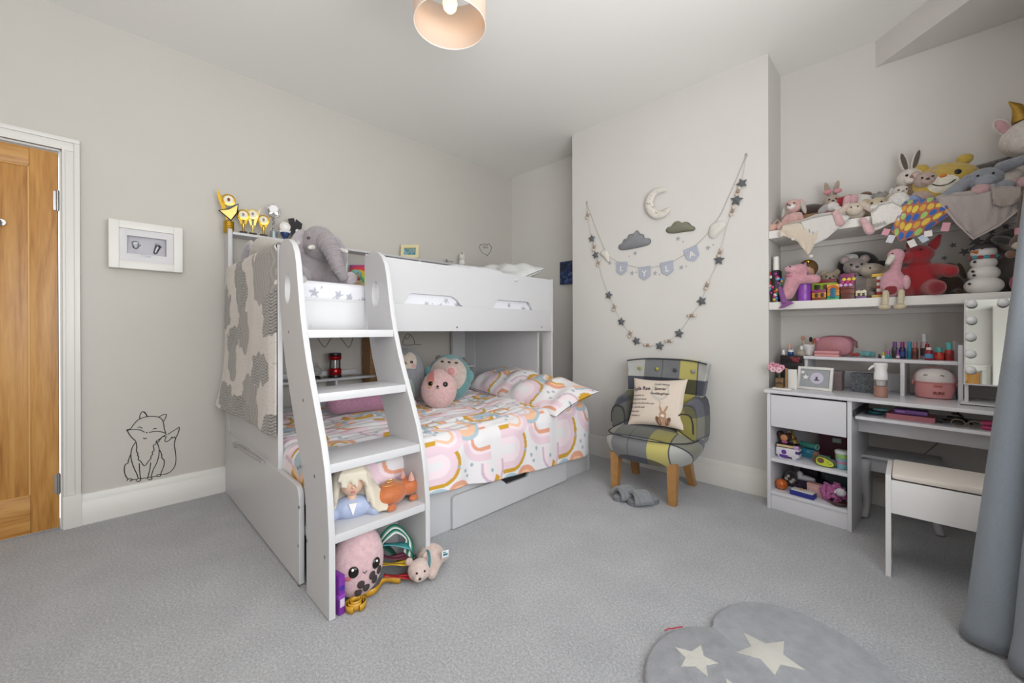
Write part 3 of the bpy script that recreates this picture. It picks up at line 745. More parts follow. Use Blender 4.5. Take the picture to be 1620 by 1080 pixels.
# slippers
def slipper(x, y, rz, label):
    t = thing('slipper', label, 'slipper', (x, y, 0), rz, 'grey slippers by the armchair')
    G = fur('#85888d'); k = smooth_loop([(-.032, -.06), (-.04, 0), (-.046, .06), (-.03, .105), (.005, .118), (.036, .10), (.045, .05), (.036, 0), (.030, -.06), (0, -.085)], 5)
    obj('sole', MB().prism([(a, b, .0) for a, b in k], (0, 0, 1), .018), M('#77797e', .9), t)
    obj('insole', MB().prism([(a * .86, b * .9, .018) for a, b in k], (0, 0, 1), .006), G, t)
    for s in (1, -1):
        n = 9; P = np.zeros((n, 8, 3))
        for i in range(n):
            a = math.pi * i / (n - 1)
            for j in range(8):
                v = j / 7; yy = .0 + .085 * v + s * .035 * (i / (n - 1) - .5)
                P[i, j] = (-.047 * math.cos(a), yy, .014 + (.047 + .006 * s) * math.sin(a))
        o = obj('strap', grid(P), G, t); solid(o, .016, 1)
    return t
slipper(-1.262, 2.33, 2.75, 'left grey fluffy crossover slipper on the carpet before the armchair')
slipper(-1.150, 2.325, 2.55, 'right grey fluffy crossover slipper on the carpet before the armchair')
# ------------------------------------------------------------------ pendant lamp
lamp_p = Vector((-1.403, 1.052, 2.36))
t = thing('pendant_lamp', 'white drum pendant lamp glowing warm below the ceiling', 'pendant lamp', (lamp_p.x, lamp_p.y, ZC))
sm = bpy.data.materials.new('lampshade'); sm.use_nodes = True; nt = sm.node_tree; b = nt.nodes['Principled BSDF']
b.inputs['Base Color'].default_value = lin('#ecd9c9'); b.inputs['Roughness'].default_value = .8
tr_ = nt.nodes.new('ShaderNodeBsdfTranslucent'); tr_.inputs[0].default_value = lin('#f3e2d4'); mx = nt.nodes.new('ShaderNodeMixShader'); mx.inputs[0].default_value = .35
nt.links.new(b.outputs[0], mx.inputs[1]); nt.links.new(tr_.outputs[0], mx.inputs[2]); nt.links.new(mx.outputs[0], nt.nodes['Material Output'].inputs[0])
R = .1515
o = obj('shade', MB().lathe([(R, 2.36), (R, 2.56)], (lamp_p.x, lamp_p.y, 0), 64, cap=False), sm, t, True); solid(o, .002)
obj('shade_ring', MB().tube([(lamp_p.x + R * math.cos(a), lamp_p.y + R * math.sin(a), 2.361) for a in [2 * math.pi * i / 48 for i in range(48)]], .0022, 6, True), M('#efe6de', .6), t, True)
m = MB()
for k in range(3): a = k * 2.094 + .5; m.cyl((lamp_p.x, lamp_p.y, 2.535), (lamp_p.x + R * math.cos(a), lamp_p.y + R * math.sin(a), 2.545), .002, seg=6)
obj('spider', m, M('#d5d8d8', .4), t, True)
obj('bulb_holder', MB().lathe([(.012, 2.50), (.021, 2.505), (.021, 2.55), (.010, 2.57)], (lamp_p.x, lamp_p.y, 0), 18), M('#d8dcdc', .4), t, True)
obj('bulb', MB().lathe([(.013, 2.51), (.016, 2.495), (.028, 2.468), (.031, 2.45), (.027, 2.43), (.015, 2.417), (.002, 2.413)], (lamp_p.x, lamp_p.y, 0), 22), M('#ffd69a', .3, emit=2.5), t, True)
obj('cord', MB().cyl((lamp_p.x, lamp_p.y, 2.57), (lamp_p.x, lamp_p.y, ZC - .02), .003, seg=8), M('#e4e2de', .5), t, True)
obj('ceiling_rose', MB().lathe([(.05, ZC), (.05, ZC - .012), (.03, ZC - .025), (.008, ZC - .03)], (lamp_p.x, lamp_p.y, 0), 24), M('#e4e2de', .4), t, True)
l = bpy.data.lights.new('pendant_bulb', 'POINT'); l.energy = .22; l.color = (1, .72, .45); l.shadow_soft_size = .03
lo = bpy.data.objects.new('pendant_bulb', l); COL.objects.link(lo); lo.location = (lamp_p.x, lamp_p.y, 2.40)

# ------------------------------------------------------------------ box frame with baby casts on the left wall
y0, y1, z0, z1 = .030, .352, 1.413, 1.683
t = thing('box_frame', 'deep white box frame with silver baby hand and foot casts', 'picture frame', (XL, (y0 + y1) / 2, z0))
FX = XL + .062; FW = M('#dddbd6', .4)
def fb(n, a, b, mat=FW, bev=.002): return obj(n, MB().box(a, b, bev), mat, t, True)
ft = .042
fb('moulding', (XL, y0, z0), (FX, y0 + ft, z1)); fb('moulding', (XL, y1 - ft, z0), (FX, y1, z1)); fb('moulding', (XL, y0 + ft, z0), (FX, y1 - ft, z0 + ft)); fb('moulding', (XL, y0 + ft, z1 - ft), (FX, y1 - ft, z1))
i0, i1, k0, k1 = y0 + .075, y1 - .075, z0 + .088, z1 - .080
MT = M('#d9d8da', .7)
fb('mount', (FX - .014, y0 + ft, z0 + ft), (FX - .010, i0, z1 - ft), MT, 0); fb('mount', (FX - .014, i1, z0 + ft), (FX - .010, y1 - ft, z1 - ft), MT, 0); fb('mount', (FX - .014, i0, z0 + ft), (FX - .010, i1, k0, ), MT, 0); fb('mount', (FX - .014, i0, k1), (FX - .010, i1, z1 - ft), MT, 0)
fb('back_board', (FX - .042, y0 + ft, z0 + ft), (FX - .038, y1 - ft, z1 - ft), M('#c3c1c9', .8), 0)
SIL = M('#85878b', .42, .9)
hm = MB().ell((FX - .034, .142, 1.548), (.006, .014, .016), (0, 0, 0))
for k, (dy, dz) in enumerate(((-.014, .018), (-.007, .024), (.002, .026), (.010, .022), (.019, .006))): hm.capsule((FX - .033, .142 + dy * .6, 1.550 + dz * .5), (FX - .031, .142 + dy, 1.550 + dz), .005, .0042)
obj('hand_cast', blend(hm, .002), SIL, t, True)
fm = MB().capsule((FX - .034, .228, 1.523), (FX - .034, .238, 1.555), .010, .014)
for k, (dy, dz) in enumerate(((-.010, .020), (-.002, .020), (.005, .017), (.011, .012), (.016, .005))): fm.ell((FX - .032, .241 + dy, 1.553 + dz), .0055 - .0006 * k)
obj('foot_cast', blend(fm, .002), SIL, t, True)
fb('plaque', (FX - .010, .165, k0 - .014), (FX - .008, .207, k0 - .003), SIL, 0)
obj('glazing', MB().box((FX - .009, y0 + ft, z0 + ft), (FX - .0075, y1 - ft, z1 - ft)), M('#ffffff', .0, trans=1, ior=1.02), t, True)

# ------------------------------------------------------------------ line-drawn wall stickers
BLK = M('#23221f', .6)
def decal(name, label, lines, org, sc, axis, val, r=.0023, dots=None, cat='wall sticker', mat=BLK):
    t_ = thing(name, label, cat, at(org[0] + sc * lines[0][0][0], org[1] + sc * lines[0][0][1], axis, val))
    m = MB()
    for L in lines:
        P = smooth_loop(L, 4, False) if len(L) > 2 else L
        m.tube([at(org[0] + sc * x, org[1] + sc * y, axis, val) for x, y in P], r, 5)
    obj('outline', m, mat, t_, True)
    if dots:
        m = MB()
        for x, y, rr in dots: m.ell(at(org[0] + sc * x, org[1] + sc * y, axis, val), (rr * .25, rr, rr) if axis == 'x' else (rr, rr * .25, rr), None, 8, 6)
        o = obj('dots', m, mat, t_, True); o['kind'] = 'stuff'
    return t_
fox = [[(150, 355), (190, 345), (225, 300), (270, 250), (330, 220), (390, 207), (450, 205), (510, 213), (550, 240), (568, 290), (575, 340), (595, 405)],
       [(150, 355), (165, 390), (200, 440), (250, 485)], [(140, 368), (200, 355), (260, 355), (310, 362), (350, 385)], [(400, 388), (450, 378), (510, 376), (560, 385), (595, 400)],
       [(600, 412), (560, 432), (520, 465), (485, 482)], [(295, 232), (298, 195), (315, 160), (335, 150), (360, 165), (382, 205)], [(340, 155), (365, 180), (378, 205)], [(515, 213), (550, 190), (598, 182), (590, 220), (568, 260)],
       [(270, 330), (300, 325), (325, 342)], [(445, 352), (465, 340), (488, 345)], [(335, 450), (355, 460), (375, 448)],
       [(250, 490), (262, 545), (258, 600), (275, 625), (270, 650), (285, 665), (278, 695), (305, 715), (350, 768), (395, 715), (420, 690), (425, 655), (440, 640), (440, 605), (460, 590), (450, 535), (480, 520), (482, 485)],
       [(245, 500), (210, 560), (195, 630), (200, 700), (225, 780), (262, 860), (278, 910)], [(290, 740), (292, 800), (300, 880), (308, 910)], [(420, 730), (412, 800), (395, 870), (385, 900)], [(490, 490), (515, 570), (512, 650), (490, 730), (450, 810), (425, 890)],
       [(195, 635), (170, 690), (160, 735), (130, 755), (120, 810), (130, 870), (160, 920)], [(525, 590), (545, 640), (548, 680), (572, 700), (572, 760), (550, 820), (530, 870)],
       [(150, 940), (165, 920), (200, 915), (205, 935), (180, 942)], [(255, 940), (270, 915), (305, 915), (300, 940), (262, 945)], [(380, 920), (395, 900), (430, 900), (432, 920), (395, 926)], [(485, 885), (500, 868), (535, 870), (530, 886), (490, 888)],
       [(205, 925), (250, 922)], [(308, 912), (380, 905)], [(432, 893), (485, 886)],
       [(612, 412), (660, 380), (710, 350), (745, 328), (735, 390), (705, 455), (690, 520), (700, 600), (708, 690), (695, 770), (650, 830), (600, 858), (540, 868)], [(590, 432), (550, 440), (505, 500)], [(600, 430), (580, 480), (610, 490), (650, 458), (660, 440), (672, 452), (690, 438), (705, 458)]]
rnd = random.Random(4)
fd = [(375, 390, .004)] + [(x + rnd.uniform(-8, 8), y + rnd.uniform(-8, 8), .0008) for x in range(525, 700, 27) for y in range(460, 850, 36) if not (x < 560 and y > 640) and not (x > 600 and y < 500)]
decal('fox_sticker', 'black line drawing of a sitting fox on the wall above the skirting', fox, (180, 630), .1389, 'x', XL + .001, dots=fd)
decal('bird_sticker', 'black line drawing of a round spiky animal on the wall above the bunk bookcase', [[(803, 125), (812, 106), (825, 112), (838, 102), (850, 114), (862, 102), (872, 114), (880, 122), (876, 150), (862, 170), (852, 182), (846, 172), (828, 165), (812, 146), (803, 125)], [(828, 130), (835, 120), (842, 132), (850, 122), (858, 132)]], (560, 360), .2469, 'x', XL + .001)
decal('mouse_sticker', 'black line drawing of a mouse on the wall above the penguin cushion', [[(900, 185), (905, 160), (915, 140), (925, 120), (945, 118), (965, 135), (978, 165), (975, 185), (930, 192), (900, 185)], [(915, 140), (930, 150), (945, 135), (950, 120)], [(975, 183), (1000, 186), (1020, 188)]], (420, 500), .2408, 'x', XL + .001)
decal('rabbit_sticker', 'black line drawing of a small creature on the wall behind the rainbow pillow', [[(1445, 410), (1450, 378), (1440, 360), (1455, 355), (1465, 368), (1478, 355), (1480, 378), (1495, 400), (1502, 418)], [(1452, 378), (1466, 385), (1478, 376)]], (420, 500), .2408, 'x', XL + .001)
decal('animal_sticker', 'black zigzag lines of a large animal drawing seen through the ladder', [[(333, 125), (355, 165), (380, 198), (395, 199), (415, 170), (435, 140), (465, 137), (490, 139), (515, 170), (540, 202), (553, 200), (568, 165), (578, 125)]], (420, 500), .2408, 'x', XL + .001)

# ------------------------------------------------------------------ wall of the chimney breast: garlands, moon, clouds, stars
W0 = YC - .004
def C8(x, y, d=0): return at(900 + .3056 * x, 230 + .3056 * y, 'y', YC - d)
sg = thing('star_garland', 'long garland of grey felt stars and wooden beads on the chimney breast', 'garland', C8(470, 1037))
S1 = [(93, 300), (97, 362), (118, 482), (130, 527), (138, 567), (152, 608), (175, 690), (206, 775), (235, 838), (271, 912), (317, 975), (349, 1012), (408, 1033), (470, 1037), (518, 1012), (570, 973), (635, 880), (687, 806), (715, 725), (777, 593), (782, 555), (815, 430), (846, 340), (868, 283), (875, 238), (895, 197), (908, 120), (915, 60)]
obj('string', MB().tube([C8(*q, .012) for q in S1], .0012, 5), M('#b9b2a8', .9), sg, True)
def starm(c, r, th, a0=math.pi / 2): 
    m = MB(); out = [(c.x + a, c.y, c.z + b) for a, b in star2(r, .5, 5, a0)]; A = [m.bm.verts.new(p) for p in out]; ctr = (m.bm.verts.new(c + Vector((0, -th, 0))), m.bm.verts.new(c + Vector((0, th, 0))))
    for i in range(10): m.bm.faces.new((A[i], A[(i + 1) % 10], ctr[0])); m.bm.faces.new((A[(i + 1) % 10], A[i], ctr[1]))
    bmesh.ops.recalc_face_normals(m.bm, faces=m.bm.faces[:]); return m
for k, q in enumerate([(118, 482), (138, 567), (206, 775), (271, 912), (349, 1012), (470, 1037), (570, 973), (687, 806), (777, 593), (868, 283), (895, 197)]):
    m = starm(C8(*q, .016), .0375 if k != 9 else .042, .013, math.pi / 2 + .3 * math.sin(k * 2)); obj('felt_star', m, cloth('#5d6064'), sg, True)
for k, (q, o) in enumerate([((97, 362), 0), ((130, 527), 0), ((152, 608), 0), ((235, 838), 0), ((317, 975), 0), ((408, 1033), 1), ((518, 1012), 1), ((635, 880), 1), ((715, 725), 0), ((782, 555), 0), ((846, 340), 0), ((875, 238), 0)]):
    c = C8(*q, .016); d = Vector((.021, 0, 0)) if o else Vector((.008, 0, .021))
    for j, hx in ((-1, '#cbbcab'), (0, '#9c8a7a'), (1, '#d2c6b8')): obj('bead', MB().ell(c + d * j, .0115, None, 10, 8), M(hx, .6), sg, True)
for (px, py), lab in (((93, 298), 'small silver picture hook holding the left end of the garlands'), ((915, 56), 'small silver picture hook holding the right end of the garlands')):
    c = C8(px, py); t = thing('wall_hook', lab, 'hook', c)
    obj('plate', MB().box((c.x - .004, c.y - .003, c.z - .012), (c.x + .004, c.y - .0002, c.z + .016), .001), STEEL, t, True)
    obj('hook', MB().tube([c + Vector((0, -.004, .012)), c + Vector((.008, -.014, .014)), c + Vector((.014, -.016, -.002)), c + Vector((.014, -.014, -.012))], .0018, 6), STEEL, t, True)
bn = thing('name_bunting', 'blue felt bunting spelling LYLA on a cord with white clouds', 'bunting', C8(391, 662))
S2 = [(93, 300), (125, 390), (160, 480), (187, 545), (215, 580), (245, 598), (300, 618), (360, 632), (420, 632), (480, 622), (540, 600), (600, 565), (655, 520), (705, 470), (740, 425), (790, 350), (850, 215), (890, 120), (915, 60)]
obj('cord', MB().tube([C8(*q, .009) for q in S2], .0014, 5), M('#9d978d', .9), bn, True)
for q, ang, L in (((272, 637), -.06, 'L'), ((391, 662), .03, 'Y'), ((508, 637), .10, 'L'), ((637, 563), .28, 'A')):
    c = C8(*q, .010); w, h = .096, .105
    out = [(-w / 2, h / 2), (w / 2, h / 2), (w / 2 - .004, -h * .22), (0, -h / 2), (-w / 2 + .004, -h * .22)]
    ca, sa = math.cos(ang), math.sin(ang); f = lambda p: (c.x + p[0] * ca - p[1] * sa, c.y, c.z + p[0] * sa + p[1] * ca)
    fl = obj('flag', MB().prism([f(p) for p in out], (0, 1, 0), .004), cloth('#adb1bf'), bn, True)
    obj('letter', words(L, .062, (c.x, c.y - .0015, c.z - .003), (ca, 0, sa), (-sa, 0, ca), .0012, bold=.001), cloth('#e6e3de'), fl, True)
def puffy(out, c, th, seed=0):
    """stuffed felt shape: outline inflated towards its middle"""
    o = np.array(smooth_loop(out, 6)); ctr = o.mean(0); n = len(o); R = 6; m = MB(); rings = []
    for s in (-1,):
        for k in range(R + 1):
            t_ = k / R; rr = 1 - t_; hz = th * (1 - (1 - t_) ** 2.2) ** .6
            rings.append([m.bm.verts.new((c.x + ctr[0] + (p[0] - ctr[0]) * max(rr, .02), c.y - .002 - hz, c.z + ctr[1] + (p[1] - ctr[1]) * max(rr, .02))) for p in o])
    for A, B in zip(rings, rings[1:]):
        for i in range(n): m.bm.faces.new((A[i], A[(i + 1) % n], B[(i + 1) % n], B[i]))
    m.bm.faces.new(rings[-1]); m.bm.faces.new([m.bm.verts.new((v.co.x, c.y, v.co.z)) for v in rings[0]][::-1])
    bmesh.ops.recalc_face_normals(m.bm, faces=m.bm.faces[:]); return m
k8 = .3056 * mpp(C8(500, 600))
def rel(pts, c): return [(C8(x, y).x - C8(*c).x, C8(x, y).z - C8(*c).z) for x, y in pts]
for c, pts, hx in (((187, 572), [(162, 560), (172, 545), (188, 542), (203, 550), (212, 575), (206, 603), (196, 592), (178, 578)], 'small'), ((768, 437), [(722, 455), (730, 420), (755, 398), (790, 390), (812, 402), (805, 428), (780, 455), (752, 480), (730, 478)], 'large')):
    obj('cloud', puffy(rel(pts, c), C8(*c, .004), .022), cloth('#d6d2c9'), bn, True)
GC = thing('cloud_cushion', 'grey stuffed felt cloud on the chimney breast above the letter L', 'wall ornament', C8(340, 500))
obj('felt', puffy(rel([(258, 530), (262, 515), (278, 508), (285, 488), (302, 482), (312, 462), (335, 458), (353, 440), (368, 458), (385, 462), (392, 480), (415, 482), (424, 495), (412, 512), (370, 525), (310, 537), (272, 540)], (340, 500)), C8(340, 500), .03), cloth('#85878b'), GC, True)
obj('stitching', MB().tube([C8(x, y, .006) for x, y in smooth_loop([(258, 530), (262, 515), (278, 508), (285, 488), (302, 482), (312, 462), (335, 458), (353, 440), (368, 458), (385, 462), (392, 480), (415, 482), (424, 495), (412, 512), (370, 525), (310, 537), (272, 540)], 4)], .0022, 5, True), cloth('#5c5e62'), GC, True)
GC = thing('cloud_cushion', 'sage green stuffed felt cloud on the chimney breast below the moon', 'wall ornament', C8(577, 425))
PG = [(504, 440), (512, 425), (530, 420), (545, 400), (565, 392), (585, 402), (603, 396), (622, 402), (634, 415), (652, 425), (645, 440), (600, 446), (545, 454), (515, 452)]
obj('felt', puffy(rel(PG, (577, 425)), C8(577, 425), .028), cloth('#7b7b68'), GC, True)
obj('stitching', MB().tube([C8(x, y, .006) for x, y in smooth_loop(PG, 4)], .002, 5, True), cloth('#55563f'), GC, True)
MOON = [(508, 222), (490, 218), (455, 222), (420, 240), (395, 270), (386, 305), (395, 345), (425, 372), (460, 380), (495, 365), (520, 330), (524, 318), (505, 332), (475, 342), (450, 330), (440, 300), (452, 265), (480, 240), (510, 236)]
mo = thing('moon_cushion', 'white stuffed crescent moon with sleepy face on the chimney breast', 'wall ornament', C8(440, 300))
m = MB(); arcp = [C8(x, y, .024) for x, y in ((503, 229), (470, 232), (440, 247), (420, 275), (414, 305), (424, 335), (447, 357), (478, 357), (503, 343), (520, 322))]
P = smooth_loop([tuple(q) for q in arcp], 5, False); nP = len(P)
rr = [.006 + .028 * math.sin(math.pi * min(1, i / (nP - 1))) ** .7 for i in range(nP)]
m.tube(P, rr, 14)
for v in m.bm.verts: v.co.y = YC - .022 + (v.co.y - (YC - .024)) * .62
obj('body', m, M('#d9d4cb', .9, bump=(300, .2), vary=.07, vscale=70), mo, True)
for L in ([(402, 298), (412, 303), (422, 297)], [(428, 316), (436, 321), (444, 314)]): obj('eyelid', MB().tube([C8(x, y, .045) for x, y in L], .0014, 5), M('#4c4643', .8), mo, True)
m = MB(); rnd = random.Random(2)
for k in range(24):
    i = rnd.randrange(4, nP - 4); q = Vector(P[i]); m.ell((q[0] + rnd.uniform(-.02, .02), YC - .041, q[2] + rnd.uniform(-.02, .02)), .0022, None, 6, 4)
o = obj('dots', m, M('#7d746c', .8), mo, True); o['kind'] = 'stuff'
STM = M('#a5a5aa', .35)
def stick(px, py, r, label, y, group, mat, a0=1.3, oy=0):
    c = at(px, py, 'y', y - .0005); m = MB().prism([(c.x + a, c.y, c.z + b) for a, b in star2(r, .42, 5, a0)], (0, -1, 0), .001)
    return tag(obj('star_sticker', m, mat), label, 'wall sticker', group)
for k, ((bx, by), (sx, sy)) in enumerate([((343, 558), (312, 574)), ((565, 482), (592, 498)), ((212, 608), (237, 612)), ((327, 661), (349, 657)), ((446, 661), (469, 668)), ((582, 631), (608, 624)), ((720, 530), (747, 514))]):
    where = ('under the grey cloud', 'under the green cloud', 'under the small white cloud', 'between flags L and Y', 'between flags Y and L', 'left of flag A', 'under the large white cloud')[k]
    stick(900 + .3056 * bx, 230 + .3056 * by, .021, 'larger silver star sticker ' + where, YC, 'star stickers on the chimney breast', STM)
    stick(900 + .3056 * sx, 230 + .3056 * sy, .0085, 'tiny silver star sticker ' + where, YC, 'star stickers on the chimney breast', STM)
STD = M('#6e6f78', .5)
for k, (x, y, r) in enumerate([(600, 920, .034), (687, 952, .034), (448, 947, .018), (523, 990, .026), (390, 1030, .016), (797, 825, .018), (800, 910, .024), (700, 858, .018)]):
    lab = ('large grey star sticker under the tip of the grey rabbit comforter', 'large grey star sticker furthest right above the snowman', 'small grey star sticker above the ear of the red toy', 'middle-sized grey star sticker behind the snowman shelf', 'small grey star sticker beside the red toy', 'small grey star sticker at the right under the upper shelf', 'middle-sized grey star sticker behind the hanging brown dog', 'small grey star sticker beside the hanging comforter')[k]
    stick(1400 + .2407 * x, 160 + .2407 * y, r, lab, YA, 'star stickers behind the shelves', STD, 1.2 + .3 * k)
# small canvas in the left alcove: plain swirls of blue over dark ground
t = thing('canvas', 'small dark blue painted canvas on the alcove wall left of the chimney breast', 'painting', (-2.45, YA, 1.517))
cm = bpy.data.materials.new('blue_paint'); cm.use_nodes = True; nt = cm.node_tree; tc = nt.nodes.new('ShaderNodeTexCoord'); n = nt.nodes.new('ShaderNodeTexNoise'); n.inputs['Scale'].default_value = 12; n.inputs['Distortion'].default_value = 2
r_ = nt.nodes.new('ShaderNodeValToRGB'); e = r_.color_ramp.elements; e[0].position = .35; e[0].color = lin('#12161f'); e[1].position = .75; e[1].color = lin('#5f7fae'); k_ = e.new(.55); k_.color = lin('#243a72')
nt.links.new(tc.outputs['Object'], n.inputs['Vector']); nt.links.new(n.outputs['Fac'], r_.inputs[0]); nt.links.new(r_.outputs[0], nt.nodes['Principled BSDF'].inputs['Base Color'])
obj('painted_face', MB().box((-2.529, YA - .024, 1.517), (-2.27, YA - .022, 1.745)), cm, t, True); obj('stretcher', MB().box((-2.527, YA - .022, 1.519), (-2.272, YA - .001, 1.743)), M('#1c2130', .7), t, True)
# ------------------------------------------------------------------ alcove shelves
SH1, SH2, SHF = 1.671, 1.226, 2.942
def wshelf(z, label):
    t = thing('wall_shelf', label, 'shelf', ((CH1 + XR) / 2, (SHF + YA) / 2, z - .048))
    obj('board', MB().box((CH1 + .002, SHF, z - .048), (XR - .002, YA - .002, z), .003), M('#dedbd7', .45), t, True)
    obj('batten', MB().box((CH1 + .002, YA - .03, z - .08), (XR - .002, YA - .002, z - .048), .002), M('#dedbd7', .45), t, True)
    return t
wshelf(SH1, 'upper white alcove shelf crowded with soft toys and comforters')
wshelf(SH2, 'lower white alcove shelf of soft toys above the dressing table')

# ------------------------------------------------------------------ dressing table (own axes: u along the front, v into the alcove)
DRZ = -.0925
desk = thing('dressing_table', 'white dressing table with drawer, open shelves and hutch in the alcove', 'dressing table', (-.607, 2.767, 0), DRZ)
DW = M('#dadadf', .22, coat=.15)
DM = Matrix.LocRotScale(desk.location, desk.rotation_euler, (1, 1, 1))
DT = .70                                             # top surface
def dk(n, a, b, bev=.002, m=DW, par=None): return obj(n, MB().box(a, b, bev), m, par or desk)
dk('desk_top', (-.012, -.012, DT - .018), (1.10, .475, DT))
for u in (0, .372, 1.075): dk('side_panel', (u, 0, 0), (u + .018, .45, DT - .018))
dk('drawer_front', (.021, -.004, .488), (.369, .014, .672)); dk('drawer_box', (.03, .014, .50), (.36, .40, .64), 0)
for z in (.298, .105): dk('shelf', (.018, .006, z - .018), (.372, .44, z))
dk('plinth', (.018, .012, 0), (.372, .03, .087)); dk('back_panel', (.018, .432, .0), (.372, .442, DT - .018), 0)
dk('keyboard_tray', (.40, .02, .588), (1.065, .38, .604)); dk('modesty_rail', (.39, .16, .50), (1.075, .176, .57))
dk('tray_runner', (.390, .02, .600), (.402, .38, .63), 0, M('#4a4b50', .4, .7))
# hutch
HF, HB, HZ = .262, .46, .893
dk('hutch_shelf', (.115, HF, HZ - .018), (.765, HB, HZ)); dk('hutch_upright', (.545, HF, DT), (.562, HB, HZ - .018))
dk('hutch_upright', (.752, HF - .01, DT), (.770, HB, .975)); dk('hutch_upright', (.115, HF + .02, DT), (.131, HB, HZ - .018))
dk('hutch_back', (.115, HB, DT), (.765, HB + .008, .80)); 

mirp = DM @ Vector((.775, .16, DT))
mir = thing('vanity_mirror', 'white framed vanity mirror with round bulbs at the right of the dressing table', 'mirror', mirp, DRZ)
MR = Matrix.Translation((0, .0, .092)) @ Matrix.Rotation(math.radians(-9.7), 4, 'X')
MF = M('#d8d8da', .3)
obj('base', MB().box((-.012, -.05, 0), (.33, .18, .010), .002), MF, mir); obj('base_edge', MB().box((-.012, -.0515, .002), (.33, -.0500, .006)), M('#2c2c30', .5), mir)
for x in (.0, .315): obj('column', MB().box((x, .02, .01), (x + .013, .16, .095), .001), MF, mir)
obj('frame', MB().box((-.002, 0, 0), (.335, .018, .41), .002, MR), MF, mir)
obj('mirror_glass', MB().box((.004, -.0012, .006), (.329, .0006, .404), 0, MR), M('#acaeaa', .02, 1), mir)
for x, z in ((.022, .385), (.022, .305), (.020, .225), (.020, .145), (.020, .068), (.118, .385), (.215, .385), (.30, .385)):
    obj('bulb', MB().lathe([(.009, 0), (.014, .004), (.019, .016), (.018, .026), (.011, .036), (.003, .039)], (0, 0, 0), 14, MR @ Matrix.Translation((x, 0, z)) @ Euler((math.pi / 2, 0, 0)).to_matrix().to_4x4()), M('#f4f4f6', .25), mir)

def D(u, v, z): return DM @ Vector((u, v, z))
def on_desk(px, py):                                  # a spot on the desk top seen at a pixel
    p = at(px, py, 'z', DT); return p
def dl(p): return DM.inverted() @ Vector(p)

# ---- things on the desk top
def tilt_frame():
    p = D(.185, .185, DT)
    t = thing('photo_frame', 'white slanted photo frame with silver glitter mount on the dressing table', 'photo frame', p, DRZ - .08)
    w, h = .175, .135
    R = Matrix.Rotation(math.radians(-14), 4, 'X')
    for a, b in (((-w / 2, -.006, 0), (-w / 2 + .014, .006, h)), ((w / 2 - .014, -.006, 0), (w / 2, .006, h)), ((-w / 2 + .014, -.006, 0), (w / 2 - .014, .006, .014)), ((-w / 2 + .014, -.006, h - .014), (w / 2 - .014, .006, h))):
        obj('moulding', MB().box(a, b, .001, R @ Matrix.Shear('XZ', 4, (-.20, 0)) if False else R), M('#dcdad6', .4), t)
    obj('mount', MB().box((-w / 2 + .012, .002, .012), (w / 2 - .012, .004, h - .012), 0, R), M('#a6a9ae', .5, bump=(700, .5), vary=.3, vscale=600), t)
    m = MB(); m.lathe([(.033, 0), (.033, .001)], (0, 0, 0), 24, Euler((math.pi / 2, 0, 0)).to_matrix()); bmesh.ops.transform(m.bm, matrix=R @ Matrix.Translation((.01, .001, .07)), verts=m.bm.verts)
    obj('round_print', m, M('#c9c3d4', .6), t)
    m = MB().box((-.012, -.0015, .055), (.012, -.0005, .062)).box((-.006, -.0015, .062), (.004, -.0005, .078)); bmesh.ops.transform(m.bm, matrix=R @ Matrix.Translation((.01, 0, 0)), verts=m.bm.verts)
    obj('silhouette', m, M('#4c4a5c', .6), t)
    for x, z, r in ((-.045, .072, .018), (-.062, .1, .013)):
        m = MB().prism([(x + a, -.001, z + b) for a, b in star2(r)], (0, -1, 0), .003); bmesh.ops.transform(m.bm, matrix=R, verts=m.bm.verts)
        obj('star', m, M('#eceae6', .5), t)
    obj('prop', MB().box((-.02, .03, 0), (.02, .034, .10), 0), M('#b9b7b3', .6), t)
tilt_frame()
def flower_pot():
    p = D(.038, .10, DT); t = thing('flower_arrangement', 'pink artificial flowers in a wooden block pot at the left end of the dressing table', 'flowers', p)
    obj('tray', MB().box((-.03, -.05, 0), (.065, .05, .008), .002), M('#e2e0dc', .5), t)
    obj('pot', MB().box((-.018, -.03, .008), (.022, .02, .065), .004), M('#6d5334', .5, vary=.3, vscale=40), t)
    obj('ribbon', MB().tube([(-.02, -.031, .03), (0, -.036, .04), (.022, -.031, .03)], .004, 6), M('#4b3a26', .7), t)
    obj('support', MB().box((.030, -.02, .008), (.040, .01, .125), .001), M('#94714a', .5), t)
    obj('stems', MB().tube([(0, 0, .06), (-.01, -.01, .09), (-.03, -.02, .125)], .002, 5).tube([(0, 0, .06), (.0, -.01, .1), (.01, -.015, .125)], .002, 5), M('#6f7a4a', .7), t)
    rnd = random.Random(3)
    for k, (x, y, z) in enumerate([(-.048, -.02, .125), (-.03, -.03, .115), (-.012, -.02, .135), (.012, -.015, .128), (.0, -.03, .112), (-.038, -.01, .142)]):
        m = MB()
        for i in range(6):
            a = i * math.pi / 3 + k; m.ell((x + .010 * math.cos(a), y + .004 * rnd.uniform(-1, 1), z + .010 * math.sin(a)), (.008, .005, .008), None, 8, 6)
        fl = obj('flower', m, M(('#d79fae', '#e4b9c2', '#cf8da0')[k % 3], .8), t)
flower_pot()
t = thing('greeting_card', 'tall white card standing behind the wooden block pot', 'card', D(.088, .14, DT), DRZ + .15)
obj('leaf', MB().box((-.024, 0, 0), (.024, .001, .115)), M('#e3e1dd', .7), t); obj('leaf', MB().box((-.024, 0, 0), (.024, .001, .115), 0, Matrix.Translation((0, .012, 0)) @ Matrix.Rotation(.25, 4, 'Z')), M('#dcdad6', .7), t)
t = thing('gift_box', 'black gift box with red flower lid at the back left corner of the dressing table', 'box', D(.055, .36, DT), DRZ)
obj('body', MB().box((-.06, -.10, 0), (.058, .07, .165), .002), M('#1d1a1c', .35), t)
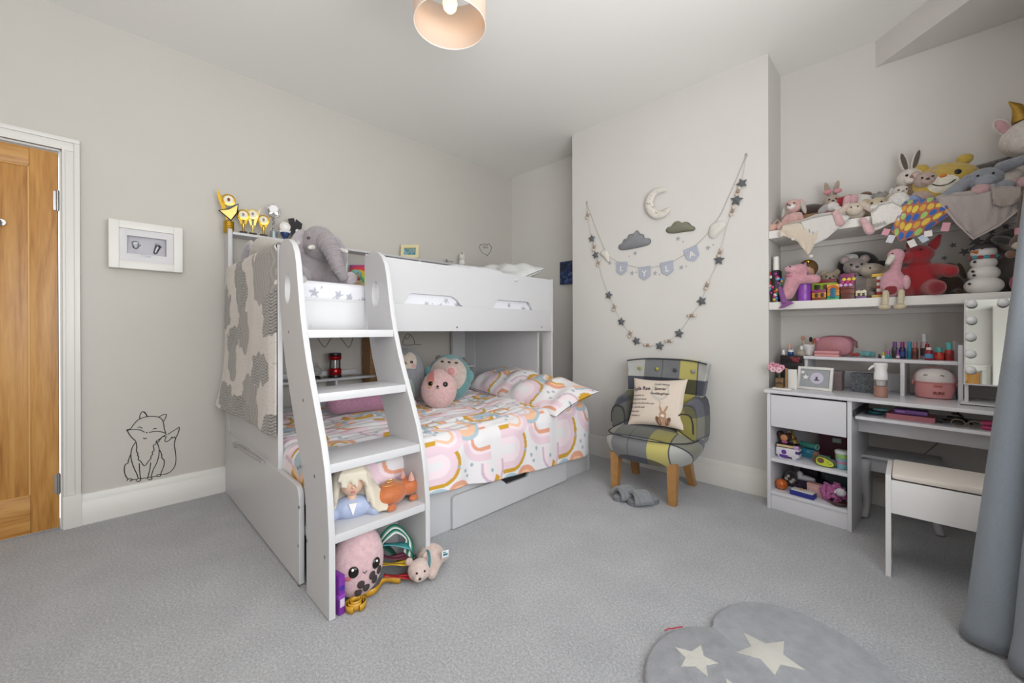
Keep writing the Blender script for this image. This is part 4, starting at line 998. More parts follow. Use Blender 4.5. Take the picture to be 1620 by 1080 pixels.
obj('lid', MB().box((-.062, -.102, .150), (.059, .072, .192), .002), M('#211b1e', .3), t)
m = MB()
for x, z, r in ((.015, .168, .014), (.035, .176, .010), (.0, .178, .008), (.03, .158, .009)): m.ell((x, -.102, z), (r, .002, r), None, 10, 6)
obj('flower_print', m, M('#7c2a34', .5), t)
for (u, v, w, d, h, hx, lab, vs) in ((.268, .29, .066, .07, .112, '#8d7c7c', 'dark rose sequin box beneath the hutch', 500), (.40, .30, .115, .08, .106, '#5c6166', 'grey glitter box with scroll pattern beneath the hutch', 160)):
    t = thing('glitter_box', lab, 'box', D(u, v, DT), DRZ)
    gm = M(hx, .35, .4, bump=(vs, .8), vary=.55, vscale=vs)
    obj('body', MB().box((-w / 2, -d / 2, 0), (w / 2, d / 2, h * .8), .002), gm, t); obj('lid', MB().box((-w / 2 - .002, -d / 2 - .002, h * .8), (w / 2 + .002, d / 2 + .002, h), .002), gm, t)
t = thing('spray_bottle', 'white trigger spray bottle with peach liquid on the dressing table', 'spray bottle', D(.485, .135, DT), DRZ)
obj('liquid', MB().lathe([(.026, .002), (.027, .01), (.027, .055)], (0, 0, 0), 22), M('#d99c88', .25), t)
obj('bottle', MB().lathe([(.027, .0), (.0285, .008), (.0285, .09), (.024, .098)], (0, 0, 0), 22, cap=False), M('#e9e5e2', .08, trans=.92, ior=1.3), t)
obj('pump_collar', MB().lathe([(.014, .06), (.016, .085), (.027, .090), (.0285, .098), (.027, .12), (.024, .14), (.027, .160), (.029, .172), (.024, .178)], (0, 0, 0), 22), M('#ececec', .35), t)
obj('trigger', MB().tube([(-.02, -.004, .165), (-.036, -.004, .155), (-.047, -.004, .140)], [.007, .006, .004], 8), M('#ececec', .35), t)
t = thing('lidded_tub', 'round pink tub with smiling white lid under the hutch', 'tub', D(.668, .315, DT), DRZ + .03)
prof = [(0, .0), (.060, 0), (.070, .006), (.0745, .04), (.074, .082)]
obj('body', MB().lathe(prof, (0, 0, 0), 32, cap=False), M('#cf8e8e', .35), t)
obj('lid', MB().lathe([(.0738, .083), (.074, .10), (.068, .128), (.050, .146), (.022, .154), (0.001, .156)], (0, 0, 0), 32, cap=False), M('#d9d2cf', .35), t)
obj('rim', MB().tube([(.0748 * math.cos(a), .0748 * math.sin(a), .083 + .03 * abs(math.sin(a)) * 0 + .0) for a in [2 * math.pi * k / 40 for k in range(40)]], .0035, 6, True), M('#cf8e8e', .35), t)
obj('handle', MB().tube([(.074 * math.cos(a), .0, .095 + .064 * math.sin(a) * .98) for a in [math.pi * k / 20 for k in range(21)]], .0045, 7), M('#cf8e8e', .35), t)
for s in (-1, 1): obj('lug', MB().ell((s * .078, 0, .075), (.008, .012, .014)), M('#c07f80', .35), t)
for s in (-1, 1): obj('eye', MB().tube([(s * .028 + a, -.066 + abs(a) * .15, .118 + b) for a, b in ((-.008, .0), (0, .004), (.008, 0))], .0018, 5), M('#3b2c2c', .5), t)
obj('lettering', words('SURE', .018, (.018, -.0755, .031), (1, .18, 0), (0, 0, 1), .001, bold=.0006), M('#7e3b2c', .5), t)
obj('emblem', MB().box((.0, -.0765, .062), (.030, -.073, .072), .003), M('#b9614f', .5), t)
t = thing('perfume_bottle', 'small blue glass bottle behind the round pink tub', 'bottle', D(.728, .31, DT), DRZ)
obj('glass', MB().box((-.016, -.012, 0), (.016, .012, .03), .003), M('#7f8fa6', .1, trans=.5), t); obj('cap', MB().cyl((0, 0, .03), (0, 0, .042), .009), M('#56606f', .3), t)
t = thing('lipstick', 'dark lipstick standing under the vanity mirror', 'lipstick', mirp + Vector((.19, .08, .010)), DRZ)
obj('base', MB().cyl((0, 0, 0), (0, 0, .025), .010), M('#8a3f4a', .3), t); obj('cap', MB().cyl((-.0, 0, .025), (0, 0, .045), .009), M('#1c1a1d', .3), t)

# ---- things along the hutch shelf (z = HZ)
def on_hutch(px, v=.34):
    a = (D(0, v, HZ), D(1, v, HZ)); 
    lo, hi = 0., 1.1
    for _ in range(40):
        mid = (lo + hi) / 2; q = D(mid, v, HZ) - EYE
        z = q.dot(FWD); x = CX + F * q.dot(RT) / z
        lo, hi = (mid, hi) if x < px else (lo, mid)
    return D(lo, v, HZ)
def jar(name, label, cat, p, r, h, body, capc=None, ch=0, cr=None, label_c=None, trans=0, neck=.6, group=None, rough=.15):
    t = thing(name, label, cat, p, 0, group)
    hb = h - ch
    obj('body', MB().lathe([(r * .92, 0), (r, r * .12), (r, hb * .82), (r * .93, hb * .93), (r * neck, hb)], (0, 0, 0), 16), M(body, rough, trans=trans), t)
    if capc: obj('cap', MB().lathe([((cr or r * .6), hb - .002), ((cr or r * .6), h - .003), ((cr or r * .6) * .9, h)], (0, 0, 0), 14), M(capc, .3), t)
    if label_c: obj('label_band', MB().lathe([(r * 1.015, hb * .2), (r * 1.015, hb * .62)], (0, 0, 0), 16, cap=False), M(label_c, .5), t)
    return t
# brush pot with brushes
p = on_hutch(1279, .36); p.z = HZ
t = thing('brush_pot', 'white marbled cup of make-up brushes at the left of the hutch', 'brush pot', p)
obj('cup', MB().lathe([(.020, 0), (.026, .004), (.033, .068), (.031, .068), (.024, .006)], (0, 0, 0), 22), M('#d7d4d4', .3, vary=.2, vscale=30), t)
for i, (x, y, dx, hx, r, L) in enumerate(((-.012, .0, -.02, '#b98a72', .012, .105), (.006, .005, .006, '#2a2728', .009, .098), (.014, -.006, .02, '#9a5c44', .010, .09), (.02, .008, .03, '#d98fa8', .012, .096))):
    b = obj('brush', MB().cyl((x * .5, y, .01), (x + dx * .7, y, L - .025), .0025, .004).cyl((x + dx * .7, y, L - .025), (x + dx * .8, y, L - .015), .005), M('#c79d84', .3, .4), t)
    obj('bristles', MB().lathe([(.005, 0), (r, .014), (r * .9, .026), (.002, .032)], (x + dx * .8, y, L - .015), 12), M(hx, .9), b)
p = on_hutch(1252, .33)
jar('jar', 'small blue lidded cream jar at the left end of the hutch', 'jar', on_hutch(1251, .31), .016, .034, '#274a82', '#dcdde0', .012, .0155)
t = jar('perfume_bottle', 'squat clear perfume bottle in front of the brush pot', 'bottle', on_hutch(1268, .29), .020, .060, '#d9cfc0', '#d8d8d8', .022, .009, trans=.7)
jar('perfume_bottle', 'short bottle with peach cap behind the blue cream jar', 'bottle', on_hutch(1249, .39), .013, .062, '#c3c4c8', '#d9a594', .022, .010, trans=.4)
jar('nail_varnish', 'tiny white capped bottle at the far left of the hutch', 'bottle', on_hutch(1237.5, .30), .009, .030, '#e2e0dd', '#f0efec', .014, .007)
t = jar('lotion_tube', 'white flower print tube leaning beside the pink vanity bag', 'tube', on_hutch(1284, .40), .012, .085, '#d2cdd0', '#c9c4c8', .02, .010)
# vanity bag, pink case
p = on_hutch(1320, .40)
t = thing('vanity_bag', 'dusty pink quilted vanity bag with gold initial on the hutch', 'bag', p, DRZ + .02)
def bag():
    n, m = 30, 16; P = np.zeros((n, m, 3))
    for i in range(n):
        a = 2 * math.pi * i / n; ca, sa = math.cos(a), math.sin(a)
        x = .090 * abs(ca) ** .75 * math.copysign(1, ca); z = .060 + .060 * abs(sa) ** .75 * math.copysign(1, sa)
        if sa < 0: z = .060 - .0585 * abs(sa) ** .5
        for j in range(m):
            t_ = -1 + 2 * j / (m - 1); k = 1 - .10 * abs(t_) ** 4
            P[i, j] = (x * k, t_ * .038, .060 + (z - .060) * k)
    me = grid(P, True); bm = bmesh.new(); bm.from_mesh(me); bmesh.ops.holes_fill(bm, edges=bm.edges, sides=60); bm.to_mesh(me); bm.free(); return me
obj('body', bag(), M('#b57c86', .55, bump=(50, .3)), t)
obj('zip', MB().tube([(.091 * abs(math.cos(a)) ** .75 * math.copysign(1, math.cos(a)), .012, .06 + .061 * abs(math.sin(a)) ** .75) for a in [math.pi * k / 24 for k in range(25)]], .003, 6), M('#8c565f', .5), t)
obj('strap', MB().tube([(.03, .03, .118), (.07, .036, .112), (.098, .036, .085), (.10, .034, .05)], .006, 8), M('#8a5a62', .6), t)
obj('initial', words('L', .034, (-.005, -.0385, .062), (1, 0, 0), (0, 0, 1), .001, bold=.0005), M('#c58f6e', .3, .6), t)
t = thing('case', 'flat pink leather make-up case in front of the vanity bag', 'case', on_hutch(1309, .30), DRZ + .03)
obj('base', MB().box((-.060, -.03, 0), (.060, .03, .015), .005), M('#d08f93', .45), t); obj('lid', MB().box((-.060, -.03, .016), (.060, .03, .034), .006), M('#c98a8f', .45), t); obj('seam', MB().box((-.0585, -.0285, .0145), (.0585, .0285, .0165)), M('#8b5257', .5), t)
t = thing('hair_scrunchie', 'teal fluffy scrunchie on the hutch beside the vanity bag', 'scrunchie', on_hutch(1372, .37))
m = MB(); rnd = random.Random(5)
for k in range(16):
    a = k * math.pi / 8; m.ell((.024 * math.cos(a), .016 * math.sin(a), .019 + .004 * rnd.uniform(-1, 1)), (.014, .012, .018), (rnd.random(), rnd.random(), 0), 8, 6)
obj('band', blend(m, .004), fur('#5aa3a6'), t); obj('seam', MB().tube([(.02, -.02, .03), (.012, -.03, .02), (.016, -.026, .008)], .0012, 5), M('#3d7d80', .8), t)
t = thing('hair_bow', 'red hair bow beside the teal scrunchie', 'hair bow', on_hutch(1352, .36))
obj('loop', MB().ell((-.010, 0, .014), (.012, .007, .011)), cloth('#9c3a38'), t); obj('loop', MB().ell((.010, 0, .014), (.012, .007, .011)), cloth('#9c3a38'), t); obj('knot', MB().ell((0, -.003, .014), (.005, .006, .006)), cloth('#7c2a2a'), t)
BOT = [  # px, v, radius, height, body, cap, cap height, label, description
    (1391.5, .33, .0065, .022, '#1f1c20', '#131114', .010, None, 'tiny black nail varnish bottle, first in the bottle row on the hutch'),
    (1397.5, .32, .008, .036, '#e6e2d8', '#c3b84a', .020, None, 'tiny nail varnish with yellow cap second in the bottle row'),
    (1405, .31, .010, .045, '#2f8d93', '#b04a93', .022, None, 'short teal nail varnish with magenta cap'),
    (1415.5, .37, .013, .092, '#4f4a52', '#6c3f86', .030, '#3a3540', 'tall dark body mist with purple cap'),
    (1420.5, .31, .008, .052, '#a0577f', '#7b3f91', .024, '#cfc7d0', 'slim purple nail varnish before the dark body mist'),
    (1427.5, .38, .013, .092, '#33305a', '#8e1f7c', .030, '#2f4b90', 'tall navy body mist with magenta cap'),
    (1439, .37, .012, .093, '#2a7f9a', '#2c87a3', .032, '#216c88', 'tall turquoise body mist with turquoise cap'),
    (1447.5, .36, .013, .092, '#7a3f36', '#b0707c', .030, '#5c2d2a', 'tall brown body mist with dusty pink cap'),
    (1462, .39, .015, .135, '#b39aa0', '#c2c2c6', .040, '#3a3028', 'tallest pale perfume bottle with silver pump'),
    (1469.5, .30, .016, .066, '#8b1f2f', '#e6d8d8', .012, '#5a92b8', 'red jar with white lid and blue picture label'),
    (1467, .37, .011, .082, '#a03040', '#8f2436', .024, None, 'small red bottle behind the white lidded jar'),
    (1485, .34, .020, .066, '#b5392d', '#4fa7a3', .024, '#c9483a', 'squat red perfume bottle with teal cap'),
    (1501.5, .35, .017, .092, '#a83a36', '#5fb8b5', .036, '#8d2c2c', 'tall red perfume bottle with large teal cap, last in the row'),
]
for px, v, r, h, bc, cc, chh, lc, lab in BOT:
    jar('toiletry_bottle', lab + (' on the hutch' if 'hutch' not in lab else ''), 'bottle', on_hutch(px, v), r, h, bc, cc, chh, r * .68, lc, group='bottles along the hutch shelf')
t = thing('comb', 'white comb standing at the right end of the hutch', 'comb', on_hutch(1508.5, .40)); 
obj('back', MB().box((-.003, -.003, 0), (.003, .003, .10), .001), M('#c9c6c9', .4), t); obj('teeth', MB().box((.003, -.001, .03), (.010, .001, .095)), M('#bdbabd', .4), t)

# ---- keyboard tray contents
TZ = .604
def tray(u, v): return D(u, v, TZ)
t = thing('hair_clip_box', 'purple plastic case on the pink tray of the desk drawer shelf', 'case', tray(.60, .11) + Vector((0, 0, .026)), DRZ)
obj('body', MB().box((-.06, -.02, 0), (.06, .03, .022), .006), M('#8a5cab', .3), t); obj('clasp', MB().box((-.05, -.022, .008), (-.02, -.019, .016), .001), M('#b18bd0', .3), t)
t = thing('stationery_tray', 'shallow dusty pink tray on the pull-out desk shelf', 'tray', tray(.60, .11), DRZ)
obj('base', MB().box((-.085, -.04, 0), (.085, .06, .006), .001), M('#b8737d', .5), t); 
for a, b in (((-.085, -.04, .006), (.085, -.036, .026)), ((-.085, .056, .006), (.085, .06, .026)), ((-.085, -.036, .006), (-.081, .056, .026)), ((.081, -.036, .006), (.085, .056, .026))): obj('wall', MB().box(a, b), M('#b8737d', .5), t)
t = thing('bracelet_pile', 'dark teal beaded bracelets heaped at the left of the pull-out shelf', 'bracelets', tray(.47, .14))
for k in range(4): obj('bracelet', MB().tube([(.028 * math.cos(a) + .01 * k - .015, .022 * math.sin(a), .006 + .008 * k) for a in [2 * math.pi * i / 18 for i in range(18)]], .005, 6, True), M(('#1f3f4a', '#2b6a78', '#27262c', '#7fb3b3')[k], .4), t)
t = thing('book', 'maroon notebook lying behind the purple case on the pull-out shelf', 'book', tray(.585, .25), DRZ)
obj('cover', MB().box((-.06, -.045, 0), (.06, .045, .03), .002), M('#571f2c', .5), t); obj('pages', MB().box((-.056, -.0462, .004), (.056, .04, .026)), M('#8f7f78', .8), t)
t = thing('hair_dryer_cable', 'black coiled cable heaped in the middle of the pull-out shelf', 'cable', tray(.75, .15))
m = MB().tube([(.05 * math.cos(a) * (1 - .02 * k), .028 * math.sin(a), .006 + .0011 * k) for k, a in enumerate([i * .42 for i in range(60)])], .004, 6)
obj('coil', m, M('#1d1c20', .4), t); obj('plug', MB().box((-.07, -.03, .002), (-.045, -.012, .02), .003), M('#26252a', .4), t)
t = thing('glasses', 'brown patterned glasses by the black cable on the pull-out shelf', 'glasses', tray(.785, .07), DRZ)
for s in (-1, 1): obj('rim', MB().tube([(s * .026 + .022 * math.cos(a), 0, .018 + .016 * math.sin(a)) for a in [2 * math.pi * i / 18 for i in range(18)]], .0024, 6, True), M('#8c7a66', .3), t)
obj('bridge', MB().cyl((-.006, 0, .02), (.006, 0, .02), .002), M('#8c7a66', .3), t); obj('arm', MB().cyl((-.048, 0, .02), (-.046, .09, .01), .002), M('#5a4a40', .3), t)
t = thing('hair_straightener', 'hot pink hair straightener lying at the right of the pull-out shelf', 'hair straightener', tray(.93, .07), DRZ - .05)
for z, a in ((.010, 0.0), (.030, .03)): obj('arm', MB().tube([(-.105, 0, z), (-.09, 0, z), (0, 0, z + a * .4), (.10, 0, z + .004)], [.006, .011, .012, .010], 10), M('#b83a6c', .35), t)
obj('plates', MB().box((-.08, -.008, .018), (0, .008, .023)), M('#5c2a3e', .4), t)

# ---- pedestal shelves
def ped(u, v, z): return D(u, v, z)
Z1, Z2 = .298, .105
t = thing('toy_bus', 'white toy bus with purple spots on the middle desk shelf', 'toy bus', ped(.085, .09, Z1), DRZ)
obj('body', MB().box((-.060, -.03, .010), (.060, .03, .062), .012), plastic('#d9d6dc'), t); obj('bumper', MB().box((-.04, -.0315, .004), (.005, .0315, .02), .003), plastic('#5b2f92'), t)
obj('spot', MB().lathe([(.013, 0), (.013, .0018)], (-.016, -.0297, .036), 18, Euler((math.pi / 2, 0, 0)).to_matrix()), plastic('#5b2f92'), t); obj('windscreen', MB().box((.040, -.0315, .034), (.0605, .0315, .052), .003), plastic('#4d3a78'), t)
for x in (-.035, .035): obj('wheel', MB().lathe([(.012, 0), (.012, .06)], (x, .03, .012), 16, Euler((math.pi / 2, 0, 0)).to_matrix()), plastic('#cfcbd4'), t)
for k, (hx, w, d, h, dx, a, lab) in enumerate((('#1c1a1c', .105, .075, .018, -.006, .08, 'black bound book on the white toy bus'),)):
    t = thing('book', lab, 'book', ped(.085 + dx, .10, Z1 + .0625), DRZ + a)
    obj('cover', MB().box((-w / 2, -d / 2, 0), (w / 2, d / 2, h), .001), M(hx, .5), t); obj('pages', MB().box((-w / 2 + .003, -d / 2 - .0006, .003), (w / 2 - .002, d / 2 - .003, h - .003)), M('#d0b48a', .8), t)
t = thing('doll', 'small dark haired doll head resting on the black book', 'doll', ped(.055, .11, Z1 + .081), DRZ)
m = MB(); rnd = random.Random(2)
for k in range(14): a = k * 2.4; m.ell((.026 * math.cos(a), .014 * math.sin(a) + .006, .034 + .016 * math.sin(k * 1.7)), .016, None, 8, 6)
obj('hair', blend(m, .005), M('#3a231c', .8), t); obj('face', MB().ell((.004, -.014, .030), (.020, .012, .022)), M('#c98d63', .6), t); obj('bow', MB().ell((.010, -.026, .008), (.016, .008, .009)), cloth('#b0578f'), t)
t = thing('pencil_box', 'tan striped box leaning behind the doll head', 'box', ped(.108, .14, Z1 + .081), 0, rot=(0, -.5, DRZ)); obj('body', MB().box((-.006, -.02, 0), (.010, .02, .075), .001), M('#a98a45', .6), t); obj('stripe', MB().box((-.0065, -.0205, .02), (.0105, .0205, .03)), M('#5b4322', .6), t)
t = thing('lip_balm', 'lilac round lip balm pot on the end of the toy bus', 'pot', ped(.128, .07, Z1 + .0625)); obj('pot', MB().cyl((0, 0, 0), (0, 0, .012), .014), plastic('#b994c4'), t); obj('lid', MB().cyl((0, 0, .012), (0, 0, .018), .0145), plastic('#d0aed6'), t)
t = thing('toy_tube', 'teal and silver toy tube lying on a blue case in the middle desk shelf', 'toy', ped(.158, .20, Z1 + .052), DRZ - .3); obj('tube', MB().cyl((-.045, 0, .016), (.045, 0, .016), .016), plastic('#4f9a90'), t); obj('rim', MB().tube([(.046, .016 * math.cos(a), .016 + .016 * math.sin(a)) for a in [2 * math.pi * i / 16 for i in range(16)]], .0025, 6, True), plastic('#9ed0c6'), t)
t = thing('case', 'blue plastic case at the back of the middle desk shelf', 'case', ped(.16, .20, Z1), DRZ); obj('body', MB().box((-.035, -.03, 0), (.035, .03, .05), .005), plastic('#2f7f9c'), t); obj('clip', MB().box((-.008, -.032, .03), (.008, -.029, .042), .001), plastic('#5fa9c2'), t)
t = thing('toy_box', 'dark maroon toy box at the back right of the middle desk shelf', 'box', ped(.27, .30, Z1), DRZ); obj('body', MB().box((-.075, -.05, 0), (.075, .05, .13), .003), M('#4a1f30', .6), t); obj('lid', MB().box((-.077, -.052, .13), (.077, .052, .15), .003), M('#5c2940', .6), t); obj('sticker', MB().box((-.01, -.0535, .10), (.03, -.0515, .125)), M('#9db8ba', .6), t)
t = thing('avocado_toy', 'smiling green avocado soft toy on the middle desk shelf', 'soft toy', ped(.265, .06, Z1), DRZ)
def flat(out, th, y0): return MB().prism([(x, y0, z) for x, z in out], (0, 1, 0), th)
av = smooth_loop([(-.042, .030), (-.034, .052), (-.008, .055), (.022, .044), (.044, .030), (.046, .012), (.028, .003), (-.01, .003), (-.036, .010)], 6)
obj('skin', flat(av, .03, -.013), fur('#2f3d1f'), t); obj('flesh', MB().prism([(x * .88 , -.0135, .028 + (z - .028) * .86) for x, z in av], (0, -1, 0), .006), cloth('#c3cf3e'), t)
obj('stone', MB().ell((-.016, -.018, .034), (.017, .010, .015)), fur('#7a4526'), t)
for x, z in ((.017, .030), (.031, .024)): obj('eye', MB().ell((x, -.020, z), (.0022, .0015, .0022)), M('#1c1a18', .4), t)
obj('mouth', MB().tube([(.019, -.0202, .022), (.024, -.0205, .019), (.028, -.0202, .020)], .0008, 5), M('#1c1a18', .5), t)
t = thing('cup', 'lidded plastic cup with leaf pattern at the right of the middle desk shelf', 'cup', ped(.335, .085, Z1), DRZ)
obj('cup', MB().lathe([(.022, 0), (.026, .004), (.031, .085)], (0, 0, 0), 20), plastic('#7fb0bd'), t); obj('lid', MB().lathe([(.033, .084), (.033, .096), (.028, .100)], (0, 0, 0), 20), plastic('#d6d9d6'), t)
obj('band', MB().lathe([(.0277, .03), (.0285, .044)], (0, 0, 0), 20, cap=False), plastic('#b98096'), t); obj('leaf_band', MB().lathe([(.0298, .06), (.0312, .080)], (0, 0, 0), 20, cap=False), M('#9bbf6a', .4, vary=.4, vscale=90), t)
t = thing('bear_toy', 'small brown bear ornament behind the avocado toy', 'soft toy', ped(.215, .10, Z1), DRZ)
obj('body', MB().ell((0, 0, .022), (.016, .014, .022)), fur('#8c5a2c'), t); obj('head', MB().ell((0, -.004, .048), .014), fur('#8c5a2c'), t)
for s in (-1, 1): obj('ear', MB().ell((s * .011, 0, .060), .005), fur('#70431f'), t)
t = thing('toy_blocks', 'blue and orange toy bricks heaped behind the avocado toy', 'toy', ped(.245, .14, Z1), DRZ)
for i, (x, z, hx) in enumerate(((-.03, 0, '#8f3a2a'), (0, 0, '#2f6fa0'), (.026, 0, '#c99a2e'), (-.012, .02, '#2f6fa0'), (.016, .02, '#3f8a5a'))): obj('brick', MB().box((x - .012, -.012, z), (x + .012, .012, z + .019), .001), plastic(hx), t)
# lower shelf
t = thing('toy_ball', 'small orange basketball on the bottom desk shelf', 'ball', ped(.052, .075, Z2)); obj('ball', MB().ell((0, 0, .031), .031, None, 20, 14), plastic('#c2601f'), t)
for R in ((0, 0, 0), (math.pi / 2, 0, 0), (0, math.pi / 2, .6)): obj('seam', MB().tube([Euler(R).to_matrix() @ Vector((.0312 * math.cos(a), .0312 * math.sin(a), 0)) + Vector((0, 0, .031)) for a in [2 * math.pi * i / 28 for i in range(28)]], .0009, 5, True), M('#5a2a12', .6), t)
t = thing('panda_toy', 'black and white spotted soft ball behind the orange basketball', 'soft toy', ped(.075, .17, Z2)); obj('ball', MB().ell((0, 0, .058), (.034, .03, .036)), fur('#2a2526'), t)
for x, z in ((-.008, .066), (.014, .05), (.004, .036), (-.02, .05)): obj('patch', MB().ell((x, -.024, z), (.010, .006, .010)), fur('#cdbfb4'), t)
t = thing('stand', 'dark box that lifts the spotted soft ball at the back of the bottom shelf', 'box', ped(.075, .19, Z2)); obj('body', MB().box((-.03, -.03, 0), (.03, .03, .024), .002), M('#2a2430', .6), t); obj('lid', MB().box((-.031, -.031, .018), (.031, .031, .0245), .001), M('#34303a', .6), t)
t = thing('toy_shoe', 'white doll trainer lying on dark toys in the bottom desk shelf', 'toy shoe', ped(.150, .19, Z2 + .05), DRZ)
obj('upper', blend(MB().capsule((-.035, 0, .016), (.03, 0, .014), .018, .013).capsule((-.035, 0, .018), (-.035, 0, .035), .015), .004), plastic('#cfced4'), t); obj('sole', MB().box((-.05, -.014, 0), (.042, .014, .006), .003), plastic('#8a8a94'), t); obj('laces', MB().tube([(-.02, -.014, .028), (-.01, 0, .034), (0, .014, .026), (.01, 0, .03)], .0015, 5), plastic('#5a5a68'), t)
t = thing('toy_box', 'dark purple toy box under the doll trainer on the bottom desk shelf', 'box', ped(.165, .24, Z2), DRZ); obj('body', MB().box((-.06, -.07, 0), (.06, .07, .040), .003), M('#3a2840', .6), t); obj('lid', MB().box((-.061, -.071, .04), (.061, .071, .05), .003), M('#30243a', .6), t)
t = thing('pencil_case', 'shell pink zip case standing on the bottom desk shelf', 'case', ped(.215, .12, Z2), DRZ - .1)
obj('body', MB().box((-.045, -.022, 0), (.045, .022, .066), .012), M('#d3a9a4', .45), t); obj('flap', MB().box((-.046, -.023, .05), (.046, .023, .07), .009), M('#c99a96', .45), t); obj('clasp', MB().cyl((-.028, -.024, .03), (-.020, -.024, .026), .004), M('#e3cfd0', .3), t)
t = thing('toy_tray', 'royal blue box with white lid at the front of the bottom desk shelf', 'box', ped(.165, .055, Z2), DRZ - .05)
obj('base', MB().box((-.058, -.028, 0), (.058, .028, .026), .002), plastic('#262c84'), t); obj('lid', MB().box((-.053, -.024, .026), (.053, .026, .033), .002), plastic('#d8d4cf'), t); obj('charm', MB().ell((-.006, 0, .037), (.007, .006, .005)), plastic('#c08a3a'), t)
t = thing('loofah', 'pink net loofah at the right of the bottom desk shelf', 'loofah', ped(.295, .09, Z2)); m = MB(); rnd = random.Random(9)
for k in range(70):
    a = rnd.uniform(0, 6.28); b = math.acos(rnd.uniform(-1, 1)); r = .046; c = Vector((r * math.sin(b) * math.cos(a), r * .7 * math.sin(b) * math.sin(a), .052 + .044 * math.cos(b)))
    d = Vector((rnd.uniform(-1, 1), rnd.uniform(-1, 1), rnd.uniform(-1, 1))).normalized() * .014; e = (c - Vector((0, 0, .052))).normalized() * .007
    m.tube([c - d, c - d * .4 + e, c + d * .4 + e, c + d], [.005, .008, .008, .004], 6)
m.ell((0, 0, .052), (.042, .03, .04)); obj('ruffles', m, cloth('#b8639c'), t); obj('cord', MB().tube([(.0, -.035, .07), (.01, -.05, .06), (.0, -.045, .045)], .0012, 5), M('#e0c0d4', .7), t)
t = thing('soft_ball', 'white plush ball resting on the pink loofah', 'soft toy', ped(.335, .052, Z2 + .055)); obj('ball', MB().ell((0, 0, .018), (.024, .016, .021), None, 18, 12), fur('#cfcdd2'), t); obj('tag', MB().box((-.026, -.012, .012), (-.02, -.010, .024)), M('#e8e6e6', .6), t)
t = thing('bowl', 'dark brown shallow bowl in the front corner of the bottom desk shelf', 'bowl', ped(.325, .05, Z2)); obj('bowl', MB().lathe([(.020, 0), (.034, .010), (.040, .022), (.037, .022), (.030, .011), (.004, .006)], (0, 0, 0), 26), M('#3f2424', .35), t); obj('rim', MB().tube([(.0385 * math.cos(a), .0385 * math.sin(a), .022) for a in [2 * math.pi * i / 30 for i in range(30)]], .0018, 6, True), M('#55302f', .35), t)
for u, v, w, h, hx, lab in ((.13, .34, .09, .12, '#2a2230', 'black toy box at the very back of the bottom desk shelf'), (.275, .33, .12, .10, '#4b5f66', 'slate toy box at the back right of the bottom desk shelf')):
    t = thing('toy_box', lab, 'box', ped(u, v, Z2), DRZ); obj('body', MB().box((-w / 2, -.04, 0), (w / 2, .04, h * .8), .003), M(hx, .6), t); obj('lid', MB().box((-w / 2 - .002, -.042, h * .8), (w / 2 + .002, .042, h), .003), M(hx, .5), t)

# ------------------------------------------------------------------ stool, small table, curtain
t = thing('stool', 'white dressing stool with cream padded seat beside the curtain', 'stool', (.15, 2.49, 0))
SW = M('#eae9e8', .32)
for x in (-.078, .355): obj('leg_panel', MB().box((x, 2.352, 0), (x + .018, 2.632, .432), .002), SW, t, True)
obj('apron', MB().box((-.060, 2.356, .272), (.355, 2.372, .412), .002), SW, t, True); obj('apron', MB().box((-.060, 2.612, .272), (.355, 2.628, .398), .002), SW, t, True)
obj('seat_base', MB().box((-.060, 2.372, .385), (.355, 2.612, .398)), SW, t, True); obj('seat_pad', MB().box((-.0585, 2.358, .416), (.3535, 2.626, .443), .012), M('#e2dad0', .6, bump=(300, .1)), t, True)
t = thing('side_table', 'grey side table with curved cabriole legs under the dressing table', 'side table', (-.03, 3.1, 0))
GT = M('#b6b6ba', .4)
obj('table_top', MB().box((-.205, 2.985, .338), (.12, 3.23, .356), .004), GT, t, True)
obj('apron', MB().box((-.165, 3.01, .265), (.085, 3.022, .338), .001), GT, t, True); obj('apron', MB().box((-.165, 3.19, .265), (.085, 3.202, .338), .001), GT, t, True)
for x, y in ((-.178, 3.012), (.095, 3.012), (-.178, 3.2), (.095, 3.2)):
    sx = -1 if x < 0 else 1; pr = [(.0, .338, .020), (.010, .29, .024), (.012, .24, .022), (.004, .17, .016), (-.002, .10, .012), (.0, .05, .012), (.010, .015, .016), (.012, 0, .016)]
    m = MB(); rings = []
    for d, z, r in pr: rings.append([m.bm.verts.new((x + sx * d + a * r, y - d * (1 if y < 3.1 else -1) + b * r, z)) for a, b in ((-1.4, -1.4), (1.4, -1.4), (1.4, 1.4), (-1.4, 1.4))])
    for A, B in zip(rings, rings[1:]):
        for i in range(4): m.bm.faces.new((A[i], A[(i + 1) % 4], B[(i + 1) % 4], B[i]))
    m.bm.faces.new(rings[0]); m.bm.faces.new(rings[-1]); bmesh.ops.recalc_face_normals(m.bm, faces=m.bm.faces[:])
    o = obj('leg', m, GT, t, True); b = o.modifiers.new('b', 'SUBSURF'); b.levels = b.render_levels = 2
q = [at(x, y, 'y', 3.27) for x, y in ((1488, 690), (1482, 702), (1470, 712), (1458, 722), (1450, 728), (1445, 740))]
tag(obj('power_cable', MB().tube(q, .0025, 6), M('#8a8a90', .5)), 'thin grey cable hanging against the wall under the dressing table', 'cable')

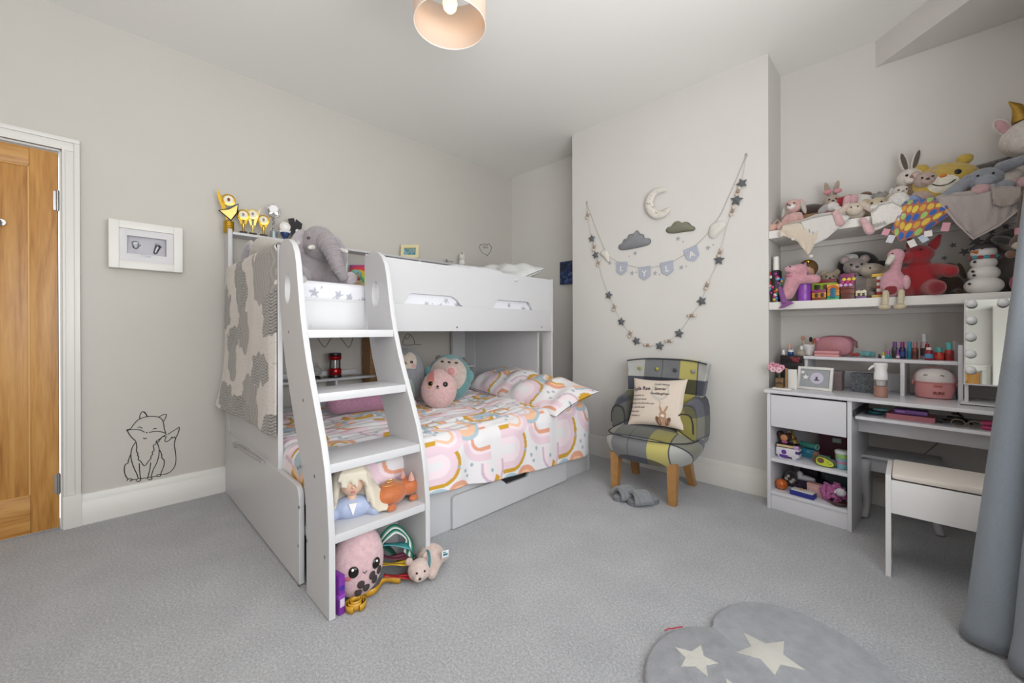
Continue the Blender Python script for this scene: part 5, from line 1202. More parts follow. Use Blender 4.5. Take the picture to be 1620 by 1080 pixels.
def curtain():
    n, m = 260, 60
    a = np.linspace(0, 1, n); z = np.linspace(.015, 2.60, m); A, Z = np.meshgrid(a, z, indexing='ij')
    # foot of the cloth runs towards the camera; it flares into the room at the bottom
    h = np.clip(Z / 2.6, 0, 1); fl = (1 - h) ** 2.2
    x0 = np.interp(Z, [0, .1, .45, .8, 1.1, 1.3, 2.6], [.135, .155, .188, .222, .252, .268, .38]); y0 = 2.125 + .03 * h
    x1 = .445 + 0 * h; y1 = 1.80 + 0 * h
    X = x0 + (x1 - x0) * A; Y = y0 + (y1 - y0) * A
    nx, ny = -.71, -.71
    f = np.abs(np.sin((A * 3.2 + .02) * np.pi)) ** .7
    amp = .045 + .02 * (1 - h)
    X = X + nx * f * amp; Y = Y + ny * f * amp
    return grid(np.stack([X, Y, Z], -1))
cur = thing('curtain', 'grey blue lined curtain hanging in deep folds at the right edge', 'curtain', (.30, 1.97, 0))
CM = M('#858e97', .92, bump=(700, .35), vary=.06, vscale=300, sheen=.2)
o = obj('drape', curtain(), CM, cur, True); solid(o, .012)
obj('heading_tape', MB().box((.38, 1.76, 2.585), (.47, 2.16, 2.60)), M('#8d949c', .9), cur, True)
t = thing('curtain_pole', 'pale pole carrying the grey curtain above the window', 'curtain pole', (.44, .8, 2.64))
obj('pole', MB().cyl((.44, -.7, 2.64), (.44, 2.3, 2.64), .014), M('#b0b0b2', .3, .8), t, True); obj('finial', MB().ell((.44, 2.32, 2.64), .025), M('#b0b0b2', .3, .8), t, True)
for y in (-.65, .8, 2.2): obj('bracket', MB().box((.44, y - .01, 2.63), (XR - .002, y + .01, 2.65)), M('#b0b0b2', .3, .8), t, True)

# ------------------------------------------------------------------ rug
rug = thing('rug', 'grey heart-shaped rug with cream stars on the carpet', 'rug', (-.25, 1.4, 0))
HP = [(-.557, 1.117), (-.595, 1.202), (-.602, 1.30), (-.585, 1.375), (-.552, 1.436), (-.515, 1.468), (-.497, 1.490), (-.507, 1.547), (-.491, 1.64), (-.439, 1.726), (-.338, 1.785), (-.171, 1.768), (-.015, 1.656), (.09, 1.52), (.16, 1.36), (.19, 1.2), (.17, 1.10), (.0, 1.0), (-.2, .96), (-.4, .99), (-.5, 1.05)]
hp = smooth_loop(HP, 10)
def pile(out, z0, z1, r, name, mat):
    c = np.mean(np.array(out), 0); m = MB(); rings = []
    for k, z in ((1, z0), (1, z1 - r), (.985, z1 - r * .3), (.965, z1)):
        rings.append([m.bm.verts.new((c[0] + (p[0] - c[0]) * k, c[1] + (p[1] - c[1]) * k, z)) for p in out])
    n = len(out)
    for A, B in zip(rings, rings[1:]):
        for i in range(n): m.bm.faces.new((A[i], A[(i + 1) % n], B[(i + 1) % n], B[i]))
    m.bm.faces.new(rings[-1]); bmesh.ops.recalc_face_normals(m.bm, faces=m.bm.faces[:])
    return obj(name, m, mat, rug, True)
pile(hp, 0, .024, .012, 'pile', M('#a4a6ac', .98, bump=(330, 1.0), sheen=.3, vary=.13, vscale=26))
CRM = M('#d3d0c6', .98, bump=(330, .8), sheen=.3)
def rstar(tips):
    T = [at(x, y, 'z', .024) for x, y in tips]; c = sum(T, Vector()) / len(T); o = []
    for i, p in enumerate(T):
        o.append((p.x, p.y)); mid = (p + T[(i + 1) % len(T)]) / 2; q = c + (mid - c) * .58; o.append((q.x, q.y))
    return smooth_loop(o, 1)
for tips in ([(1067, 1023), (1109, 1020), (1137, 1049), (1120, 1071), (1077, 1054)], [(1176, 1000), (1241, 1014), (1274, 1060), (1226, 1068), (1164, 1031)], [(1148, 1073), (1185, 1080), (1200, 1115), (1165, 1125), (1135, 1105)]):
    pile(rstar(tips), .020, .0255, .002, 'star', CRM)
q = [at(x, y, 'z', .028) for x, y in ((1052, 997), (1058, 994), (1064, 994), (1072, 992), (1080, 991))]
obj('label_stitching', MB().tube(q, .0022, 6), M('#b23a4e', .9), rug, True)
# ------------------------------------------------------------------ soft toys
EYE_M = M('#16130f', .2)
def plush(name, label, loc, h, hx, rz, inner=None, ear='round', muzzle=None, nose='#3a2a26', belly=None, w=1.0, cat='soft toy', leg=.38, arm_out=.26, head=1.0, tilt=0, group=None, foot=None, ear_hx=None, smile=False):
    """seated soft toy of height h: body with limbs, head, muzzle, ears, eyes, nose"""
    t = thing(name, label, cat, loc, rz, group)
    H = {'round': .93, 'none': .88, 'up': 1.22, 'flop': .92, 'point': 1.02}[ear]; s = h / H
    F_ = fur(hx); S = lambda *p: Vector((p[0] * s * w, p[1] * s, p[2] * s))
    m = MB().ell(S(0, 0, .27), (.19 * s * w, .16 * s, .26 * s))
    for q in (-1, 1):
        m.capsule(S(q * .15, -.03, .43), S(q * arm_out, -.15, .20), .068 * s, .06 * s)
        m.capsule(S(q * .11, -.05, .10), S(q * .19, -leg, .075), .09 * s, .075 * s)
    obj('body', blend(m, .03 * s + .0012), F_, t)
    hm = MB().ell(S(0, -.02, .68), (.20 * s * head, .185 * s * head, .185 * s * head))
    if muzzle == 'long': hm.ell(S(0, -.2, .63), (.10 * s, .13 * s, .08 * s))
    hd = obj('head', blend(hm, .03 * s + .0012), F_, t); 
    if muzzle and muzzle != 'long': obj('muzzle', MB().ell(S(0, -.175, .63), (.10 * s, .075 * s, .075 * s)), fur(muzzle), t)
    if belly: obj('belly', MB().ell(S(0, -.075, .28), (.14 * s * w, .10 * s, .20 * s)), fur(belly), t)
    E = fur(ear_hx or hx); I = fur(inner) if inner else None
    for q in (-1, 1):
        if ear == 'round':
            e = obj('ear', MB().ell(S(q * .15, 0, .835), (.085 * s, .035 * s, .085 * s)), E, t)
            if I: obj('inner_ear', MB().ell(S(q * .15, -.028, .835), (.055 * s, .015 * s, .055 * s)), I, e)
        if ear == 'up':
            e = obj('ear', MB().ell(S(q * .10, 0, 1.0), (.06 * s, .03 * s, .21 * s), (0, q * .22, 0)), E, t)
            if I: obj('inner_ear', MB().ell(S(q * .10, -.022, 1.0), (.036 * s, .016 * s, .165 * s), (0, q * .22, 0)), I, e)
        if ear == 'flop':
            e = obj('ear', MB().ell(S(q * .23, -.02, .62), (.06 * s, .05 * s, .22 * s), (0, -q * .28, 0)), E, t)
            if I: obj('inner_ear', MB().ell(S(q * .235, -.05, .60), (.038 * s, .03 * s, .16 * s), (0, -q * .28, 0)), I, e)
        if ear == 'point':
            obj('ear', MB().lathe([(.07 * s, 0), (.05 * s, .08 * s), (.012 * s, .17 * s)], S(q * .12, 0, .82), 12), E, t)
        obj('eye', MB().ell(S(q * .078 * head, -.19 * head, .71), .021 * s, None, 10, 8), EYE_M, t)
        if foot: obj('foot_pad', MB().ell(S(q * .19, -leg - .055, .075), (.055 * s, .03 * s, .055 * s)), fur(foot), t)
    if nose: obj('nose', MB().ell(S(0, -.255 if muzzle != 'long' else -.32, .655), (.033 * s, .02 * s, .024 * s), None, 10, 8), M(nose, .4), t)
    if tilt: t.rotation_euler = (0, tilt, rz)
    return t
def egg(P0, r, k=.12):
    """egg-shaped cushion mesh builder (n x m grid points), wider at the bottom"""
    n, m = 40, 24; P = np.zeros((n, m, 3))
    for i in range(n):
        a = 2 * math.pi * i / n
        for j in range(m):
            b = -math.pi / 2 + math.pi * j / (m - 1); c = math.cos(b); z = math.sin(b); f = 1 - k * z
            P[i, j] = (r[0] * c * math.cos(a) * f, r[1] * c * math.sin(a) * f, r[2] * (1 + z))
    return P
def egg_patch(r, k, name, par, mat, test, off=1.015):
    """a sewn-on panel lying on the front of an egg cushion: the surface points that pass test(x, z)"""
    n, m = 120, 80; bm = bmesh.new(); V = {}
    def v(i, j):
        if (i, j) not in V:
            a = math.pi + math.pi * i / n; b = -math.pi / 2 + math.pi * j / m; c = math.cos(b); z = math.sin(b); f = 1 - k * z
            V[i, j] = bm.verts.new((r[0] * c * math.cos(a) * f * off, r[1] * c * math.sin(a) * f * off, r[2] * (1 + z)))
        return V[i, j]
    for i in range(n):
        for j in range(2, m - 2):
            a = math.pi + math.pi * (i + .5) / n; b = -math.pi / 2 + math.pi * (j + .5) / m; c = math.cos(b); z = math.sin(b)
            if test(c * math.cos(a) * (1 - k * z), z): bm.faces.new((v(i, j), v(i + 1, j), v(i + 1, j + 1), v(i, j + 1)))
    q = MB(); q.bm.free(); q.bm = bm; return obj(name, q, mat, par)
def egg_pt(r, k, x, z, off=1.02):
    c = math.sqrt(max(0, 1 - z * z)); f = 1 - k * z; xx = max(-1, min(1, x / (c * f)))
    return Vector((r[0] * x * off, -r[1] * c * f * math.sqrt(1 - xx * xx) * off, r[2] * (1 + z)))
def egg_cushion(name, label, loc, r, hx, rz, k=.10, tilt=(0, 0), cat='cushion'):
    t = thing(name, label, cat, loc, 0, rot=(tilt[0], tilt[1], rz))
    me = grid(egg(None, r, k), True); obj('body', me, fur(hx), t); return t
def dot(n, t, r, k, x, z, s, mat, flat=.4, sz=None): return obj(n, MB().ell(egg_pt(r, k, x, z), (s, s * flat, sz or s), (0, 0, math.asin(max(-1, min(1, x))) ), 12, 8), mat, t)

# ---- lower bunk
p = at(641, 600, 'x', -2.62); p.z = .522
r = (.135, .10, .205); t = egg_cushion('penguin_cushion', 'grey penguin cushion with cream face on the lower bunk', p, r, '#8b8d94', face_cam(p) - .1, .06, (-.12, 0))
egg_patch(r, .06, 'face', t, fur('#d3c3b2'), lambda x, z: .25 < z < .86 and ((abs(abs(x) - .27) / .34) ** 2 + ((z - .45) / .36) ** 2 < 1))
egg_patch(r, .06, 'belly', t, fur('#9fb3aa'), lambda x, z: (x / .55) ** 2 + ((z + .62) / .60) ** 2 < 1 and z < -.1)
for s in (-1, 1): dot('eye', t, r, .06, s * .36, .46, .011, EYE_M); dot('cheek', t, r, .06, s * .48, .32, .018, fur('#cf9f9c'), .15)
dot('beak', t, r, .06, 0, .42, .020, fur('#a97c4f'), .6, .013)
p = at(706, 640, 'x', -2.50); p.z = .522
r = (.172, .12, .178); t = egg_cushion('teal_cushion', 'large round teal and cream animal cushion on the lower bunk', p, r, '#5f9a9d', face_cam(p) - .15, .04, (-.15, .1))
egg_patch(r, .04, 'belly', t, fur('#cdb9ab'), lambda x, z: -.45 < z < .84 and (x / .78) ** 2 + ((z - .12) / .76) ** 2 < 1)
egg_patch(r, .04, 'forehead', t, fur('#6fa9ab'), lambda x, z: z > .74 and abs(x) < .32 and z > .74 + .3 * abs(x), 1.022)
for s in (-1, 1):
    dot('eye', t, r, .04, s * .30, .62, .013, EYE_M, .4, .008); obj('ear', MB().ell((s * .095, 0, .312), (.028, .018, .03)), fur('#6e5f58'), t); obj('paw', MB().ell((s * .155, -.03, .20), (.035, .04, .05)), fur('#5f9a9d'), t)
dot('nose', t, r, .04, 0, .62, .012, EYE_M, .5, .008)
p = at(692, 656, 'x', -2.30); p.z = .520
r = (.122, .09, .138); t = egg_cushion('pink_cat_cushion', 'round pink kitten cushion with a red eye patch on the lower bunk', p, r, '#d6a9a6', face_cam(p) - .12, .05, (-.18, .06))
egg_patch(r, .05, 'eye_patch', t, fur('#cc6a62'), lambda x, z: ((x + .44) / .20) ** 2 + ((z - .45) / .5) ** 2 < 1)
egg_patch(r, .05, 'eye_ring', t, fur('#c9a276'), lambda x, z: ((x + .42) / .17) ** 2 + ((z - .18) / .17) ** 2 < 1, 1.025)
for s in (-1, 1):
    dot('eye', t, r, .05, s * .40, .20, .017, EYE_M, .5); dot('eye_glint', t, r, .05, s * .40 - .03, .24, .005, M('#f5f5f5', .2), 1.6)
dot('nose', t, r, .05, -.0, .08, .009, EYE_M, .6, .007)
obj('ear', MB().ell((.078, -.03, .262), (.045, .02, .035), (0, .5, 0)), fur('#d6a9a6'), t); obj('inner_ear', MB().ell((.08, -.046, .258), (.028, .01, .022), (0, .5, 0)), fur('#c9857f'), t)
for s in (-1, 1): obj('mouth', MB().tube([egg_pt(r, .05, s * .0, .02), egg_pt(r, .05, s * .05, -.03), egg_pt(r, .05, s * .09, .0)], .0016, 5), EYE_M, t)
# pink cuddly toy lying down behind the ladder
p = at(595, 640, 'x', -2.52); p.z = .528
t = thing('pink_cuddly_toy', 'pink velvet cuddly toy lying on the lower bunk behind the ladder', 'soft toy', p, 1.45)
m = MB().capsule((-.20, 0, .055), (.10, 0, .065), .05, .072).capsule((.10, -.02, .05), (.21, -.07, .035), .05, .03).capsule((.08, .04, .05), (.2, .08, .035), .045, .03).ell((-.24, 0, .075), (.07, .07, .07))
obj('body', blend(m, .009), fur('#b57a98'), t)
for s in (-1, 1): obj('ear', MB().ell((-.26, s * .05, .14), (.03, .02, .03)), fur('#c788a8'), t)
for s in (-1, 1): obj('foot', MB().ell((.22, s * .075, .032), (.03, .026, .030)), fur('#cb93b0'), t)
obj('tail', MB().capsule((.17, 0, .07), (.21, .01, .10), .012, .009), fur('#bf7a9d'), t)

# ---- shelf beside the lower bunk: lantern, glass jar, basket
p = at(530, 596, 'x', -3.12); p.z = .7025
t = thing('camping_lantern', 'red camping lantern with clear chamber on the bunk shelf', 'lantern', p)
RED = M('#a3161c', .25, .5); BK = M('#18181a', .35)
obj('base', MB().lathe([(.046, 0), (.048, .006), (.044, .02)], (0, 0, 0), 24), BK, t); obj('lower_body', MB().lathe([(.043, .02), (.046, .026), (.046, .060), (.040, .072)], (0, 0, 0), 24), RED, t)
obj('chamber', MB().lathe([(.039, .072), (.039, .132)], (0, 0, 0), 24, cap=False), M('#f0f0f0', .05, trans=.9, ior=1.1), t); obj('reflector', MB().cyl((0, 0, .072), (0, 0, .132), .016), M('#d8d8d8', .2, .8), t)
for k in range(4): a = k * math.pi / 2 + .4; obj('pillar', MB().cyl((.041 * math.cos(a), .041 * math.sin(a), .07), (.041 * math.cos(a), .041 * math.sin(a), .135), .004), BK, t)
obj('upper_body', MB().lathe([(.040, .132), (.046, .140), (.046, .158), (.040, .164)], (0, 0, 0), 24), RED, t); obj('cap', MB().lathe([(.044, .164), (.046, .168), (.044, .182), (.03, .186)], (0, 0, 0), 24), BK, t); obj('switch', MB().ell((.03, -.034, .045), .008), BK, t)
for s in (-1, 1): obj('handle_pivot', MB().cyl((s * .044, 0, .155), (s * .052, 0, .155), .006), RED, t)
p = at(501, 597, 'x', -3.12); p.z = .7025
t = thing('glass_globe', 'clear round glass globe on a black stand beside the red lantern', 'ornament', p)
obj('globe', MB().lathe([(.012, .02), (.030, .03), (.038, .055), (.032, .078), (.012, .092), (.011, .104)], (0, 0, 0), 24), M('#e2e4e4', .03, trans=.85, ior=1.12), t); obj('stand', MB().lathe([(.027, 0), (.025, .012), (.014, .024)], (0, 0, 0), 20), BK, t); obj('stopper', MB().ell((0, 0, .112), (.012, .012, .01)), M('#d5d7d7', .1, trans=.5), t)
t = thing('storage_basket', 'tall brown woven basket standing against the wall behind the ladder', 'basket', (-3.125, 1.545, .502))
m = MB(); 
obj('wall', MB().box((-.07, -.045, 0), (.07, .045, .50), .004), M('#94724e', .8), t)
for k in range(26): obj('weave_band', MB().box((-.073, -.048, .012 + k * .019), (.073, .048, .022 + k * .019), .002), M('#a8835a', .8, bump=(200, .4)), t)
p = at(626, 566, 'x', -3.1)
t = thing('toy_trumpet', 'tan wooden toy with orange rim behind the penguin cushion', 'toy', (-3.15, 1.77, .502)); obj('post', MB().box((-.03, -.03, 0), (.03, .03, .42), .003), M('#a07f52', .6), t); obj('rim', MB().lathe([(.05, .30), (.056, .305), (.056, .33), (.05, .335)], (.0, .035, 0), 20), M('#bd8a55', .6), t)

# ---- upper bunk: elephant, hooded towel, things in the bookcase
p = Vector((-2.41, .845, 1.305))
t = thing('elephant_toy', 'large lilac grey elephant cuddly toy sitting on the upper bunk', 'soft toy', p, face_cam(p) + .18); t.scale = (.89, .89, .89)
EL = fur('#91878b'); EL2 = fur('#a0969b')
m = MB().ell((-.01, .06, .12), (.13, .12, .14)).capsule((-.07, 0, .06), (-.13, -.20, .05), .065, .055).capsule((.08, 0, .05), (.16, -.17, .04), .065, .05).capsule((-.12, 0, .17), (-.14, -.12, .09), .055, .045)
obj('body', blend(m, .010), EL, t)
m = MB().ell((.03, -.03, .27), (.105, .10, .115)); P = smooth_loop([(.045, -.11, .28), (.065, -.17, .22), (.085, -.20, .15), (.11, -.215, .08), (.14, -.215, .03)], 5, False)
m.tube(P, [.060 - .033 * i / (len(P) - 1) for i in range(len(P))], 12)
obj('head', blend(m, .008), EL, t)
for k in range(7):
    q = P[3 + k * 2]; q2 = P[4 + k * 2]; d = (Vector(q2) - Vector(q)).normalized(); rr = .060 - .033 * (3 + k * 2) / (len(P) - 1); o1 = d.orthogonal().normalized(); o2 = d.cross(o1)
    obj('trunk_fold', MB().tube([Vector(q) + (o1 * math.cos(a) + o2 * math.sin(a)) * (rr + .0005) for a in [2 * math.pi * i / 18 for i in range(18)]], .003, 5, True), EL2, t)
for s, x in ((-1, -.04), (1, .125)):
    obj('tusk', MB().capsule((x + .012, -.13, .225), (x + s * .022 + .012, -.165, .215), .016, .012), fur('#d8d3cc'), t)
obj('eye', MB().ell((-.045, -.105, .285), .009), M('#3c4448', .3), t); obj('eye', MB().ell((.105, -.095, .285), .009), M('#3c4448', .3), t)
obj('ear', MB().ell((-.085, -.03, .255), (.055, .025, .10), (0, .35, .4)), EL2, t); obj('ear', MB().ell((.15, .0, .24), (.05, .025, .10), (0, -.3, -.4)), EL2, t)
for x, y in ((-.14, -.245), (.175, -.205)): obj('foot_pad', MB().ell((x, y, .045), (.04, .014, .04)), fur('#b0a5a8'), t)
t = tag(obj('plush_ball', MB().ell(at(475, 440, 'x', -2.16) + Vector((0, 0, -.012)), (.04, .03, .03)), fur('#b9b4b2')), 'small pale grey plush lump on the upper mattress beside the elephant', 'soft toy')
# hooded towel lying over the bunk end
t = thing('hooded_towel', 'pale grey hooded fleece with lilac-lined ear folded on the bunk end', 'towel', (-2.5, .62, 1.47))
m = MB(); m.capsule((-2.70, .62, 1.455), (-2.50, .625, 1.505), .035, .06).capsule((-2.50, .625, 1.50), (-2.24, .64, 1.475), .062, .03).capsule((-2.60, .66, 1.47), (-2.35, .70, 1.48), .05, .05)
obj('fleece', blend(m, .010), M('#b6b1aa', .95, bump=(120, .5), sheen=.3), t, True)
m = MB().ell((-2.735, .60, 1.48), (.055, .022, .105), (0, .42, .2)); obj('ear', m, M('#bab5b2', .95, bump=(120, .5), sheen=.3), t, True); obj('ear_lining', MB().ell((-2.73, .587, 1.478), (.038, .016, .082), (0, .42, .2)), fur('#99939e'), t, True)
obj('hem_fold', MB().capsule((-2.26, .645, 1.475), (-2.14, .68, 1.485), .022, .010), M('#b3aeab', .95, bump=(120, .5)), t, True)
# bookcase contents
p = at(549, 437, 'x', -2.9); p.z = 1.352
t = plush('knitted_doll', 'small tan doll with teal knitted hat on the upper bunk bookcase', (-2.99, 1.355, 1.352), .17, '#b89a72', face_cam((-3.0, 1.42, 0)), ear='none', nose='#8c6a45', cat='soft toy')
obj('hat', MB().ell((0, 0, .135), (.042, .04, .032)), M('#7fb0a6', .9, bump=(200, .5)), t); obj('scarf', MB().tube([(.026 * math.cos(a), .024 * math.sin(a) - .002, .092) for a in [2 * math.pi * i / 16 for i in range(16)]], .008, 6, True), cloth('#a3272e'), t)
def rainbow_cushion():
    n = 48; g = np.linspace(-1, 1, n); A, B = np.meshgrid(g, g, indexing='ij'); R_ = np.hypot(A * .9 + .25, B + .2)
    cols = [lin(h)[:3] for h in ('#2f9fb0', '#3fb08a', '#c8d23a', '#e2b52e', '#d9423a', '#c22a72', '#6a3a9a')]
    c = np.zeros((n, n, 3)); k = np.clip((R_ * 5.0).astype(int), 0, 6)
    for i in range(7): c[k == i] = cols[i]
    h = (np.clip(1 - np.abs(A) ** 2.6, 0, 1) * np.clip(1 - np.abs(B) ** 2.6, 0, 1)) ** .5
    top = np.stack([A * .11, -.012 - h * .035, B * .11 + .115], -1); bot = np.stack([A * .11, .012 + h * .02, B * .11 + .115], -1)[:, ::-1]
    return grid(np.concatenate([top, bot], 1), False, np.concatenate([c, c[:, ::-1]], 1))
o = obj('rainbow_cushion', rainbow_cushion(), attr_mat('rainbow_plush', .9, (200, .3), .3)); o.location = (-3.09, 1.465, 1.352); o.rotation_euler.z = .75
tag(o, 'rainbow striped plush cushion in the upper bunk bookcase', 'cushion')
p = Vector((-3.10, 1.88, 1.352)); t = thing('purple_toy', 'purple round plush toy in the bookcase above the guard rail', 'soft toy', p, .9); obj('body', MB().ell((0, 0, .13), (.06, .05, .135)), fur('#8a4a9a'), t)
for s in (-1, 1): obj('eye', MB().ell((s * .02, -.045, .2), .006), EYE_M, t)
p = at(648, 405, 'x', -3.13)
t = thing('scalloped_photo_frame', 'cream scalloped photo frame with colourful picture on the bunk bookcase', 'photo frame', (-3.13, p.y, UB + .001), 0, rot=(math.radians(-8), 0, .78))
w, h = .075, .056; sc_ = [(w * math.cos(a) * (1 if abs(math.cos(a)) > 0 else 1), 0) for a in [0]]
out = []
def edge(a, b, n):
    for i in range(n):
        for k in range(4):
            t_ = (i + k / 4) / n; q = Vector(a).lerp(Vector(b), t_); nn = (Vector(b) - Vector(a)).normalized(); nn = Vector((nn.y, -nn.x)); out.append(tuple(q + nn * .005 * math.sin(math.pi * k / 4)))
for a, b, n in (((-w, 0), (w, 0), 6), ((w, 0), (w, 2 * h), 4), ((w, 2 * h), (-w, 2 * h), 6), ((-w, 2 * h), (-w, 0), 4)): edge(a, b, n)
obj('surround', board([out, [(-w + .022, .022), (w - .022, .022), (w - .022, 2 * h - .022), (-w + .022, 2 * h - .022)]], (0, 0, .006), (1, 0, 0), (0, 0, 1), .01), M('#d9cfa6', .5), t)
pm = bpy.data.materials.new('holiday_photo'); pm.use_nodes = True; nt = pm.node_tree; tc = nt.nodes.new('ShaderNodeTexCoord'); n = nt.nodes.new('ShaderNodeTexNoise'); n.inputs['Scale'].default_value = 38
hs = nt.nodes.new('ShaderNodeValToRGB'); e = hs.color_ramp.elements; e[0].position = .3; e[0].color = lin('#3c6fa0'); e[1].position = .7; e[1].color = lin('#c9a89a')
for q_, c_ in ((.42, '#4f8a86'), (.52, '#8fb5c9'), (.60, '#5b6a4a')): e.new(q_).color = lin(c_)
nt.links.new(tc.outputs['Object'], n.inputs['Vector']); nt.links.new(n.outputs['Fac'], hs.inputs[0]); nt.links.new(hs.outputs[0], nt.nodes['Principled BSDF'].inputs['Base Color'])
obj('picture', MB().box((-w + .018, .004, .018), (w - .018, .006, 2 * h - .018)), pm, t); obj('gold_slip', board([[(-w + .016, .016), (w - .016, .016), (w - .016, 2 * h - .016), (-w + .016, 2 * h - .016)], [(-w + .021, .021), (w - .021, .021), (w - .021, 2 * h - .021), (-w + .021, 2 * h - .021)]], (0, .0005, 0), (1, 0, 0), (0, 0, 1), .003, 0), M('#c3ab4f', .4), t); obj('prop', MB().box((-.01, .008, 0), (.01, .03, .003)), M('#b5ab8a', .6), t)
p = at(731, 420, 'x', -3.15)
t = thing('unicorn_ornament', 'white unicorn ornament with gold horn on the end of the bunk bookcase', 'ornament', (-3.15, p.y, UB + .001), .8)
CW = M('#dcdad6', .3)
obj('body', blend(MB().ell((0, 0, .035), (.034, .028, .036)).ell((0, -.004, .085), (.03, .028, .032)).ell((0, -.026, .078), (.016, .014, .014)), .004), CW, t); obj('horn', MB().lathe([(.008, .112), (.006, .125), (.001, .142)], (0, -.004, 0), 12), M('#b08a3a', .3, .7), t)
for s in (-1, 1): obj('ear', MB().lathe([(.009, 0), (.002, .022)], (s * .018, 0, .106), 10), CW, t)
p = at(712, 413, 'x', -3.15); t = thing('arrow_ornament', 'small grey arrow ornament beside the white unicorn', 'ornament', (-3.15, p.y, UB + .001), .8); obj('shaft', MB().cyl((-.03, 0, .035), (.03, 0, .025), .003), M('#77757a', .5), t); obj('head', MB().box((-.04, -.004, .02), (-.024, .004, .05)), M('#77757a', .5), t); obj('foot', MB().box((-.036, -.008, 0), (-.026, .008, .03)), M('#77757a', .5), t)

# ---- trophies on the bookcase top
GOLD = M('#c9a23c', .22, 1); GOLDM = M('#e0c878', .35, .7); SILV = M('#c9cbd0', .18, 1); DISC = M('#e9e2cc', .5)
def troph(label, px, base, hx_m, h, kind):
    p = at(px, 362, 'x', -3.155); t = thing('trophy', label, 'trophy', (-3.155, p.y, UB + .0005), face_cam(p), 'dance trophies on the bunk bookcase'); s = h
    if kind in ('flame', 'cup'):
        if kind == 'flame':
            obj('column', MB().lathe([(.030, 0), (.028, .004), (.028, .075), (.020, .08)] if True else [], (0, 0, 0), 24), GOLD, t)
            for k in range(6): obj('rib', MB().tube([(.0285 * math.cos(a), .0285 * math.sin(a), .010 + k * .012) for a in [2 * math.pi * i / 20 for i in range(20)]], .0016, 5, True), hx_m, t)
            z0 = .08
            obj('plume', MB().prism([(-.010, 0, z0), (-.055, 0, z0 + .13), (-.062, 0, z0 + .21), (-.035, 0, z0 + .14), (.0, 0, z0 + .045)], (0, 1, 0), .006), hx_m, t)
            f = MB(); pts = [(-.052, -.004, z0 + .060), (.0, -.004, z0 + .078), (.052, -.004, z0 + .118), (.046, -.004, z0 + .06), (.012, -.004, z0 + .005)]
            obj('ribbon_outline', f.tube(pts, .0045, 6, True), M('#1d1a16', .4), t); obj('glass_panel', MB().prism([(x * .9, -.001, z) for x, _, z in pts], (0, 1, 0), .003), GOLDM, t); dz = z0 + .135; R = .037
        else:
            obj('base', MB().box((-.022, -.018, 0), (.022, .018, .024), .003), M('#1b1a19', .3), t)
            z0 = .024; obj('stem', MB().lathe([(.010, z0), (.005, z0 + .02), (.012, z0 + .05)], (0, 0, 0), 14), hx_m, t)
            for q in (-1, 1):
                obj('wing', MB().prism([(q * .004, 0, z0 + .02), (q * .034, 0, z0 + h * .55), (q * .042, 0, z0 + h * .80), (q * .026, 0, z0 + h * .62), (q * .006, 0, z0 + h * .40)], (0, 1, 0), .006), hx_m, t)
            dz = z0 + h * .60; R = .034
        obj('disc', MB().lathe([(R, 0), (R, .006), (R * .8, .008)], (0, -.002, dz), 24, Euler((math.pi / 2, 0, 0)).to_matrix()), hx_m, t)
        obj('emblem', MB().lathe([(R * .72, .008), (R * .6, .0095)], (0, -.002, dz), 20, Euler((math.pi / 2, 0, 0)).to_matrix()), DISC, t); obj('figure', MB().ell((0, -.0125, dz), (R * .22, .001, R * .32)), M('#7a3526' if kind == 'flame' else '#8d877c', .5), t)
    return t
troph('tallest gold trophy with black ribbon outline at the left of the bunk bookcase', 362, .03, GOLD, .30, 'flame')
troph('gold winged trophy beside the tallest trophy', 385, .02, GOLD, .185, 'cup')
troph('gold winged trophy third from the left, behind the others', 400, .02, GOLDM, .21, 'cup')
troph('gold winged trophy fourth from the left, next to the silver one', 417, .02, GOLD, .165, 'cup')
p = at(433, 362, 'x', -3.155); t = thing('trophy', 'tall silver star trophy on a spiral stem on the bunk bookcase', 'trophy', (-3.155, p.y, UB + .0005), face_cam(p), 'dance trophies on the bunk bookcase')
obj('base', MB().lathe([(.022, 0), (.022, .055), (.014, .062)], (0, 0, 0), 20), M('#a9b6b8', .2, .7), t); obj('stem', MB().tube([(.005 * math.cos(k * .9), .005 * math.sin(k * .9), .06 + k * .0045) for k in range(22)], .006, 8), SILV, t)
for q in (-1, 1): obj('arm', MB().tube([(0, 0, .15), (q * .03, 0, .165), (q * .04, 0, .20), (q * .03, 0, .215)], .005, 7), SILV, t)
c_ = Vector((0, 0, .21)); obj('star', starm(c_, .046, .008), SILV, t); obj('disc', MB().lathe([(.026, 0), (.026, .012)], (0, -.002, .21), 22, Euler((math.pi / 2, 0, 0)).to_matrix()), M('#d6d6d6', .3, .5), t)
p = at(451, 362, 'x', -3.155); t = thing('trophy', 'short white and blue trophy with round disc on the bunk bookcase', 'trophy', (-3.155, p.y, UB + .0005), face_cam(p), 'dance trophies on the bunk bookcase')
obj('base', MB().lathe([(.018, 0), (.012, .02), (.03, .05), (.03, .06)], (0, 0, 0), 18), M('#27406b', .3), t); obj('bowl', MB().prism([(-.036, -.008, .075), (.036, -.008, .075), (.025, -.008, .045), (0, -.008, .035), (-.025, -.008, .045)], (0, 1, 0), .012), M('#d9dbe2', .3), t); obj('disc', MB().lathe([(.034, 0), (.034, .01), (.02, .012)], (0, 0, .10), 24, Euler((math.pi / 2, 0, 0)).to_matrix()), M('#dcd5d0', .4), t); obj('emblem', MB().lathe([(.018, .012), (.016, .0135)], (0, 0, .10), 20, Euler((math.pi / 2, 0, 0)).to_matrix()), M('#f0efee', .4), t)
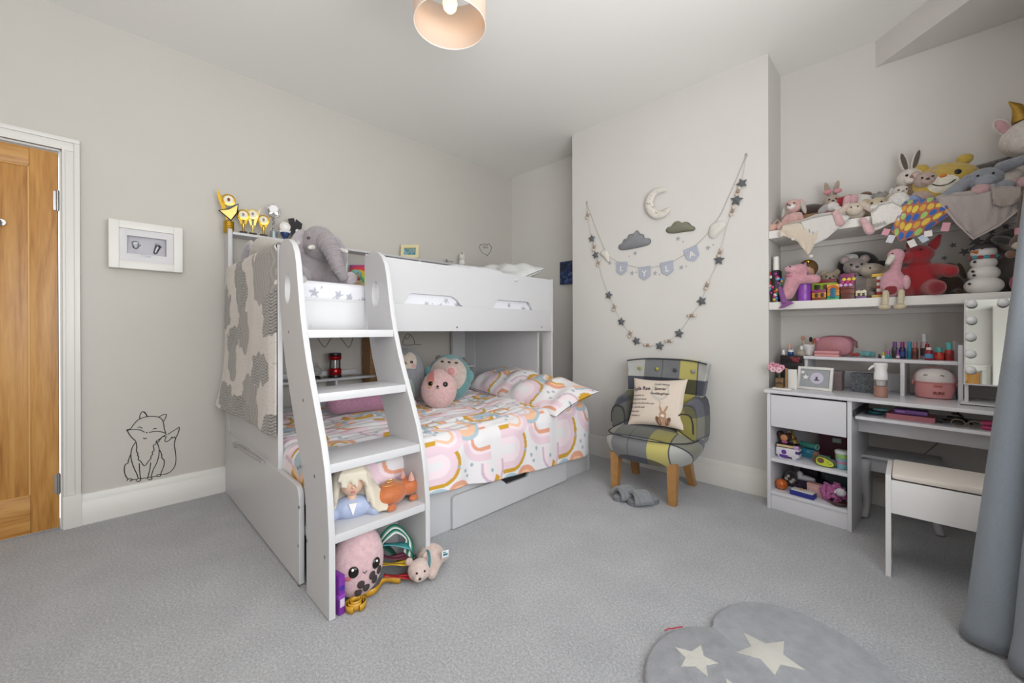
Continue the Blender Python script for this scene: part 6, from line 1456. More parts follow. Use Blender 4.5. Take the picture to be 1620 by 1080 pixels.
p = at(467, 362, 'x', -3.155); t = thing('trophy', 'black notched V-shaped glass award at the right end of the trophies', 'trophy', (-3.155, p.y, UB + .0005), face_cam(p), 'dance trophies on the bunk bookcase')
obj('blade', MB().prism([(-.022, -.006, 0), (.022, -.006, 0), (.046, -.006, .14), (.006, -.006, .17), (.0, -.006, .145), (-.008, -.006, .175), (-.045, -.006, .165), (-.03, -.006, .09)], (0, 1, 0), .012), M('#17171b', .15), t)
obj('foot', MB().box((-.028, -.016, 0), (.028, .016, .012), .002), M('#17171b', .15), t); obj('emblem', MB().lathe([(.013, .006), (.011, .009)], (.014, 0, .085), 18, Euler((math.pi / 2, 0, 0)).to_matrix()), M('#dcdcdc', .4), t)

# ---- ladder shelves
TS = .302
p = Vector((-1.625, .715, TS)); a0 = face_cam(p) + .1
t = thing('hair_styling_doll', 'blonde doll bust in a pale blue dress on the bottom ladder step', 'doll', p, a0); t.scale = (.86, .86, .86)
obj('shoulders', blend(MB().ell((0, 0, .04), (.095, .055, .055)).capsule((-.07, 0, .03), (-.10, -.03, .02), .035, .03).capsule((.07, 0, .03), (.10, -.03, .02), .035, .03), .006), M('#a4b0cc', .45), t)
obj('neckline', MB().prism([(-.018, -.056, .075), (.018, -.056, .075), (0, -.058, .02)], (0, 1, 0), .01), M('#e6e2e2', .5), t)
obj('neck', MB().cyl((0, -.01, .07), (0, -.012, .12), .022), M('#dcb59c', .5), t); hd = obj('face', MB().ell((0, -.015, .165), (.055, .055, .065)), M('#dcb59c', .5), t)
obj('nose', MB().ell((0, -.072, .155), (.007, .008, .008)), M('#d6aa91', .5), hd); obj('mouth', MB().ell((0, -.066, .132), (.011, .004, .004)), M('#b5675f', .5), hd)
HR = M('#cfc6b4', .55, bump=(60, .3), sheen=.2)
m = MB().ell((0, .005, .185), (.072, .066, .068)); 
for k in range(26):
    a = math.pi * (-.12 + 1.24 * k / 25); x, y = .066 * math.cos(a), .05 * math.sin(a) + .0
    m.tube([(x * .6, y * .6, .235), (x * 1.05, y, .19), (x * 1.15, y - .01, .12), (x * 1.2, y - .012, .06 + .02 * math.sin(k * 2.3))], [.014, .017, .016, .009], 7)
for k in range(9):
    x = -.05 + .0125 * k; m.tube([(x * .5, -.03, .245), (x, -.066, .215), (x * 1.25, -.073, .17 + .02 * math.cos(k * 2))], [.010, .013, .008], 7)
for k in range(6): m.tube([(.065, -.01 + .01 * k, .17), (.085 + .006 * k, -.03 + .006 * k, .10), (.095 + .010 * k, -.05 + .008 * k, .045), (.12 + .008 * k, -.055, .014)], [.016, .018, .015, .007], 7)
obj('hair', blend(m, .0055, 2), HR, t)
rnd = random.Random(7)
for k in range(16):
    a = rnd.uniform(-.1, math.pi + .1); obj('hair_lock', MB().tube([(.04 * math.cos(a), .04 * math.sin(a) - .005, .252), (.08 * math.cos(a), .06 * math.sin(a) - .012, .19), (.088 * math.cos(a), .06 * math.sin(a) - .022, .10), (.09 * math.cos(a), .06 * math.sin(a) - .02, .055)], [.004, .006, .005, .002], 6), M('#d8d0c0', .5, bump=(60, .3)), t)
p = Vector((-1.60, .905, TS)); t = thing('turtle_toy', 'orange shiny cuddly creature with gold swirls on the bottom ladder step', 'soft toy', p, face_cam(p) + .75)
OR = M('#b9642c', .5, bump=(120, .4), sheen=.3); 
obj('body', blend(MB().ell((-.03, .01, .05), (.085, .06, .05)).ell((.06, -.01, .058), (.042, .045, .042)), .006), OR, t)
for x, y in ((.055, -.045), (.07, .03), (-.07, -.045), (-.07, .05)): obj('foot', MB().ell((x, y, .013), (.024, .016, .013)), OR, t)
for s in (-1, 1): obj('ear', MB().lathe([(.015, 0), (.012, .014), (.003, .034)], (.05, -.01 + s * .026, .090), 12), fur('#d99a8f'), t)
for s in (-1, 1): e = obj('eye', MB().ell((.088, -.012 + s * .028, .064), (.009, .009, .012)), M('#3a1f4a', .15), t); obj('eye_glint', MB().ell((.096, -.014 + s * .028, .069), .003), M('#ffffff', .2), e)
obj('muzzle', MB().ell((.097, -.010, .047), (.012, .018, .012)), fur('#d8a08a'), t)
for k in range(3): obj('swirl', MB().tube([(-.03 + (.02 + .02 * k) * math.cos(a), .01 + (.012 + .014 * k) * math.sin(a), .1025 - .006 * k - .004 * k * k) for a in [2 * math.pi * i / 22 for i in range(22)]], .0022, 5, True), M('#d3a54a', .35, .4), t)
p = Vector((-1.565, .70, .0)); r = (.098, .08, .135)
t = egg_cushion('pink_octopus_cushion', 'pale pink egg-shaped cushion with smiling face under the bottom ladder step', (p.x, p.y, .004), r, '#d8b0b4', face_cam(p) + .1, .03, (-.10, .10))
for s in (-1, 1): dot('eye', t, r, .03, .18 + s * .42, -.02 + .06 * s, .019, EYE_M, .4, .021); dot('eye_glint', t, r, .03, .15 + s * .42, .05 + .06 * s, .006, M('#ffffff', .2), 1.8)
dot('cheek', t, r, .03, -.42, -.26, .013, fur('#c9626a'), .2, .008)
for x, z in ((.08, -.45), (.48, -.27), (.30, -.58), (.60, -.42), (.02, -.68), (.76, -.20)): dot('spot', t, r, .03, x, z, .014, M('#3a3133', .8), .3, .016)
obj('mouth', MB().tube([egg_pt(r, .03, .18 + a, -.12 + b) for a, b in ((-.07, .02), (0, -.03), (.07, .03))], .0018, 5), EYE_M, t)
t = thing('toy_phone', 'purple plastic toy standing on the carpet inside the ladder foot', 'toy', (-1.522, .620, 0), .2); PU = plastic('#7a2f9a')
obj('body', MB().box((-.045, -.012, 0), (.02, .014, .145), .006), PU, t); obj('button', MB().cyl((.021, 0, .10), (.018, 0, .10), .010), plastic('#3f2f9a'), t); obj('window', MB().box((.018, -.008, .03), (.0215, .010, .06), .001), plastic('#d5c8dc'), t); obj('ridge', MB().box((-.046, -.014, .06), (.0215, .016, .075), .002), plastic('#8f47b0'), t)
t = thing('medal_ribbon_coil', 'coiled gold ribbon medal on the carpet beside the purple toy', 'ribbon', (-1.50, .675, 0)); GY = M('#c9982a', .35)
for k in range(3):
    n = 30; P = np.zeros((n, 2, 3))
    for i in range(n):
        a = 2 * math.pi * i / n * .93 + k; rr = .034 - .008 * k
        for j in range(2): P[i, j] = (rr * math.cos(a), rr * math.sin(a) * 1.1, .003 + .026 * j + .004 * k)
    o = obj('loop', grid(P), GY, t); solid(o, .0012)
G_ = np.zeros((16, 2, 3))
for i in range(16):
    for j in range(2): G_[i, j] = (-.03 + .02 * math.sin(i * .5), .045 + .010 * i, .003 + .024 * j + .010 * abs(math.sin(i * .45)))
solid(obj('tail', grid(G_), GY, t), .0012)
def rib(lab, pts, hx, wd=.026, loc=None):
    c = thing('medal_ribbon', lab, 'ribbon', pts[0], 0, 'ribbons under the bottom ladder step'); P = smooth_loop(pts, 6, False); n = len(P); up = Vector((.3, .1, 1)).normalized()
    for k, h_ in enumerate(hx):
        G = np.zeros((n, 2, 3))
        for i in range(n):
            d = Vector(P[min(i + 1, n - 1)]) - Vector(P[max(i - 1, 0)]); sd = d.cross(up); sd = sd.normalized() if sd.length > 1e-6 else Vector((1, 0, 0)); sd = (sd + Vector((0, 0, .4 * math.sin(i * .4)))).normalized()
            for j in range(2): G[i, j] = Vector(P[i]) + sd * wd * ((k + j) / len(hx) - .5)
        o = obj('stripe', grid(G), M(h_, .6), c, True); solid(o, .0012)
    q = Vector(P[-1]); obj('medal', MB().ell((q.x, q.y, max(.012, q.z)), (.018, .018, .004)), M('#9a8660', .3, .9), c, True)
rib('green and white striped medal ribbon looping at the back of the ladder foot', [(-1.62, .80, .10), (-1.60, .84, .17), (-1.60, .90, .19), (-1.58, .95, .13), (-1.56, .93, .05)], ['#1d7a5c', '#dfe6e2', '#1d7a5c', '#dfe6e2'], .045)
rib('maroon medal ribbon folded in the pile beside the pink cushion', [(-1.62, .80, .12), (-1.56, .85, .10), (-1.55, .92, .085), (-1.60, .96, .04)], ['#5c1f33', '#5c1f33'], .032)
rib('yellow medal ribbon folded in the pile beside the pink cushion', [(-1.58, .81, .08), (-1.54, .87, .075), (-1.53, .93, .06), (-1.58, .96, .02)], ['#c9a227', '#c9a227'], .034)
rib('red medal ribbon lying on the carpet beside the pink cushion', [(-1.56, .82, .035), (-1.52, .87, .03), (-1.50, .92, .018), (-1.52, .95, .012)], ['#b0202a', '#b0202a'], .03)
rib('teal medal ribbon behind the white bear', [(-1.60, .82, .15), (-1.57, .88, .14), (-1.56, .94, .11), (-1.58, .97, .05)], ['#20767a', '#4fa0a3'], .03)
rib('dark green medal ribbon at the back of the ladder foot', [(-1.66, .72, .14), (-1.64, .80, .17), (-1.63, .88, .10), (-1.62, .93, .03)], ['#174a3c', '#1f5f4d'], .035)
p = Vector((-1.475, .985, 0)); t = thing('white_bear_toy', 'cream cuddly bear with teal ribbon tag lying at the ladder foot', 'soft toy', p, face_cam(p) + .3)
m = MB().ell((.02, .03, .062), (.06, .055, .055)).capsule((.03, .0, .05), (-.0, -.04, .03), .026, .022).capsule((.05, .05, .05), (.085, .07, .02), .026, .022)
obj('body', blend(m, .006), fur('#cdb3a8'), t); obj('head', blend(MB().ell((-.045, -.015, .048), (.05, .045, .044)).ell((-.06, -.055, .040), (.022, .018, .018)), .005), fur('#d4bcb0'), t)
for x, z in ((-.085, .085), (-.012, .09)): obj('ear', MB().ell((x, .0, z), (.016, .010, .016)), fur('#cdb3a8'), t)
for x in (-.068, -.035): obj('eye', MB().ell((x, -.056, .060), .0045), EYE_M, t)
obj('nose', MB().ell((-.060, -.073, .044), (.006, .004, .005)), EYE_M, t); obj('neck_ribbon', MB().tube([(-.012 + .03 * math.cos(a) * .3, .0 + .04 * math.sin(a), .062 + .045 * math.cos(a)) for a in [2 * math.pi * i / 18 for i in range(18)]], .005, 6, True), cloth('#2f8089'), t)
lb = obj('care_label', MB().box((.045, -.03, .085), (.075, -.026, .115), .001, Matrix.Rotation(.1, 4, 'X')), M('#dfe6e8', .6), t); obj('label_print', MB().box((.05, -.0412, .092), (.070, -.0402, .100)).box((.05, -.0420, .104), (.062, -.0408, .108)), M('#2f6f80', .6), lb)
# ------------------------------------------------------------------ upper alcove shelf: cuddly toys and comforters
def sp(px, y, z): 
    p = at(px, 400, 'y', y); return Vector((p.x, y, z))
U1, U2 = SH1 + .001, SH2 + .001
def hgt(px0, y, dpx): return dpx * mpp(at(px0, 400, 'y', y))
YF = 3.03
# pink bunny with floppy ears at the left end
p = sp(1256, 3.06, U1)
t = plush('bunny_toy', 'pink floppy-eared bunny with white muzzle at the left end of the upper shelf', p, .215, '#d6a49f', face_cam(p) - .35, inner='#a9bcb0', ear='flop', muzzle='#e3ddd8', nose='#6f6a78', foot='#e0b3a6', w=.95)
p = sp(1229, 3.02, U1); t = thing('bootie_pair', 'peach knitted pompom feet of a dangling toy at the very left of the upper shelf', 'soft toy', p)
for x in (-.022, .022): obj('pompom', MB().ell((x, 0, .03), .030), fur('#dcab97'), t)
obj('cord', MB().tube([(-.02, 0, .055), (.0, .02, .085), (.02, .01, .055)], .005, 6), fur('#cf9c8d'), t)
p = sp(1283, 3.16, U1); t = thing('brown_cushion', 'tan round cushion with dark brown top behind the pink bunny', 'cushion', p, face_cam(p))
obj('body', MB().ell((0, 0, .085), (.095, .06, .085)), fur('#b98d62'), t); obj('cap', MB().ell((0, .004, .105), (.098, .062, .072)), fur('#43312a'), t); obj('base_panel', MB().ell((0, -.006, .05), (.086, .058, .05)), fur('#b8922f'), t)
p = sp(1316, 3.17, U1)
t = plush('bunny_toy', 'beige bunny with upright ears and pink bow behind the grey comforter', p, .30, '#b5a08f', face_cam(p) + .1, inner='#a59282', ear='up', muzzle='#c6b4a4', nose='#4d3b34', w=.85)
for s in (-1, 1): obj('bow', MB().ell((s * .024, -.045, .222), (.022, .012, .014)), cloth('#c98a93'), t)
obj('dress', MB().lathe([(.065, .02), (.05, .12), (.03, .145)], (0, 0, 0), 18), cloth('#b9466a'), t)
p = sp(1350, 3.13, U1)
t = thing('rag_toy', 'white and pink long-legged toy lying upside down with red cap on the upper shelf', 'soft toy', p, face_cam(p))
obj('body', blend(MB().ell((.035, 0, .12), (.065, .05, .055)).ell((.01, -.02, .06), (.065, .05, .06)).capsule((.06, -.02, .07), (.15, -.04, .075), .022, .018), .007), fur('#d8d3cb'), t)
for x, a in ((-.035, 0), (-.005, .02)): obj('leg', MB().capsule((x + .01, -.05, .15), (x - .005, -.065, .05), .020, .018), fur('#d9a7ad'), t); obj('foot', MB().ell((x - .02, -.075, .035), (.03, .022, .018)), fur('#d3a0a0'), t)
obj('cap', MB().lathe([(.058, 0), (.05, .04), (.008, .085)], (-.01, .02, .125), 18, Euler((0, -1.0, 0)).to_matrix()), cloth('#a31d2c'), t); obj('hair', MB().ell((.055, .0, .165), (.03, .025, .02)), fur('#6a4a35'), t)
p = sp(1397, 3.15, U1); t = thing('fluffy_ball', 'dark grey fluffy ball of fur on the upper shelf', 'soft toy', p)
m = MB(); rnd = random.Random(1); m.ell((0, 0, .085), (.085, .065, .082), None, 20, 14)
obj('body', m, M('#85827f', .95, bump=(60, 1), sheen=.4, vary=.3, vscale=40), t)
for k in range(46):
    a, b = rnd.uniform(0, 6.28), math.acos(rnd.uniform(-.7, 1)); d = Vector((math.sin(b) * math.cos(a), math.sin(b) * math.sin(a), math.cos(b))); c = Vector((0, 0, .085)) + Vector((d.x * .082, d.y * .063, d.z * .08))
    obj('tuft', MB().cyl(c, c + d * .018 + Vector((rnd.uniform(-.006, .006), 0, -.004)), .010, .001, 6), M('#8f8c88', .95), t)
p = sp(1362, 3.05, U1 + .04); 
t = thing('sleepy_bear', 'cream sleepy teddy face peeping over the white comforters', 'soft toy', (p.x, p.y + .01, U1), face_cam(p)); obj('head', MB().ell((.07, -.01, .075), (.055, .045, .045)), fur('#c9b694'), t); obj('body', MB().ell((.07, .01, .035), (.06, .045, .035)), fur('#c9b694'), t); obj('muzzle', MB().ell((.066, -.05, .068), (.024, .014, .016)), fur('#ddd0b6'), t)
for s in (-1, 1): obj('ear', MB().ell((.07 + s * .05, 0, .108), (.018, .012, .018)), fur('#bda986'), t); obj('eye', MB().ell((.066 + s * .02, -.052, .084), .005), EYE_M, t)
p = sp(1425, 3.12, U1); t = plush('lamb_toy', 'white woolly toy with long ears slumped beside the grey fluffy ball', p, .19, '#d5cec6', face_cam(p) + .2, ear='flop', muzzle='#e0d8d0', nose='#b0938a')
p = sp(1440, 3.16, U1)
t = plush('rabbit_toy', 'cream rabbit with tall grey-lined ears and brown coat on the upper shelf', p, .385, '#d5cdc2', face_cam(p) + .1, inner='#5c5148', ear='up', muzzle='#ddd6cc', nose='#8d6a62', w=.78)
obj('coat', MB().lathe([(.085, .03), (.088, .09), (.06, .165), (.035, .19)], (0, 0, 0), 20), M('#7d6a55', .95, bump=(80, .8)), t)
p = sp(1465, 3.09, U1)
t = plush('bear_toy', 'beige mouse-eared cuddly toy leaning beside the yellow cushion', p, .235, '#b89d91', face_cam(p) + .12, inner='#c9aea3', ear='round', muzzle='#c0a598', nose='#3a2c2c', w=1.0)
obj('mitten', MB().ell((-.065, -.09, .045), (.042, .035, .04)), M('#8497b8', .9, bump=(120, .6)), t)
p = sp(1496, 3.12, U1 + .012); r = (.142, .085, .125)
t = egg_cushion('yellow_cushion', 'yellow smiling bear-faced cushion in the middle of the upper shelf', p, r, '#cda93a', face_cam(p), .05, (-.12, -.05))
egg_patch(r, .05, 'muzzle', t, fur('#e3dccb'), lambda x, z: (x / .40) ** 2 + ((z + .12) / .36) ** 2 < 1)
for s in (-1, 1): dot('eye', t, r, .05, s * .36, .28, .014, EYE_M); obj('ear', MB().ell((s * .08, -.01, .245), (.032, .02, .028)), fur('#cda93a'), t)
dot('nose', t, r, .05, 0, .22, .014, M('#c9772e', .7), .6, .009); obj('mouth', MB().tube([egg_pt(r, .05, x, -.20 + .5 * x * x * 4, 1.035) for x in (-.28, -.18, -.08, 0, .08, .18, .28)], .0028, 6), EYE_M, t)
for s in (-1, 1): obj('paw', MB().ell((s * .12, -.085, .028), (.05, .04, .028)), fur('#d3b047'), t)
p = sp(1562, 3.21, U1); t = thing('fur_hat', 'dark streaky fur roll lying behind the grey rabbit comforter', 'soft toy', (p.x, p.y, U1 + .0)); obj('roll', MB().capsule((-.08, 0, .175), (.08, .0, .20), .052, .05), M('#4d4a49', .95, bump=(70, 1), vary=.5, vscale=70, sheen=.4), t); obj('base', MB().ell((0, 0, .07), (.09, .05, .075)), fur('#57524f'), t)
# white unicorn, largest toy, at the right end
p = sp(1632, 3.10, U1 + .0)
t = thing('unicorn_toy', 'large white unicorn cuddly toy with gold horn at the right end of the upper shelf', 'soft toy', (p.x, p.y, U1), face_cam(p) + .1)
UW = fur('#d5cdc4'); m = MB().ell((.03, 0, .29), (.135, .11, .10)).ell((.04, .03, .12), (.11, .09, .125)).ell((.0, -.07, .25), (.08, .06, .06)); obj('body', blend(m, .010), UW, t)
obj('horn', MB().tube([(-.03, -.03, .365), (-.035, -.03, .40), (-.045, -.03, .44), (-.07, -.03, .475)], [.034, .028, .018, .003], 12), M('#a8853c', .35, .8, bump=(60, .5)), t)
obj('ear', MB().ell((-.085, -.02, .36), (.03, .018, .055), (0, -.5, 0)), UW, t); obj('inner_ear', MB().ell((-.09, -.034, .36), (.019, .01, .042), (0, -.5, 0)), fur('#cf9aa0'), t)
obj('eye', MB().tube([(.0, -.112, .315), (.014, -.117, .308), (.03, -.113, .316)], .004, 6), EYE_M, t)
for x in (-.12, .02): obj('leg', MB().capsule((x + .05, -.06, .10), (x - .03, -.13, .045), .045, .035), UW, t); obj('hoof', MB().ell((x - .045, -.155, .042), (.035, .03, .035)), fur('#c99ca0'), t)
obj('mane', MB().capsule((.09, -.03, .37), (.13, -.05, .28), .035, .03), fur('#c4a5ad'), t)
# dog hanging over the right end of the shelf edge
p = at(1614, 385, 'y', 2.915)
t = thing('dog_toy', 'brown cuddly dog with pink collar hanging over the right end of the upper shelf', 'soft toy', (p.x, 2.905, U1)); BR = fur('#5a3d2e'); z0 = p.z - U1
obj('body', blend(MB().capsule((.02, .05, .02), (.02, -.01, -.03), .028, .024).capsule((.02, -.01, -.02), (.01, -.015, z0 + .02), .024, .032).ell((.0, -.02, z0), (.038, .034, .036)), .007), BR, t)
obj('muzzle', MB().ell((-.012, -.046, z0 - .016), (.020, .018, .017)), fur('#c7b19c'), t); obj('nose', MB().ell((-.012, -.064, z0 - .012), .006), EYE_M, t); obj('ear', MB().ell((-.055, -.01, z0 + .02), (.035, .02, .02), (0, .4, 0)), fur('#1d1918'), t); obj('ear', MB().ell((.05, -.01, z0 - .01), (.02, .02, .04)), fur('#4a3226'), t)
obj('collar', MB().lathe([(.032, 0), (.032, .03)], (.012, -.015, z0 + .035), 18), cloth('#cf8f9c'), t)
for x in (-.03, .03): obj('paw', MB().ell((x, -.02, z0 - .048), (.018, .018, .018)), fur('#7d563d'), t)

# ---- comforters hanging over the shelf edge: each is a cloth plus its little head
def drape(pts_top, pts_bot, n=26, m=26, seed=1, amp=.010, y0=None):
    """cloth from a line on the shelf, over the front edge, down to a pointed hem (pixel outlines on the plane of the shelf front)"""
    T = [at(x, y, 'y', SHF - .012) for x, y in pts_top]; B = [at(x, y, 'y', SHF - .020) for x, y in pts_bot]
    def along(P, u):
        f = u * (len(P) - 1); i = min(int(f), len(P) - 2); return P[i].lerp(P[i + 1], f - i)
    G = np.zeros((n, m, 3))
    for i in range(n):
        u = i / (n - 1); a, b = along(T, u), along(B, u)
        for j in range(m):
            v = j / (m - 1)
            if v < .3:                                            # part lying on the shelf
                k = v / .3; G[i, j] = (a.x, SHF + .10 * (1 - k) - .010 * k, max(a.z, U1 + .006) + .004)
            else:
                k = (v - .3) / .7; q = a.lerp(b, k); G[i, j] = (q.x, SHF - .012 - .008 * math.sin(math.pi * k) - .006, min(q.z, U1 + .008) if k < .05 else q.z)
    k = np.clip(np.linspace(0, 1, m) - .25, 0, 1)[None, :]; U = np.linspace(0, 1, n)[:, None] + 0 * k
    G[..., 1] -= np.abs(wob(U * 3, np.linspace(0, 1, m)[None, :] + 0 * U, seed, 5)) * amp * 2 * k
    return G
def hang(name, label, top, bot, hx, seed, th=.006, col=None, group=None):
    t_ = thing(name, label, 'comforter', at(*top[len(top) // 2], 'y', SHF), 0, group)
    o = obj('blanket', grid(drape(top, bot, seed=seed), False, None), M(hx, .95, bump=(140, .5), sheen=.3), t_, True); solid(o, th)
    return t_
def edge_tube(t_, pix, hx, r=.004, d=.024): obj('binding', MB().tube([at(x, y, 'y', SHF - d) for x, y in pix], r, 6), cloth(hx), t_, True)
t = hang('comforter', 'cream comforter square with curled corners hanging at the left of the upper shelf', [(1240, 356), (1262, 350), (1284, 348), (1300, 352)], [(1233, 370), (1262, 382), (1279, 405), (1290, 384)], '#cdbfae', 2)
for x, y in ((1236, 372), (1283, 405), (1255, 378)): obj('corner_knot', MB().ell(at(x, y, 'y', SHF - .026), (.012, .010, .010)), fur('#ddd6cb'), t, True)
t = hang('comforter', 'grey backed white towelling comforter beside the cream comforter', [(1266, 350), (1290, 340), (1318, 336), (1344, 343)], [(1276, 368), (1286, 388), (1310, 376), (1343, 346)], '#cfccc7', 3)
obj('grey_backing', grid(drape([(1266, 352), (1275, 352), (1284, 354), (1290, 356)], [(1268, 354), (1280, 372), (1286, 386), (1290, 380)], 14, 20, 5)), M('#9a9a9d', .95, bump=(140, .5)), t, True)
obj('head', MB().ell(at(1316, 327, 'y', 2.99), (.035, .03, .026)), fur('#cfcac3'), t, True); obj('ear', MB().ell(at(1304, 330, 'y', 2.975), (.02, .014, .035), (0, .9, 0)), fur('#9c9a99'), t, True); obj('ear', MB().ell(at(1330, 333, 'y', 2.975), (.02, .014, .035), (0, -.8, 0)), fur('#cfcac3'), t, True)
t = hang('comforter', 'white bunny comforter with embroidered year hanging over the upper shelf', [(1378, 338), (1392, 322), (1412, 318), (1430, 330)], [(1382, 366), (1396, 360), (1412, 352), (1428, 348)], '#dad6d1', 7)
c = at(1391, 355, 'y', SHF - .041); obj('embroidery', words('2016', .028, c, (1, 0, .18), (-.18, 0, 1), .0012, bold=.0005), M('#9a9692', .8), t, True)
obj('head', MB().ell(at(1421, 318, 'y', 2.97), (.045, .04, .045)), fur('#d9d5cf'), t, True); obj('ear', MB().capsule(at(1404, 324, 'y', 2.96), at(1380, 328, 'y', 2.945), .016, .012), fur('#dedad5'), t, True); obj('ear', MB().capsule(at(1428, 332, 'y', 2.935), at(1431, 350, 'y', 2.925), .016, .012), fur('#dedad5'), t, True)
p = sp(1352, 3.0, U1); t = thing('rabbit_comforter', 'cream rabbit with pink feet dangling over the front of the upper shelf', 'soft toy', (p.x, p.y, U1), face_cam(p))
obj('body', blend(MB().ell((0, .01, .045), (.05, .04, .045)).ell((.0, -.035, .055), (.04, .03, .035)), .006), fur('#d3c2b0'), t)
for s in (-1, 1): obj('ear', MB().capsule((s * .03, -.035, .08), (s * .075, -.045, .03), .018, .014), fur('#cdb8a8'), t)
for q in (-1, 1): obj('eye', MB().ell((q * .014, -.066, .062), .004), EYE_M, t)
for (x0, y0, x1, y1) in ((1322, 337, 1329, 352), (1365, 348, 1376, 365)):
    a, b = at(x0, y0, 'y', 2.915), at(x1, y1, 'y', 2.912); L = obj('leg', MB().capsule(a, b, .016, .022), fur('#d8a8ab'), t, True)
def dotted():
    n, m = 150, 150; G = drape([(1432, 320), (1450, 317), (1475, 314), (1498, 318)], [(1409, 365), (1424, 382), (1455, 372), (1503, 340)], n, m, 11)
    U, V = np.meshgrid(np.linspace(0, 1, n), np.linspace(0, 1, m), indexing='ij'); c = np.tile(np.array(lin('#a8654c')[:3]), (n, m, 1)); k = 6.5
    cols = [np.array(lin(h)[:3]) for h in ('#2f5fa8', '#d9c24a', '#9cc26a', '#cf9a3e', '#2f5fa8', '#d6b24a')]
    for i in range(9):
        for j in range(9):
            d = np.hypot(U * k - i - .5 * (j % 2), V * k - j) ; c[d < .42] = cols[(i * 2 + j * 3) % 6]
    return grid(G, False, c)
t = thing('tag_blanket', 'multicoloured spotted tag blanket with ribbon loops hanging from the upper shelf', 'comforter', at(1460, 345, 'y', SHF))
o = obj('blanket', dotted(), attr_mat('dotted', .95, (140, .5), .3), t, True); solid(o, .005)
for (x, y, dx, dy, hx) in ((1412, 372, -6, 12, '#c9c9cf'), (1440, 380, 6, 10, '#dcdad6'), (1457, 373, 8, 9, '#b9c4d2'), (1468, 365, 1, 9, '#e3dedc'), (1498, 352, -4, 14, '#cf98a4'), (1404, 362, -5, 10, '#cf98a4')):
    a, b = at(x, y, 'y', SHF - .022), at(x + dx, y + dy, 'y', SHF - .024); d = (b - a).normalized(); w_ = Vector((d.z, 0, -d.x)) * .014
    m = MB().prism([a - w_, a + w_, b + w_, b - w_], (0, -1, 0), .004); obj('ribbon_loop', m, cloth(hx), t, True)
t = thing('rabbit_comforter', 'large mauve-grey rabbit comforter draped over the right of the upper shelf', 'comforter', at(1548, 300, 'y', SHF))
o = obj('blanket', grid(drape([(1480, 312), (1510, 306), (1545, 302), (1580, 296), (1612, 298)], [(1488, 322), (1515, 352), (1540, 377), (1580, 355), (1614, 330)], 40, 34, 13, .016)), M('#a79d9b', .95, bump=(140, .5), sheen=.35), t, True); solid(o, .008)
edge_tube(t, [(1490, 324), (1515, 354), (1540, 378), (1580, 357), (1613, 331)], '#b3a9a7', .005, .03)
o = obj('turned_corner', grid(drape([(1568, 300), (1585, 297), (1600, 297), (1613, 299)], [(1570, 325), (1585, 330), (1600, 326), (1613, 318)], 16, 20, 4)), M('#a1968f', .95, bump=(140, .5), sheen=.35), t, True); o.location.y = -.022; solid(o, .006)
RG = fur('#878c98'); c = at(1557, 284, 'y', 2.985)
obj('head', MB().ell(c, (.065, .05, .055)), RG, t, True); obj('muzzle', MB().ell(c + Vector((0, -.042, -.015)), (.035, .02, .025)), fur('#9297a2'), t, True)
obj('ear', MB().capsule(c + Vector((.055, 0, .045)), c + Vector((.185, -.01, .07)), .026, .02), RG, t, True); obj('ear', MB().capsule(c + Vector((-.05, -.01, .01)), c + Vector((-.125, -.02, -.065)), .026, .030), RG, t, True); obj('paw', MB().ell(c + Vector((.06, -.03, -.055)), (.035, .03, .028)), RG, t, True)
for s in (-1, 1): obj('eye', MB().ell(c + Vector((s * .024, -.049, .012)), .005), EYE_M, t, True)
p = sp(1598, 3.0, U1); t = thing('pink_toy', 'pale pink cuddly toy leg and body lying before the unicorn', 'soft toy', (p.x, p.y, U1), 0); obj('body', blend(MB().capsule((-.06, 0, .06), (.05, .01, .045), .032, .04).capsule((.0, 0, .05), (.07, -.03, .03), .03, .024), .006), fur('#cfa69f'), t); obj('foot', MB().ell((-.085, 0, .065), (.03, .028, .03)), fur('#c79a97'), t)

# ------------------------------------------------------------------ lower alcove shelf
p = sp(1228, 2.985, U2); t = thing('bead_bottle', 'black bottle of coloured beads with white cap at the left end of the lower shelf', 'bottle', p)
obj('tube', MB().lathe([(.030, 0), (.030, .19), (.022, .20)], (0, 0, 0), 20), M('#1f1d22', .25), t); obj('cap', MB().cyl((0, 0, .20), (0, 0, .285), .017, .015), M('#dedbd6', .4), t)
rnd = random.Random(11)
for k in range(24): a = -math.pi / 2 + rnd.uniform(-1.5, 1.5); obj('bead', MB().ell((.028 * math.cos(a), .028 * math.sin(a), .015 + k * .0072), .012, None, 8, 6), plastic(('#c8a02e', '#2f72b0', '#7fb8c9', '#b8306a', '#d6d2cc', '#3a7a5a', '#7a2f7a', '#b0242c')[k % 8]), t)
p = sp(1258, 2.985, U2); t = thing('long_bunny', 'pink velvet long-armed toy lying against the purple bottle on the lower shelf', 'soft toy', p, -.1)
obj('body', blend(MB().ell((.02, -.01, .185), (.052, .04, .042)).capsule((.0, -.012, .145), (-.035, -.02, .045), .042, .036).capsule((.02, -.02, .13), (.105, -.015, .125), .026, .028).capsule((-.03, -.03, .05), (-.045, -.05, .018), .025, .018), .007), fur('#d3909c'), t)
obj('snout', MB().ell((-.012, -.035, .195), (.035, .02, .022)), fur('#d99ca6'), t); obj('eye', MB().ell((-.012, -.052, .208), .0045), EYE_M, t); obj('collar', MB().ell((-.01, -.02, .15), (.042, .034, .014), (0, .4, 0)), cloth('#c06f8a'), t)
t = thing('purple_scarf', 'purple satin fish-tail scarf hanging over the left of the lower shelf', 'scarf', sp(1250, 2.94, U2))
